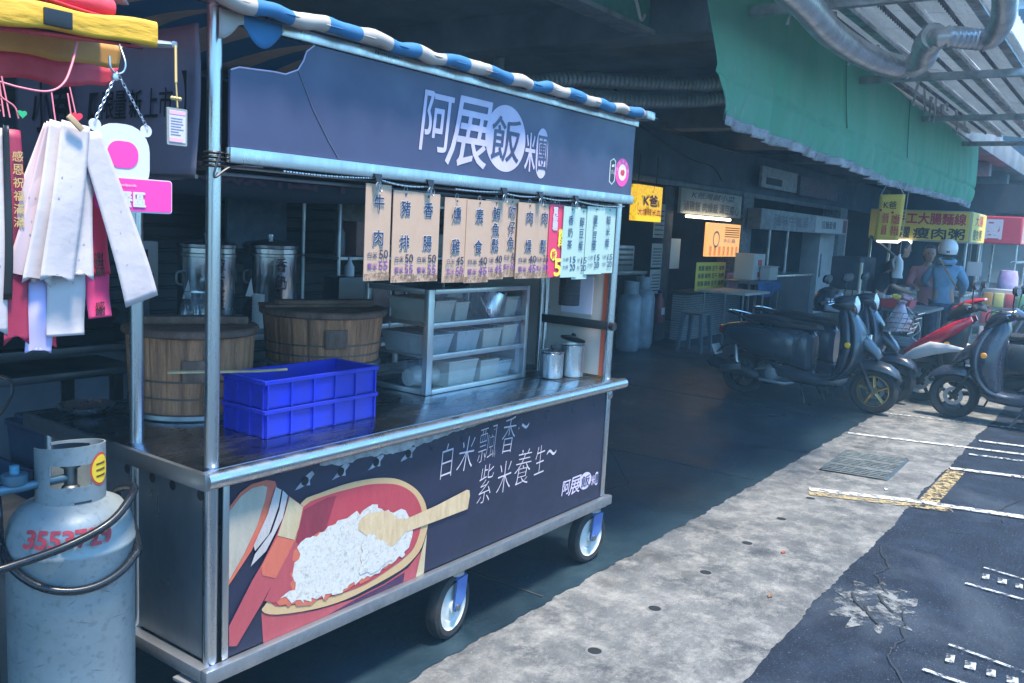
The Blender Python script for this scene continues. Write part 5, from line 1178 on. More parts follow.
# pink cord swagged under the awning
pc = mat('pink_cord', (.62,.16,.20), .6)
b = MB(); b.tube(catmull([(-.80,-.30,1.80),(-.67,-.315,1.782),(-.63,-.32,1.776),(-.585,-.325,1.776),(-.555,-.325,1.795),(-.530,-.31,1.838),(-.510,-.29,1.882)], 6), .0022, 6)
tag(b.build('pink_string', pc), 'pink string swagged under the awning that carries the paper ribbons', 'string')
# ribbons
rw = mat('ribbon_white', (.49,.425,.425), .6, 0, var=.10, vscale=8, bump=.2, bscale=25); rp = mat('ribbon_blush', (.50,.36,.37), .55, 0, var=.08, vscale=6); rr_ = mat('ribbon_red', (.62,.03,.07), .5); rc = mat('ribbon_crimson', (.30,.02,.055), .5, 0, var=.2, vscale=10); rl = mat('ribbon_lilac', (.42,.36,.58), .6)
def ribbon(x0, z0, x1, z1, w0, w1, y, m, label, notch=0, curve=.02, writing=None, seed=0):
    t = thing('paper_ribbon', (x0,y,min(z0,z1)), label, 'ribbon', 'paper ribbons hanging on the pink string')
    d = Vector((x1-x0, 0, z1-z0)); L_ = d.length; d.normalize(); s_ = Vector((-d.z, 0, d.x)); s_ = s_ if s_.x > 0 else -s_
    rnd = random.Random(seed); ph = rnd.uniform(0,6)
    def f(u_, v):
        w = w0+(w1-w0)*v; e = notch*(1-abs(2*u_-1))*(-1) if notch else 0
        vv = v
        p = Vector((x0, y, z0))+d*(L_*vv)+s_*((u_-.5)*w)
        if v > .97: p += d*e
        p += Vector((0, -curve*sin(v*pi)*.6+.002*sin(v*7+ph)+.0015*sin(u_*pi+v*3+ph), 0))+s_*(curve*.5*sin(v*pi))
        return p
    b = MB(); b.grid(f, 8, 24); b.build('sheet', m, t, solid=.0008)
    if m in (rw, rp):
        b = MB()
        for k in range(5):
            c = f(rnd.uniform(.15,.85), rnd.uniform(.2,.9))+Vector((0,-.0012,0)); q = rnd.uniform(.0006,.0018); b.add([c+Vector((q,0,0)), c+Vector((0,0,q*1.6)), c+Vector((-q*1.3,0,0)), c+Vector((0,0,-q))], [[0,1,2,3]])
        b.build('ribbon_spot', mat('spot_grey', (.30,.29,.31), .7), t)
    if writing:
        for k, ch in enumerate(writing):
            c = f(.5, .78+.09*k if len(writing) < 4 else .12+.06*k); text(ch, blackp if m is not rc else mat('gold_ink', (.5,.34,.12), .5), t, c+Vector((0,-.004,0)), w=w1*.4, h=.018, bold=.01)
    return t
top = 1.700
ribbon(-.585,1.715,-.682,1.462,.022,.066,-.335,rp,'blush white ribbon fanned out furthest to the left',.018,.010,seed=1)
ribbon(-.582,1.718,-.650,1.432,.030,.056,-.342,rp,'pale ribbon with a pointed tail just right of the leftmost one',.022,.006,seed=2)
ribbon(-.572,1.722,-.622,1.425,.040,.054,-.349,rw,'white ribbon tucked behind the broad front ribbon on its left',.02,.003,seed=3)
ribbon(-.552,1.722,-.592,1.430,.052,.064,-.364,rw,'broad white ribbon hanging straight in front of the bunch',.016,.0,seed=4)
ribbon(-.540,1.712,-.545,1.432,.050,.052,-.354,rw,'white ribbon showing at the right behind the broad front one',.02,.0,seed=5)
ribbon(-.528,1.708,-.420,1.388,.048,.072,-.357,rw,'white ribbon swung out to the right across the steel post',0,.008,seed=6)
ribbon(-.560,1.46,-.562,1.325,.072,.074,-.334,rw,'short white ribbon with a square end below the front bunch',0,.0,seed=7)
ribbon(-.600,1.44,-.612,1.295,.050,.050,-.330,rl,'lilac ribbon peeping out low behind the white bunch',.012,.0,seed=8)
ribbon(-.505,1.60,-.492,1.440,.048,.048,-.328,rr_,'red ribbon with black writing behind the swung white one',0,.0,'謝惠顧',seed=9)
ribbon(-.495,1.46,-.488,1.355,.050,.048,-.322,mat('ribbon_rose', (.66,.05,.16), .5),'rose ribbon with black writing hanging lowest on the right',0,.0,'感謝',seed=10)
ribbon(-.650,1.70,-.655,1.315,.020,.046,-.338,rc,'crimson ribbon with gold writing at the left edge of the photo',.02,.004,'感恩祝福滿滿',seed=11)
ribbon(-.640,1.60,-.628,1.330,.03,.050,-.327,rc,'dark crimson ribbon behind the fanned pale ones',.02,.004,'恭賀新禧',seed=12)
ribbon(-.605,1.42,-.600,1.300,.05,.055,-.322,rr_,'small red ribbon end with a jagged tail at the bottom',.02,.0,seed=13)
ribbon(-.685,1.70,-.690,1.335,.025,.040,-.342,rw,'white ribbon cut by the left edge of the photo',.012,.0,seed=14)
ribbon(-.668,1.705,-.672,1.40,.010,.014,-.346,blackp,'thin black ribbon strip beside the crimson one',0,.004,seed=15)
for i, (x, z1_, lb) in enumerate(((-.578,1.72,'pink thread tied to the white ribbon bunch'),(-.548,1.73,'twin pink thread with a small red heart'),(-.668,1.72,'knotted pink thread at the left edge'))):
    t = thing('pink_thread', (x,-.33,z1_), lb, 'thread', 'pink threads on the string')
    b = MB(); b.tube([(x,-.325,1.778),(x+.002,-.335,z1_)], .0014, 6); 
    if i: b.tube([(x+.004,-.325,1.790),(x+.012,-.335,z1_)], .0014, 6)
    if i == 2:
        b.tube(catmull([(x-.01,-.325,1.78),(x,-.33,1.755),(x+.02,-.335,1.74),(x+.026,-.336,1.72)], 5), .0014, 6)
        for k in range(5): b.lathe([(.001,-.004),(.004,0),(.001,.004)], (x-.004,-.328,1.770-.010*k), 8)
    b.build('thread', pc, t)
def heart(x, z, y, m, s_, label):
    P = [(x+s_*.0625*(16*sin(q)**3)*.06*16/16, z+s_*.06*(13*cos(q)-5*cos(2*q)-2*cos(3*q)-cos(4*q))*.0625) for q in [2*pi*k/28 for k in range(28)]]
    b = MB(); b.slab([(a_, y, c_) for a_, c_ in P], (0,.003,0)); tag(b.build('heart_charm', m), label, 'charm')
heart(-.540,1.736,-.345,mat('heart_red', (.65,.03,.06), .4),.16,'small red heart charm on the twin pink thread'); heart(-.640,1.728,-.347,mat('heart_green', (.03,.35,.13), .4),.13,'tiny green heart charm at the left among the pink threads')
b = MB(); b.obox((-.560,-.374,1.722), (.034,.006,.010), (0,R_(42),0), .001); tag(b.build('clothes_peg', mat('peg_wood', (.42,.28,.15), .6)), 'small wooden clothes peg gripping the white ribbons', 'peg')

# ------------------------------------------------------------------ behind the cart: table with urns, shelf, bins
bt = thing('back_table', (1.9,2.0,0), 'dark steel table behind the cart that carries the drink urns', 'table')
b = MB(); b.box((.9,1.65,.925),(3.1,2.45,.955),.004); b.build('top', steel_dark, bt)
for (x, y) in ((.95,1.7),(3.05,1.7),(.95,2.4),(3.05,2.4)):
    b = MB(); b.box((x-.02,y-.02,0),(x+.02,y+.02,.925)); b.build('leg', steel_dark, bt)
urn_m = mat('urn_steel', (.50,.52,.54), .22, 1, var=.25, vscale=4, bump=.12, bscale=14)
def urn(x, y, chars, label):
    t = thing('drink_urn', (x,y,.956), label, 'urn', 'steel drink urns behind the cart')
    R0 = .145; z = .957
    b = MB(); b.lathe([(0,0),(R0-.004,0),(R0,.006),(R0,.375),(R0+.004,.378),(R0+.004,.392),(R0,.396),(R0,.42),(R0-.004,.424),(0,.424)], (x,y,z), 56); b.build('body', urn_m, t)
    b = MB(); b.lathe([(R0+.006,.425),(R0+.007,.44),(R0-.01,.452),(.03,.47),(0,.471)], (x,y,z), 48); lid = b.build('lid', urn_m, t)
    b = MB(); b.lathe([(.010,.47),(.016,.485),(.014,.497),(0,.50)], (x,y,z), 16); b.build('knob', steel, lid)
    for s_ in (-1, 1):
        b = MB(); b.tube(catmull([(x+s_*R0,y,z+.30),(x+s_*(R0+.03),y,z+.29),(x+s_*(R0+.03),y,z+.24),(x+s_*R0,y,z+.23)], 4), .006, 8); b.build('side_handle', steel_dark, t)
    a = math.atan2(-1.987-y, -1.414-x)+.42
    for k, ch in enumerate(chars):
        c = Vector((x+R0*cos(a), y+R0*sin(a), z+.335-k*.095)); text(ch, mat('urn_ink', (.05,.012,.022), .5), t, c, w=.062, h=.075, xd=(-sin(a),cos(a),0), bold=.012, push=.005)
    b = MB(); b.box((x-.02,y-R0-.05,z+.03),(x+.02,y-R0+.005,z+.06),.006); b.build('tap', steel_dark, t)
urn(1.385,2.0,'醇豆漿','left steel drink urn partly hidden by the front post, lettered vertically in three characters')
urn(1.795,2.0,'香奶','right steel drink urn lettered with two characters, above the right barrel')
b = MB()
for k in range(9): b.lathe([(.030,0),(.034,.02),(.035,.022)], (1.60,1.85,.957+.02*k), 20)
tag(b.build('cup_stack', mat('paper_cup', (.55,.55,.54), .6, var=.15)), 'stack of white paper cups between the two drink urns', 'cup stack')
t = thing('control_box', (1.08,2.0,1.2), 'beige control box with a small dark display left of the drink urns', 'control box')
b = MB(); b.box((1.02,2.1,1.14),(1.17,2.16,1.40),.006); b.build('case', mat('beige_box', (.36,.31,.29), .5), t)
b = MB(); b.box((1.05,2.096,1.32),(1.11,2.099,1.36)); b.lathe([(.012,0),(0,0)], (1.10,2.098,1.28), 14, M=RX); b.box((1.05,2.096,1.21),(1.14,2.099,1.24)); b.build('display', blackp, t)
b = MB(); b.box((1.06,2.115,.956),(1.13,2.15,1.14)); b.build('stand', steel_dark, t)
b = MB(); b.lathe([(0,0),(.065,0),(.072,.01),(.072,.15),(.05,.18),(.05,.20),(.055,.20),(.055,.215),(0,.22)], (1.17,1.78,.957), 28); tag(b.build('glass_jar', glassmat('jar_glass', a=.22)), 'clear glass jar left of the left drink urn', 'jar')
for x, lb in ((1.235,'white napkin tip folded left of the left drink urn'),(1.62,'white napkin tip folded between the two drink urns')):
    b = MB(); b.add([(x-.028,1.95,1.12),(x+.028,1.95,1.115),(x+.005,1.945,1.22),(x-.0,1.98,1.12)], [[0,1,2],[0,2,3],[1,3,2]]); tag(b.build('folded_napkin', white_p), lb, 'napkin', 'folded napkins by the urns')
b = MB(); b.lathe([(0,0),(.03,0),(.03,.06),(.012,.09),(.012,.12),(0,.12)], (2.45,2.05,.957+.25), 16); tag(b.build('sauce_bottle', mat('pale_bottle', (.35,.37,.40), .4)), 'small pale bottle on a stand right of the drink urns', 'bottle')
b = MB(); b.box((2.30,1.98,.957),(2.60,2.12,1.2065),.01); tag(b.build('dark_box', blackp), 'dark box carrying the small pale bottle', 'box')
for x in (2.05,2.2,2.72):
    pass
b = MB(); b.tube([(2.25,1.5,.89),(2.25,1.5,1.18)], .006, 8); b.tube([(2.38,1.5,.89),(2.38,1.5,1.17)], .006, 8); b.box((2.1,1.42,.87),(2.5,1.58,.89)); b.tube([(2.3,1.5,0),(2.3,1.5,.87)], .02, 8); tag(b.build('rod_stand', steel_dark), 'steel stand with two upright rods behind the right barrel', 'stand')
# hanging dark cloth banner with faint lettering behind the urns
t = thing('dark_banner', (2.2,2.8,1.55), 'dark banner with faint maroon lettering hanging behind the urns', 'banner')
b = MB(); b.grid(lambda u_, v: (.5+3.6*u_, 2.8+.02*sin(u_*22), 2.02-.36*v+.015*sin(u_*9)*v), 40, 5); b.build('cloth', mat('banner_dark', (.020,.020,.030), .8), t, solid=.003)
text('紫米飯糰早餐', mat('maroon_ink', (.075,.03,.045), .8), t, (2.4,2.775,1.84), w=2.6, h=.2, bold=.02)
t = thing('back_shelf', (.2,1.3,0), 'black metal shelf frame with trays at the left behind the gas cylinder', 'shelf')
for z, x0_ in ((.905,-1.1),(1.0,-1.1)):
    b = MB(); b.box((x0_,1.28,z),(.62,1.31,z+.03),.004); b.box((x0_,1.70,z),(.62,1.73,z+.03),.004); b.box((x0_,1.312,z+.004),(.62,1.698,z+.014)); b.build('shelf_board', steel_dark, t)
for x in (-1.05,.47): 
    for y in (1.32,1.70): b = MB(); b.box((x,y-.02,0),(x+.04,y+.02,1.5)if x < 0 else (x+.04,y+.02,.904),.003); b.build('upright', blackp, t)
tr = mat('dark_tray', (.025,.028,.034), .4, .3)
for (x, y, z, w, lb) in ((.0,1.5,1.032,.5,'dark baking tray at the left of the black shelf'),(.36,1.48,1.032,.42,'dark baking tray at the right end of the black shelf')):
    b = MB(); b.loft([[Vector((x+sx*w/2*s_, y+sy*.17*s_, zz)) for sx, sy in ((-1,-1),(1,-1),(1,1),(-1,1))] for zz, s_ in ((z,.9),(z+.055,1),(z+.055,.96),(z+.012,.88))]); tag(b.build('baking_tray', tr), lb, 'tray', 'baking trays on the black shelf')
b = MB(); b.loft([[Vector((.34+sx*.17*s_, 1.48+sy*.14*s_, zz)) for sx, sy in ((-1,-1),(1,-1),(1,1),(-1,1))] for zz, s_ in ((1.089,.92),(1.15,1),(1.16,1.03))]); tag(b.build('lidded_box', tr), 'dark lidded food box on top of the right baking tray', 'box')
binm = mat('bin_blue', (.035,.055,.10), .5, 0, var=.2, vscale=4)
t = thing('storage_bin', (.25,1.5,.3), 'dark blue lidded bin under the black shelf', 'bin')
b = MB(); b.loft([[Vector((.275+sx*.17*s_, 1.25+sy*.15*s_, zz)) for sx, sy in ((-1,-1),(1,-1),(1,1),(-1,1))] for zz, s_ in ((.42,.9),(.735,1))]); b.build('body', binm, t)
b = MB(); b.box((.095,1.09,.737),(.455,1.41,.765),.012); b.box((.12,1.12,.766),(.43,1.38,.785),.012); b.build('lid', binm, t)
b = MB(); b.box((-.6,1.05,.35),(.6,1.45,.40),.004); [b.box((x-.02,1.08,0),(x+.02,1.12,.35)) for x in (-.5,.55)]; [b.box((x-.02,1.38,0),(x+.02,1.42,.35)) for x in (-.5,.55)]; tag(b.build('low_bench', steel_dark), 'low dark bench under the black shelf that carries the bins', 'bench')
t = thing('dish_bin', (-.12,1.2,.40), 'dark blue open bin at the left edge, beside the lidded bin', 'bin')
b = MB(); b.loft([[Vector((-.15+sx*.2*s_, 1.22+sy*.15*s_, zz)) for sx, sy in ((-1,-1),(1,-1),(1,1),(-1,1))] for zz, s_ in ((.402,.88),(.64,1),(.64,.95),(.42,.84))]); b.build('body', binm, t)
t = thing('apron_sheet', (.4,2.1,.3), 'pale printed plastic sheet with curly drawings hanging behind the bins', 'sheet')
b = MB(); b.grid(lambda u_, v: (-.4+1.5*u_, 2.3+.03*sin(u_*18), .92-.62*v), 30, 5); b.build('sheet', mat('pale_sheet', (.14,.17,.21), .7, var=.2), t, solid=.003)
for k in range(6):
    cx, cz = -.05+k*.19, .80-.06*(k % 2)
    b = MB(); b.tube(catmull([(cx+(.05-.006*j)*cos(j*.9), 2.262, cz+(.045-.005*j)*sin(j*.9)) for j in range(8)], 4), .004, 5); b.build('curl', blackp, t)
b = MB(); b.tube(catmull([(-.5,1.0,1.1),(-.16,.9,1.03),(-.11,.88,.98),(-.16,.87,.90),(-.25,.86,.84)], 6), .006, 6); tag(b.build('power_cable', blackp), 'black cable hanging below the ribbons at the left', 'cable')
t = thing('side_table', (-.3,.75,0), 'low dark steel table behind the gas cylinder', 'table')
b = MB(); b.box((-1.0,.55,.60),(-.10,.95,.63),.004); b.build('top', steel_dark, t)
for (x, y) in ((-.95,.6),(-.15,.6),(-.95,.9),(-.15,.9)): b = MB(); b.box((x-.015,y-.015,0),(x+.015,y+.015,.60)); b.build('leg', steel_dark, t)
# wall fittings low left behind: crates stacked in the dark
for i, (x, z, lb) in enumerate(((2.2,0,'bottom dark crate of the pile in the dim arcade behind the cart'),(2.22,.32,'middle dark crate of the pile in the dim arcade behind the cart'),(2.19,.64,'top dark crate of the pile in the dim arcade behind the cart'))):
    b = MB(); b.box((x+1.9,2.2,z+.001),(x+2.5,2.7,z+.30),.02); tag(b.build('dark_crate', darkwood), lb, 'crate', 'dark crates behind the cart')

# ------------------------------------------------------------------ scooters
sc_black = mat('scooter_black', (.028,.038,.050), .30, 0, var=.25, vscale=4, coat=.6)
sc_matte = mat('scooter_plastic', (.016,.017,.020), .55, 0, var=.25, vscale=10)
sc_red = mat('scooter_red', (.42,.012,.035), .25, 0, coat=.6, var=.1, vscale=3)
sc_white = mat('scooter_white', (.66,.66,.67), .28, 0, coat=.5, var=.06, vscale=3)
sc_navy = mat('scooter_navy', (.022,.030,.050), .30, 0, coat=.5, var=.15, vscale=3)
sc_grey = mat('scooter_grey', (.20,.23,.26), .4, .3, var=.15)
seat_m = mat('seat_vinyl', (.018,.019,.022), .5, 0, var=.2, vscale=9, bump=.1, bscale=60)
goldr = mat('gold_rim', (.42,.28,.10), .35, .85, var=.2); blackr = mat('black_rim', (.03,.032,.036), .35, .5)
chrome = mat('chrome', (.62,.64,.66), .12, 1); lens_m = mat('lamp_lens', (.62,.68,.70), .08, .2, coat=.8); amber = mat('amber_lens', (.85,.30,.01), .2, coat=.8); yel_lens = mat('yellow_reflector', (.90,.50,.0), .25, coat=.5); redlens = mat('red_lens', (.40,.01,.01), .2, coat=.8)
plate_m = mat('plate_white', (.62,.64,.64), .5)

def scooter(loc, rz, label, body=sc_black, rim=goldr, rear=None, nose=None, stripe=None, wr=.215, dome=True, steer=0, basket=False, plate=None, tw=.050):
    root = thing('parked_scooter', (0,0,0), label, 'scooter', 'parked scooters')
    rear = rear or body
    Y90 = Matrix.Rotation(pi/2, 4, 'X')
    def part(nm, m, fn, par=root, **k): b = MB(); fn(b); return b.build(nm, m, par, **k)
    def wheel(cx, nm, rm_):
        M = Matrix.Translation((cx, 0, wr)) @ Y90; ri = wr*.66
        w = part(nm, rubber, lambda b: b.lathe([(ri,-tw*.75),(ri+.02,-tw*.95),(wr-.025,-tw*1.0),(wr-.007,-tw*.7),(wr,-tw*.25),(wr,tw*.25),(wr-.007,tw*.7),(wr-.025,tw*1.0),(ri+.02,tw*.95),(ri,tw*.75)], n=48, M=M))
        def rimf(b):
            b.lathe([(ri+.004,-tw*.8),(ri-.004,-tw*.82),(ri-.012,-tw*.5),(ri-.012,tw*.5),(ri-.004,tw*.82),(ri+.004,tw*.8)], n=40, M=M)
            b.lathe([(0,-tw*.75),(.032,-tw*.75),(.036,-tw*.4),(.036,tw*.4),(.032,tw*.75),(0,tw*.75)], n=20, M=M)
            for k in range(5):
                a = 2*pi*k/5+.3
                for s_ in (-1, 1):
                    p0 = M @ Vector((.03*cos(a), .03*sin(a), s_*tw*.42)); p1 = M @ Vector((ri*cos(a+.10), ri*sin(a+.10), s_*tw*.45))
                    b.tube([p0,(p0+p1)/2,p1], [.016,.012,.014], 8)
        part('rim', rm_, rimf, w)
        part('brake_disc', steel_dark, lambda b: b.lathe([(.05,-.004),(.085,-.004),(.085,.004),(.05,.004),(.05,-.004)], n=32, M=M @ Matrix.Translation((0,0,-tw*.9))), w)
        return w
    wheel(0, 'front_wheel', rim); wheel(-1.27, 'rear_wheel', blackr)
    U = Vector((0,1,0))
    # leg shield and floorboard in one shell
    path = [(-.30,.985,.075,.05),(-.235,.88,.115,.065),(-.165,.76,.175,.075),(-.135,.64,.205,.080),(-.150,.52,.215,.075),(-.205,.40,.205,.06),(-.30,.31,.185,.05),(-.43,.275,.175,.045),(-.60,.265,.175,.05),(-.80,.28,.165,.055)]
    def shell(b):
        C = catmull([(p[0],p[1],p[2]) for p in path], 4); T = catmull([(p[3],0,0) for p in path], 4); secs = []
        for i, c in enumerate(C):
            d = (C[min(i+1,len(C)-1)]-C[max(i-1,0)]); dd = Vector((d.x,0,d.y)).normalized(); nn = Vector((-dd.z,0,dd.x))
            s = sellipse((c.x,0,c.y), c.z, T[i].x*.5, U, nn, 24, 3.0)
            fwd = 1 if i < 24 else 0     # curve the shield: edges sweep back
            for v in s: v.x -= fwd*.55*(v.y**2)/.2*.5*max(0, 1-i/26)
            secs.append(s)
        b.loft(secs)
    part('leg_shield', body, shell)
    part('glove_box', body, lambda b: b.loft([sellipse((f,0,z), w, d, U, (1,0,0), 20, 2.8) for f, z, w, d in ((-.32,.97,.08,.05),(-.31,.88,.11,.07 if dome else .10),(-.27,.75,.155,.075 if dome else .125),(-.24,.60,.185,.07 if dome else .13),(-.27,.45,.18,.07 if dome else .11),(-.33,.32,.155,.06))]))
    part('floor_mat', sc_matte, lambda b: (b.box((-.66,-.14,.296),(-.33,.14,.306),.004), b.obox((-.30,0,.34),(.10,.26,.01),(0,R_(48),0))))
    part('side_skirt', body, lambda b: b.loft([sellipse((f,0,z), w, h, U, (0,0,1), 20, 3.2) for f, z, w, h in ((-.22,.30,.10,.03),(-.30,.265,.16,.055),(-.48,.255,.178,.062),(-.68,.265,.182,.07),(-.88,.31,.175,.075),(-.98,.36,.13,.04))]))
    part('seam', sc_matte, lambda b: [b.tube(catmull([(-.66,s_*.178,.70),(-.70,s_*.197,.58),(-.72,s_*.195,.44),(-.86,s_*.196,.405),(-1.25,s_*.178,.46)], 5), .004, 5) for s_ in (-1,1)])
    for s_ in (-1, 1): part('brake_cable', sc_matte, lambda b: b.tube(catmull([(-.39,s_*.18,1.02),(-.24,s_*.17,1.03),(-.20,s_*.10,.95),(-.24,s_*.05,.86)], 5), .005, 5))
    # front nose panel
    def nosef(b):
        secs = []
        for f, z, w, h in ((-.20,.70,.10,.10),(-.10,.645,.115,.12),(-.02,.575,.10,.09),(.03,.52,.07,.05)):
            secs.append(sellipse((f,0,z), w, h*.5, U, (.5,0,.87), 18, 2.5))
        b.loft(secs)
    part('front_cover', nose or body, nosef)
    part('horn_cover', chrome if dome else sc_matte, lambda b: b.box((-.118,-.02,.60),(-.06,.02,.74),.012) if dome else b.box((-.06,-.06,.50),(-.0,.06,.54),.01))
    for s_ in (-1, 1):
        part('turn_lamp', lens_m, lambda b: b.loft([sellipse((-.175+.02*q,s_*(.118+.02*q),.60+.11*q), .022*(1-abs(q-.5)*1.2), .020, (.5,s_*.75,0), (.4,0,.9), 12, 2) for q in (0.02,.25,.5,.75,.98)]))
        part('reflector', yel_lens if dome else amber, lambda b: b.lathe([(0,.012),(.022,.010),(.027,.004),(.027,-.01)], n=20, M=Matrix.Translation((-.23,s_*.195,.635)) @ Matrix.Rotation(-s_*pi/2, 4, 'X')))
    # fender
    def fend(b):
        secs = []
        for (f, z, w, h) in ((.235,.395,.035,.012),(.20,.435,.075,.05),(.12,.468,.092,.075),(.0,.485,.095,.085),(-.12,.475,.09,.085),(-.20,.42,.08,.08),(-.235,.33,.07,.04)):
            s = []
            for k in range(17):
                a = pi*k/16; s.append(Vector((f, w*cos(a), z-.06+h*sin(a)+.0)))
            for k in range(17):
                a = pi*(16-k)/16; s.append(Vector((f, (w-.007)*cos(a), z-.066+h*sin(a)*.95)))
            secs.append(s)
        b.loft(secs)
    part('front_fender', body, fend)
    for s_ in (-1, 1):
        part('fork', sc_matte, lambda b: (b.tube([(-.17,s_*.075,.56),(-.005,s_*.078,wr+.01)], .017, 10), b.tube([(-.06,s_*.078,.33),(.0,s_*.08,wr)], .022, 10)))
    # steering head, bars, lamp
    if dome:
        part('headset', body, lambda b: b.loft([sellipse((f,0,z), w, h, U, (0,0,1), 22, 2.3) for f, z, w, h in ((-.47,.99,.03,.02),(-.43,1.0,.10,.055),(-.36,1.005,.125,.075),(-.28,1.005,.11,.08),(-.235,1.0,.085,.075))]))
        hl = part('headlight', chrome, lambda b: b.lathe([(.082,-.03),(.088,0),(.084,.012),(.076,.014)], n=36, M=Matrix.Translation((-.235,0,1.0)) @ Matrix.Rotation(R_(82), 4, 'Y')))
        part('lens', mat('headlight_glass', (.80,.82,.80), .10, coat=.8), lambda b: b.lathe([(.079,.006),(.06,.022),(.03,.030),(0,.032)], n=32, M=Matrix.Translation((-.235,0,1.0)) @ Matrix.Rotation(R_(82), 4, 'Y')), hl)
    else:
        part('headset', body, lambda b: b.loft([sellipse((f,0,z), w, h, U, (.35,0,.94), 20, 2.6) for f, z, w, h in ((-.52,1.0,.05,.03),(-.44,1.03,.12,.05),(-.34,1.0,.15,.07),(-.24,.92,.13,.06),(-.19,.86,.08,.03))]))
        for s_ in (-1, 1):
            part('headlight', lens_m, lambda b: b.loft([sellipse((-.15-.05*q,s_*(.06+.085*q),.60+.13*q), .030*(1.05-abs(q-.4)), .022, U, (.6,0,.8), 12, 2) for q in (0,.3,.6,.95)]))
    part('handlebar', chrome, lambda b: b.tube(catmull([(-.47,-.34,1.005),(-.43,-.2,1.02),(-.39,-.08,1.01),(-.39,.08,1.01),(-.43,.2,1.02),(-.47,.34,1.005)], 5), .012, 10))
    for s_ in (-1, 1):
        part('grip', rubber, lambda b: b.tube([(-.445,s_*.235,1.018),(-.475,s_*.355,1.003)], .018, 12))
        part('brake_lever', chrome, lambda b: b.tube(catmull([(-.40,s_*.19,1.02),(-.375,s_*.24,1.015),(-.40,s_*.34,1.0)], 5), .006, 6))
        mm = part('mirror', sc_matte, lambda b: b.loft([sellipse((-.43+.02*q,s_*(.30),1.235), .075*(1-q*q*.5), .045*(1-q*q*.5), (.15,1,.1), (0,0,1), 20, 2.2) for q in (-.8,0,.8)]))
        part('mirror_stem', sc_matte, lambda b: b.tube(catmull([(-.42,s_*.20,1.02),(-.415,s_*.23,1.11),(-.42,s_*.27,1.20)], 5), .006, 8), mm)
        part('mirror_glass', chrome, lambda b: b.loft([sellipse((-.452-.004*q,s_*.30,1.235), .066, .037, (.15,1,.1), (0,0,1), 18, 2.2) for q in (0,1)]), mm)
    # rear body
    def rearb(b):
        secs = [sellipse((f,0,z), w, h, U, (0,0,1), 26, e) for f, z, w, h, e in ((-.575,.50,.10,.17,3.2),(-.62,.52,.155,.20,3.2),(-.75,.545,.185,.20,3),(-.95,.56,.20,.185,2.8),(-1.15,.58,.195,.165,2.6),(-1.33,.60,.165,.13,2.4),(-1.46,.62,.115,.085,2.2),(-1.53,.635,.05,.04,2))]
        b.loft(secs)
    rb = part('rear_body', rear, rearb)
    for s_ in (-1, 1):
        part('side_panel', stripe or rear, lambda b: b.loft([sellipse((f,s_*y,z), w, h, (0,1,0), (0,0,1), 14, 2.6) for f, y, z, w, h in ((-.74,.165,.55,.035,.10),(-.80,.180,.55,.040,.135),(-1.0,.188,.56,.042,.130),(-1.2,.175,.585,.042,.11),(-1.36,.14,.61,.035,.07),(-1.45,.10,.625,.02,.03))]), rb)
    def seatf(b):
        b.loft([sellipse((f,0,z), w, h, U, (0,0,1), 22, 3.8) for f, z, w, h in ((-.53,.735,.07,.012),(-.56,.745,.12,.028),(-.70,.752,.145,.034),(-.86,.757,.158,.036),(-.95,.772,.158,.044),(-1.15,.785,.148,.040),(-1.27,.785,.115,.028),(-1.31,.782,.07,.012))])
    part('seat', seat_m, seatf)
    part('grab_rail', chrome if dome else sc_matte, lambda b: b.tube(catmull([(-1.10,-.17,.74),(-1.30,-.16,.80),(-1.46,-.08,.83),(-1.46,.08,.83),(-1.30,.16,.80),(-1.10,.17,.74)], 6), .012, 10))
    part('tail_light', redlens, lambda b: b.loft([sellipse((f,0,.63), w, .045, U, (0,0,1), 16, 2.4) for f, w in ((-1.515,.07),(-1.545,.06),(-1.555,.03))]))
    part('rear_fender', sc_matte, lambda b: b.loft([sellipse((f,0,z), .06, .008, U, (.5,0,.86), 12, 3) for f, z in ((-1.40,.50),(-1.52,.44),(-1.60,.34))]))
    part('number_plate', plate_m, lambda b: b.obox((-1.575,0,.42),(.006,.19,.11),(0,R_(-25),0),.002))
    # engine, exhaust, shock, stand
    part('engine', steel_dark, lambda b: (b.box((-1.32,.05,.17),(-.80,.13,.33),.03), b.lathe([(0,-.04),(.08,-.04),(.095,-.02),(.095,.02),(0,.03)], n=24, M=Matrix.Translation((-.93,-.12,.265)) @ Y90), b.box((-1.10,-.10,.17),(-.76,.06,.36),.02)))
    part('engine_cover', galv, lambda b: (b.lathe([(0,.0),(.055,.0),(.062,-.012),(.03,-.016),(0,-.016)], n=20, M=Matrix.Translation((-.93,-.155,.265)) @ Matrix.Rotation(-pi/2, 4, 'X')), b.tube([(-1.05,-.14,.19),(-.80,-.14,.18),(-.72,-.10,.20)], .016, 8), b.tube([(-1.22,-.13,.24),(-1.05,-.14,.30),(-.84,-.14,.36)], .012, 8)))
    part('exhaust', sc_matte, lambda b: b.loft([sellipse((f,-.165,z), w, w*1.1, U, (0,0,1), 18, 2.2) for f, z, w in ((-1.05,.22,.018),(-1.10,.235,.045),(-1.2,.255,.056),(-1.45,.295,.058),(-1.56,.31,.048),(-1.60,.315,.02))]))
    part('exhaust_shield', steel_dark, lambda b: b.obox((-1.33,-.226,.285),(.22,.004,.06),(0,R_(-9),0),.0015))
    for s_ in (-1, 1):
        part('shock', galv, lambda b: b.tube([(-1.27,s_*.125,.25),(-1.31,s_*.125,.35),(-1.33,s_*.125,.50)], [.020,.024,.018], 12))
    part('side_stand', sc_matte, lambda b: b.tube([(-.62,.12,.25),(-.50,.20,.02)], .011, 8))
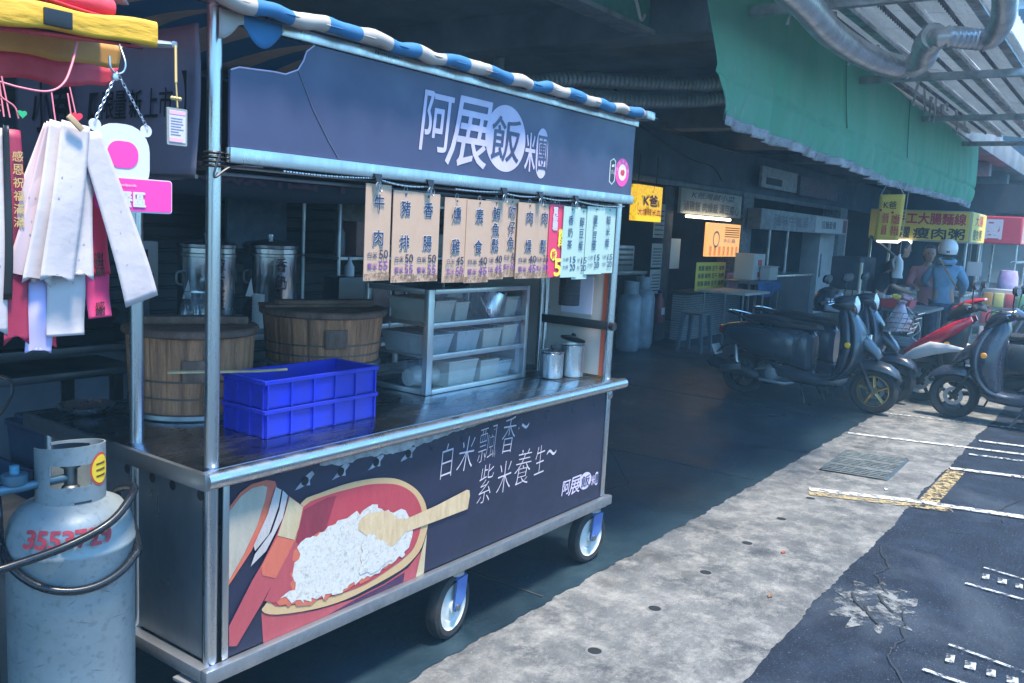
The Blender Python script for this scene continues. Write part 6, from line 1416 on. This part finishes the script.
    part('centre_stand', sc_matte, lambda b: (b.tube([(-.66,-.10,.22),(-.58,-.16,.0+.015),(-.52,-.16,.012)], .010, 8)))
    if basket:
        bk = part('front_basket', chrome, lambda b: ([b.tube([(-.12+.02*k-.0,-.15,.72+.05*k),(.12+.02*k,-.15,.72+.05*k),(.12+.02*k,.15,.72+.05*k),(-.12+.02*k,.15,.72+.05*k)], .005, 6, closed=True) for k in range(5)], [b.tube([(-.10+.055*k,s_*.15,.72),(-.04+.055*k,s_*.15,.92)], .004, 5) for k in range(5) for s_ in (-1,1)], [b.tube([(.12,-.15+.06*k,.72),(.20,-.15+.06*k,.92)], .004, 5) for k in range(6)]))
    if plate: plate(part)
    root.location = loc; root.rotation_euler = (R_(steer), 0, rz); ORI[root] = Vector(loc)
    return root
scooter((7.17,-.045,0), R_(-90), 'black retro scooter with gold rims and a round chrome headlight, parked nearest beside the cart')
scooter((7.95,-.03,0), R_(-90), 'dark blue scooter with a front basket, mostly hidden behind the gold rimmed one', body=sc_navy, rim=blackr, rear=sc_navy, stripe=sc_grey, basket=True)
def stripes(part):
    part('red_flank', sc_red, lambda b: [b.loft([sellipse((f,s_*y,z), .018, h, (0,1,0), (0,0,1), 12, 2.2) for f, y, z, h in ((-.62,.195,.50,.010),(-.80,.208,.575,.030),(-1.1,.214,.645,.036),(-1.4,.15,.70,.02))]) for s_ in (-1,1)])
scooter((7.62,-.655,0), R_(90), 'black scooter with a red flank stripe and thick front tyre at the right edge', body=sc_navy, rim=blackr, rear=sc_navy, wr=.215, dome=False, plate=stripes, tw=.062)
def redtop(part):
    for s_ in (-1, 1):
        part('white_flank', sc_white, lambda b: b.loft([sellipse((f,s_*y,z), .016, h, (0,1,0), (.3,0,1), 12, 2.2) for f, y, z, h in ((.20,.085,.425,.012),(.06,.15,.50,.055),(-.10,.215,.58,.065),(-.26,.235,.60,.04),(-.42,.23,.60,.012))]))
        part('red_flank', sc_red, lambda b: b.loft([sellipse((f,s_*y,z), .020, h, (0,1,0), (.5,0,1), 12, 2.2) for f, y, z, h in ((.18,.07,.50,.012),(.02,.15,.60,.04),(-.14,.195,.70,.055),(-.30,.195,.81,.055),(-.42,.15,.90,.025))]))
    part('red_cowl', sc_red, lambda b: b.loft([sellipse((f,0,z), w, h, U_, (.4,0,.9), 18, 2.5) for f, z, w, h in ((-.22,.97,.06,.02),(-.32,1.03,.11,.035),(-.42,1.075,.13,.03),(-.50,1.10,.10,.012))]))
U_ = Vector((0,1,0))
scooter((8.30,-.235,0), R_(90), 'red and white sport scooter between the black one and the customer', body=sc_matte, rim=blackr, rear=sc_black, nose=sc_white, wr=.215, dome=False, plate=redtop)
scooter((9.35,-.75,0), R_(90), 'dark scooter furthest right, only its bars showing past the red striped one', body=sc_black, rim=blackr, rear=sc_black, wr=.21, dome=False)
# helmet, bag in the basket
def helmet_mesh(c, s_, rot, m, par, vis=True):
    M = Matrix.Translation(c) @ Euler(rot).to_matrix().to_4x4()
    b = MB(); b.lathe([(.118*s_,-.08*s_),(.132*s_,-.04*s_),(.136*s_,.01*s_),(.125*s_,.065*s_),(.095*s_,.11*s_),(.05*s_,.135*s_),(0,.142*s_)], n=32, M=M @ Matrix.Diagonal((1.08,.95,1,1))); h = b.build('shell', m, par)
    b = MB(); b.lathe([(.117*s_,-.082*s_),(.135*s_,-.082*s_),(.137*s_,-.068*s_),(.120*s_,-.066*s_)], n=32, M=M @ Matrix.Diagonal((1.08,.95,1,1))); b.build('trim', rubber, par)
    if vis:
        b = MB(); b.grid(lambda u_, v: M @ Vector((.152*s_*cos((u_-.5)*2.2), .138*s_*sin((u_-.5)*2.2), s_*(.05-.12*v))), 16, 6); b.build('visor', mat('visor', (.30,.38,.46), .08, .3, coat=.8), par, solid=.003)
t = thing('helmet', (7.8,.60,.88), 'glossy black open helmet with a visor resting on the scooter behind the gold rimmed one', 'helmet')
helmet_mesh((7.72,.60,.965), 1.12, (0,0,R_(-120)), sc_black, t)
t = thing('plastic_bag', (8.0,.0,.75), 'clear plastic bag of pinkish groceries in the scooter basket', 'bag')
b = MB(); b.loft([sellipse((7.93+.01*sin(k),-.04,.735+.05*k), .12*(1-.12*k*(k > 2)), .12*(1-.12*k*(k > 2)), (1,0,0), (0,1,0), 16, 2.2) for k in range(5)]+[sellipse((7.95,-.04,1.0), .03, .03, (1,0,0), (0,1,0), 16, 2), sellipse((7.96,-.04,1.03), .06, .05, (1,0,0), (0,1,0), 16, 2)])
for v in b.v: v += Vector((random.uniform(-.008,.008),)*3)
b.build('bag', mat('bag_film', (.50,.46,.50), .25, 0, var=.5, vscale=14, col2=(.32,.22,.26)), t)

# ------------------------------------------------------------------ stalls on the right
yel_b = mat('banner_yellow', (.80,.57,.10), .5, 0, var=.08, vscale=3); red_b = mat('banner_red', (.50,.04,.07), .5); pale_b = mat('banner_pale_red', (.62,.30,.27), .5)
XD = (0,-1,0)
ys = thing('noodle_stall', (13.4,.7,0), 'food stall with a yellow box header and red and black lettering', 'food stall')
b = MB(); b.box((12.98,.18,1.66),(14.3,1.60,2.12),.01); b.build('header_box', mat('header_frame', (.40,.40,.36), .5), ys)
b = MB(); b.box((12.965,.20,1.68),(12.979,1.59,2.105)); f = b.build('header_face', yel_b, ys)
text('手工大腸麵線', mat('sign_red', (.50,.03,.05), .5), f, (12.965,.74,1.995), w=.98, h=.165, xd=XD, bold=.03)
text('瘦肉粥', mat('sign_black', (.02,.025,.03), .5), f, (12.965,.60,1.78), w=.70, h=.16, xd=XD, bold=.03)
text('芋頭\n皮蛋', MATS['sign_black'], f, (12.965,1.10,1.78), w=.20, h=.17, xd=XD, bold=.03, ls=.9)
b = MB(); b.box((13.0,.166,1.68),(14.28,.179,2.105)); f2 = b.build('header_side', yel_b, ys)
text('大腸', MATS['sign_red'], f2, (13.6,.166,2.0), w=.7, h=.16, bold=.02); text('瘦肉粥', MATS['sign_black'], f2, (13.55,.166,1.79), w=.8, h=.16, bold=.02)
for (x, y) in ((13.02,.22),(14.25,.22),(13.02,1.56),(14.25,1.56)):
    b = MB(); b.box((x-.018,y-.018,.0),(x+.018,y+.018,1.66),.003); b.build('post', steel, ys)
b = MB(); b.box((13.0,.16,.86),(14.3,1.62,.90),.006); b.build('counter', steel, ys)
b = MB(); b.box((13.03,.24,.10),(14.24,1.54,.859)); b.build('cabinet', mat('stall_steel', (.30,.33,.36), .4, .7, var=.3), ys)
b = MB(); b.tube([(12.93,.95,1.635),(12.93,1.45,1.635)], .03, 10); b.build('tube_lamp', mat('tube_lamp2', (1,.95,.85), .4, emit=(1,.95,.85), estr=1.1), ys)
b = MB(); b.tube([(12.95,1.55,1.70),(12.95,1.05,1.32)], .02, 8); b.build('strut', steel_dark, ys)
t = panel('stall_notice', 12.52,12.535,1.20,1.40,-.09,mat('notice_pale', (.60,.52,.50), .6),'small pale notice with red lines on the stall post behind the customer','notice',.19)
t = thing('fruit_stall', (17.3,.45,0), 'stall with a red box header and white lettering behind the yellow one', 'food stall')
b = MB(); b.box((17.0,-.05,1.70),(18.6,.62,2.20),.01); b.build('header_box', red_b, t)
b = MB(); b.box((17.02,-.066,1.72),(18.58,-.051,2.18)); f = b.build('header_side', pale_b, t)
text('紅豆餅', white_l, f, (17.8,-.066,1.95), w=1.2, h=.32, bold=.03)
b = MB(); b.box((16.985,-.03,1.72),(16.999,.60,2.18)); f = b.build('header_face', red_b, t); text('國', white_l, f, (16.985,.40,1.96), w=.26, h=.34, xd=XD, bold=.05)
for (x, y) in ((17.04,.0),(18.55,.0),(17.04,.58),(18.55,.58)):
    b = MB(); b.box((x-.02,y-.02,.0),(x+.02,y+.02,1.70),.003); b.build('post', steel, t)
b = MB(); b.box((16.98,-.08,.88),(18.6,.64,.93)); b.box((17.0,-.02,1.36),(18.58,-.0,1.40)); b.build('counter', steel, t)
b = MB(); b.box((17.05,.02,.2),(18.5,.56,.875)); b.build('cabinet', MATS['stall_steel'], t)
t = thing('purple_bag', (16.2,0,.74), 'translucent purple bag of packets hanging by the red header stall', 'bag')
b = MB(); b.loft([sellipse((16.2,-.02,.72+.13*k), w, w*.7, (0,1,0), (1,0,0), 16, 2.4) for k, w in enumerate((.10,.155,.165,.16,.13))]); b.build('bag', mat('purple_film', (.30,.18,.50), .4, 0, var=.5, vscale=7, col2=(.50,.46,.58)), t)
b = MB(); b.tube([(16.2,-.02,1.24),(16.2,-.02,1.38),(17.02,-.01,1.40)], .006, 6); b.build('tie', steel_dark, t)
# hanging K sign
t = thing('hanging_banner', (8.6,.3,1.62), 'yellow banner with red price lines hanging from the tarpaulin hem', 'banner')
b = MB(); b.grid(lambda u_, v: (8.6+.02*sin(v*3), .43-.255*u_+.02*v, 2.105-.485*v+.01*u_), 6, 10); b.build('sheet', yel_b, t, solid=.003)
text('K爸', MATS['sign_black'], t, (8.597,.315,2.0), w=.13, h=.08, xd=XD, bold=.01)
text('火雞肉飯\n滷肉飯', red_l, t, (8.60,.355,1.80), w=.075, h=.24, xd=XD, bold=.02)
text('肉燥飯\n排骨飯', red_l, t, (8.60,.245,1.79), w=.085, h=.23, xd=XD, bold=.02)
b = MB(); b.lathe([(.013,0),(0,0)], (8.597,.405,1.94), 12, M=Matrix.Rotation(-pi/2,4,'Y')); b.lathe([(.013,0),(0,0)], (8.597,.285,1.92), 12, M=Matrix.Rotation(-pi/2,4,'Y')); b.build('red_dot', red_l, t)
b = MB(); b.tube([(8.6,.42,2.10),(8.6,.36,2.24)], .004, 5); b.tube([(8.6,.19,2.11),(8.6,.27,2.24)], .004, 5); b.build('string', white_p, t)
t = thing('white_plastic_bag', (9.5,.36,1.2), 'bundle of white plastic bags hung in front of the vendor', 'bag')
b = MB(); b.loft([sellipse((9.5,.36+.01*sin(k*2),z), w, .03, (0,1,0), (1,0,0), 14, 2.4) for k, (z, w) in enumerate(((1.20,.060),(1.25,.058),(1.32,.046),(1.40,.042),(1.45,.020),(1.48,.006)))]); b.build('bag', white_p, t)
b = MB(); b.tube([(9.5,.40,1.30),(9.5,.425,1.38),(9.5,.40,1.45)], .014, 8); b.tube([(9.5,.36,1.48),(9.5,.34,2.2)], .003, 5); b.build('handle', white_p, t)
t = thing('prep_cart', (10.9,.6,0), 'dark steel prep trolley with shelves and castors behind the scooters', 'trolley')
b = MB(); b.box((10.4,.20,.74),(11.7,.95,.775),.005); b.box((10.42,.24,.30),(11.68,.92,.32)); b.build('top', steel_dark, t)
for (x, y) in ((10.44,.24),(11.66,.24),(10.44,.91),(11.66,.91)):
    b = MB(); b.box((x-.018,y-.018,.10),(x+.018,y+.018,.74)); b.build('leg', steel_dark, t)
    b = MB(); b.lathe([(0,-.02),(.05,-.02),(.05,.02),(0,.02)], (x,y,.05), 16, M=RX); b.build('wheel', rubber, t)
t = thing('red_tray', (10.4,.65,.78), 'red plastic tray on the trolley beside the vendor', 'tray')
b = MB(); b.loft([[Vector((10.75+sx*.20*s_, .64+sy*.25*s_, z)) for sx, sy in ((-1,-1),(1,-1),(1,1),(-1,1))] for z, s_ in ((.778,.86),(.89,1),(.89,.95),(.80,.82))]); b.build('body', mat('tray_red', (.55,.05,.05), .4), t)
for i, (y, m_, lb) in enumerate(((.62,mat('food_yellow', (.75,.55,.08), .5),'yellow packets piled in the red tray'),(.50,mat('food_pink', (.60,.30,.34), .5),'pinkish packets at the right end of the red tray'),(.72,white_p,'white packets at the left end of the red tray'))):
    b = MB()
    for k in range(5): b.obox((10.75+random.uniform(-.1,.1),y+random.uniform(-.05,.05),.885+random.uniform(0,.04)), (.10,.07,.04), (random.uniform(-.4,.4),random.uniform(-.4,.4),random.uniform(0,3)), .015)
    tag(b.build('food_packet', m_), lb, 'food packets', 'packets in the red tray')
t = thing('steel_pot', (12.4,.70,.0), 'big steel drum beside the customer under the yellow header', 'pot')
b = MB(); b.lathe([(0,.35),(.20,.35),(.21,.36),(.21,.98),(.215,.985),(0,.99)], (12.5,.92,0), 32); b.build('body', steel_dark, t)
b = MB(); b.box((12.3,.72,.0),(12.7,1.12,.345)); b.build('stand', steel_dark, t)
b = MB(); b.tube(catmull([(10.38,.40,.82),(10.36,.28,.70),(10.38,.22,.55),(10.40,.30,.45),(10.42,.25,.40)], 8), .008, 6); tag(b.build('white_cable', white_p), 'white cable looping down the front of the prep trolley', 'cable')
b = MB(); b.box((10.5,1.02,.0),(11.2,1.45,.93),.02); tag(b.build('cloth_covered_box', mat('beige_cloth', (.30,.27,.23), .8, var=.3)), 'beige cloth covered box behind the scooter mirrors', 'box')
b = MB(); b.tube([(10.4,1.0,.9),(10.4,1.0,1.33)], .022, 10); tag(b.build('paper_roll', mat('roll_pale', (.55,.50,.38), .6)), 'pale upright roll standing behind the scooter mirrors', 'roll')
b = MB(); b.box((10.3,.98,.0),(10.48,1.10,.90)); tag(b.build('roll_stand', darkwood), 'dark box under the pale upright roll', 'box')
b = MB(); b.box((11.5,1.3,0),(12.4,1.7,1.38),.03); tag(b.build('covered_machine', mat('dim_blue_cover', (.03,.04,.055), .7, var=.4)), 'tall machine under a dull blue cover left of the vendor', 'machine')
# magazine rack / coloured windscreen bits at far right
t = thing('snack_rack', (12.0,-.55,0), 'rack of colourful packets at the right edge of the photo behind the scooters', 'rack')
b = MB(); b.box((12.0,-.75,.30),(12.3,-.2,1.06),.01); b.build('frame', mat('rack_frame', (.30,.32,.34), .5), t)
cols = [(.6,.55,.2),(.5,.1,.12),(.15,.35,.2),(.55,.5,.5),(.2,.25,.5),(.6,.3,.1)]
for i in range(3):
    for j in range(4):
        b = MB(); b.box((11.975,-.735+.133*j,.36+.23*i),(11.999,-.62+.133*j,.55+.23*i),.008); b.build('packet', mat('packet_%s' % 'abcdef'[(i*4+j*5) % 6], cols[(i*4+j*5) % 6], .4), t)
# ------------------------------------------------------------------ people
skin_m = mat('skin', (.42,.24,.17), .5); hoodie = mat('hoodie_blue', (.17,.29,.42), .85, 0, var=.25, vscale=7, bump=.3, bscale=18); denim = mat('jeans', (.045,.065,.11), .8, 0, var=.3, vscale=12); hair = mat('hair_black', (.012,.010,.010), .45); shoe = mat('shoe', (.05,.05,.055), .6); black_shirt = mat('black_shirt', (.020,.020,.024), .8); pink_shirt = mat('pink_shirt', (.55,.22,.22), .8)
def person(loc, rz, label, s, top_m, leg_m, arms, lean=0, cap=None, hd=True, sleeve=1.0):
    """x forward, y left; arms: per side (elbow, wrist) in local metres"""
    t = thing('person', (0,0,0), label, 'person')
    hip = .92*s; sh = 1.38*s; neck = 1.46*s; L = lean
    J = [((0,0,hip),(.125*s,.155*s)),((.02*L,0,hip+.22*s),(.11*s,.14*s)),((.07*L,0,sh-.04),(.12*s,.165*s)),((.09*L,0,neck),(.055,.055)),((.10*L,0,neck+.06),(.05,.05))]
    E = [(0,1),(1,2),(2,3),(3,4)]
    C = [((0,0,hip-.17),(.14*s,.165*s)),((0,0,hip-.03),(.135*s,.165*s)),((.02*L,0,hip+.22*s),(.128*s,.158*s)),((.07*L,0,sh-.05),(.138*s,.175*s)),((.09*L,0,sh+.035),(.075,.085))]; CE = [(0,1),(1,2),(2,3),(3,4)]
    for s_ in (1, -1):
        el, wr_ = arms[s_]
        shp = (.07*L, s_*.175*s, sh-.01)
        i = len(J); J += [(shp,(.055,.055)),(el,(.042,.042)),(wr_,(.028,.028)),((wr_[0]+.04,wr_[1],wr_[2]-.01),(.032,.020))]; E += [(2,i),(i,i+1),(i+1,i+2),(i+2,i+3)]
        j = len(C); C += [(shp,(.068,.068)),(el,(.057,.057))]; CE += [(3,j),(j,j+1)]
        if sleeve > .9: C.append((tuple(Vector(el).lerp(Vector(wr_), .92)),(.045,.045))); CE.append((j+1,j+2))
        k = len(J); J += [((0,s_*.09*s,hip-.08),(.085,.085)),((.03,s_*.10*s,.48*s),(.058,.058)),((-.01,s_*.105*s,.09),(.04,.04)),((.12,s_*.115*s,.04),(.04,.032))]; E += [(0,k),(k,k+1),(k+1,k+2),(k+2,k+3)]
        for (dx_, dy_) in ((.0,.018),(.012,.006),(.012,-.006),(.006,-.018)):
            q = len(J); w_ = (wr_[0]+.05, wr_[1]+dy_, wr_[2]-.012); J += [((w_[0]+.035+dx_,w_[1],w_[2]-.006),(.0085,.0085)),((w_[0]+.06+dx_,w_[1],w_[2]-.028),(.007,.007))]; E += [(i+3,q),(q,q+1)]
        q = len(J); J += [((wr_[0]+.05,wr_[1]-s_*.035,wr_[2]+.005),(.010,.010)),((wr_[0]+.075,wr_[1]-s_*.042,wr_[2]-.008),(.008,.008))]; E += [(i+2,q),(q,q+1)]
    skin('body', skin_m, t, J, E)
    skin('shirt', top_m, t, C, CE)
    T = [((0,0,hip+.03),(.128*s,.158*s))]; TE = []
    for s_ in (1, -1):
        k = len(T); T += [((0,s_*.09*s,hip-.10),(.096,.098)),((.03,s_*.10*s,.48*s),(.075,.075)),((-.005,s_*.105*s,.10),(.062,.062))]; TE += [(0,k),(k,k+1),(k+1,k+2)]
    skin('trousers', leg_m, t, T, TE)
    for s_ in (1, -1):
        b = MB(); b.loft([sellipse((f,s_*.11*s,z), w, h, (0,1,0), (0,0,1), 14, 2.4) for f, z, w, h in ((-.09,.05,.03,.045),(-.03,.055,.042,.055),(.07,.045,.048,.044),(.14,.035,.045,.034),(.175,.03,.025,.02))]); b.build('shoe', shoe, t)
    hc = Vector((.12*L+.015, 0, neck+.165))
    def headf(b):
        prof = [(-.118,.035,.04),(-.105,.055,.05),(-.075,.070,.060),(-.03,.085,.070),(.02,.093,.076),(.06,.090,.074),(.095,.068,.058),(.115,.03,.03)]
        b.loft([sellipse(hc+Vector((.008 if z < -.05 else 0,0,z)), lx, ly, (1,0,0), (0,1,0), 20, 2.1) for z, lx, ly in prof])
        b.loft([sellipse(hc+Vector((x,0,z)), w, h, (0,1,0), (0,0,1), 10, 2) for x, z, w, h in ((.085,.02,.008,.012),(.108,-.015,.014,.012),(.10,-.03,.012,.006))])
        for s_ in (-1, 1): b.loft([sellipse(hc+Vector((-.01,s_*(.072+.012*q),-.005)), .020*(1-.3*q), .032*(1-.2*q), (1,0,0), (0,0,1), 12, 2) for q in (0,1)])
    b = MB(); headf(b); hd_ = b.build('head', skin_m, t, ang=70)
    b = MB(); [b.lathe([(0,.006),(.009,.003),(.010,0)], hc+Vector((.082,s_*.032,.005)), 10, M=Matrix.Rotation(pi/2, 4, 'Y')) for s_ in (-1,1)]; b.build('eyes', blackp, hd_)
    b = MB(); b.box(hc+Vector((.080,-.022,-.068)), hc+Vector((.092,.022,-.060)), .003); b.build('mouth', mat('lip', (.30,.10,.09), .5), hd_)
    if hd:
        b = MB(); b.loft([sellipse(hc+Vector((ox,0,z)), lx, ly, (1,0,0), (0,1,0), 20, 2.1) for z, ox, lx, ly in ((-.10,-.05,.040,.055),(-.05,-.035,.062,.070),(.0,-.022,.080,.079),(.05,-.012,.090,.082),(.09,-.005,.082,.068),(.125,0,.04,.038))]); b.build('hair', hair, t)
    if cap: cap(t, hc)
    t.location = loc; t.rotation_euler = (0,0,rz); ORI[t] = Vector(loc)
    return t
def cust(t, hc):
    helmet_mesh(hc+Vector((-.005,0,.03)), 1.02, (0,R_(-4),0), mat('helmet_white', (.70,.68,.68), .3, coat=.5), t, False)
    b = MB(); b.grid(lambda u_, v: hc+Vector((-.055-.03*sin(v*2), (u_-.5)*(.12+.03*v), -.03-.17*v)), 8, 6); b.build('long_hair', hair, t, solid=.05)
    b = MB(); b.lathe([(.06,-.02),(.105,-.005),(.115,.03),(.09,.06),(.06,.055)], (-.05,0,1.37), 24, M=Matrix.Diagonal((.8,1.15,1,1)) @ Matrix.Rotation(R_(-14), 4, 'Y')); b.build('hood', hoodie, t)
    b = MB(); b.grid(lambda u_, v: (-.150-.02*sin(v*pi)+.01, .11-.26*v+(u_-.5)*.04, 1.43-.40*v+(u_-.5)*.02), 3, 14); b.build('bag_strap', mat('strap_striped', (.30,.06,.06), .7, 0, var=.8, vscale=10, col2=(.35,.28,.10)), t, solid=.012)
    b = MB(); b.grid(lambda u_, v: (.0+.150*cos(u_*2*pi), .176*sin(u_*2*pi), .80-.07*v), 30, 2); b.build('hoodie_hem', denim, t, solid=.004)
    b = MB(); b.box(hc+Vector((-.15,-.02,-.02)), hc+Vector((-.143,.02,.06)), .003); b.build('helmet_label', blackp, t)
person((12.3,.33,0), R_(12), 'customer in a blue hooded top and white helmet seen from behind at the stall', .935, hoodie, denim, {1: ((.10,.26,1.10),(.34,.20,1.02)), -1: ((-.02,-.27,1.10),(.16,-.24,.92))}, .6, cust, False)
person((12.15,1.20,0), R_(-62), 'vendor in a black shirt leaning over the trolley beside the red tray', .93, black_shirt, denim, {1: ((.16,.26,1.02),(.42,.14,.93)), -1: ((.14,-.26,1.0),(.40,-.16,.92))}, 2.6, None, True, .5)
person((12.75,.66,0), R_(200), 'person in a pink top mostly hidden behind the customer', .90, pink_shirt, denim, {1: ((.08,.25,1.0),(.30,.16,.98)), -1: ((.08,-.25,1.0),(.30,-.16,.98))}, .5, None, True)
flush_texts()

# ------------------------------------------------------------------ the hazy air of the lane
b = MB(); b.box((-52,-52,-1.2), (92,52,12)); hz = b.build('haze', None if 0 else mat('haze_tmp', (1,1,1)), smooth=False)
hm = bpy.data.materials.new('haze_air'); hm.use_nodes = True; q = hm.node_tree; q.nodes.clear()
o = q.nodes.new('ShaderNodeOutputMaterial'); pv = q.nodes.new('ShaderNodeVolumePrincipled'); pv.inputs['Color'].default_value = (.42,.76,1.0,1); pv.inputs['Density'].default_value = .0055
q.links.new(pv.outputs[0], o.inputs['Volume']); hz.data.materials.clear(); hz.data.materials.append(hm); hz['kind'] = 'stuff'
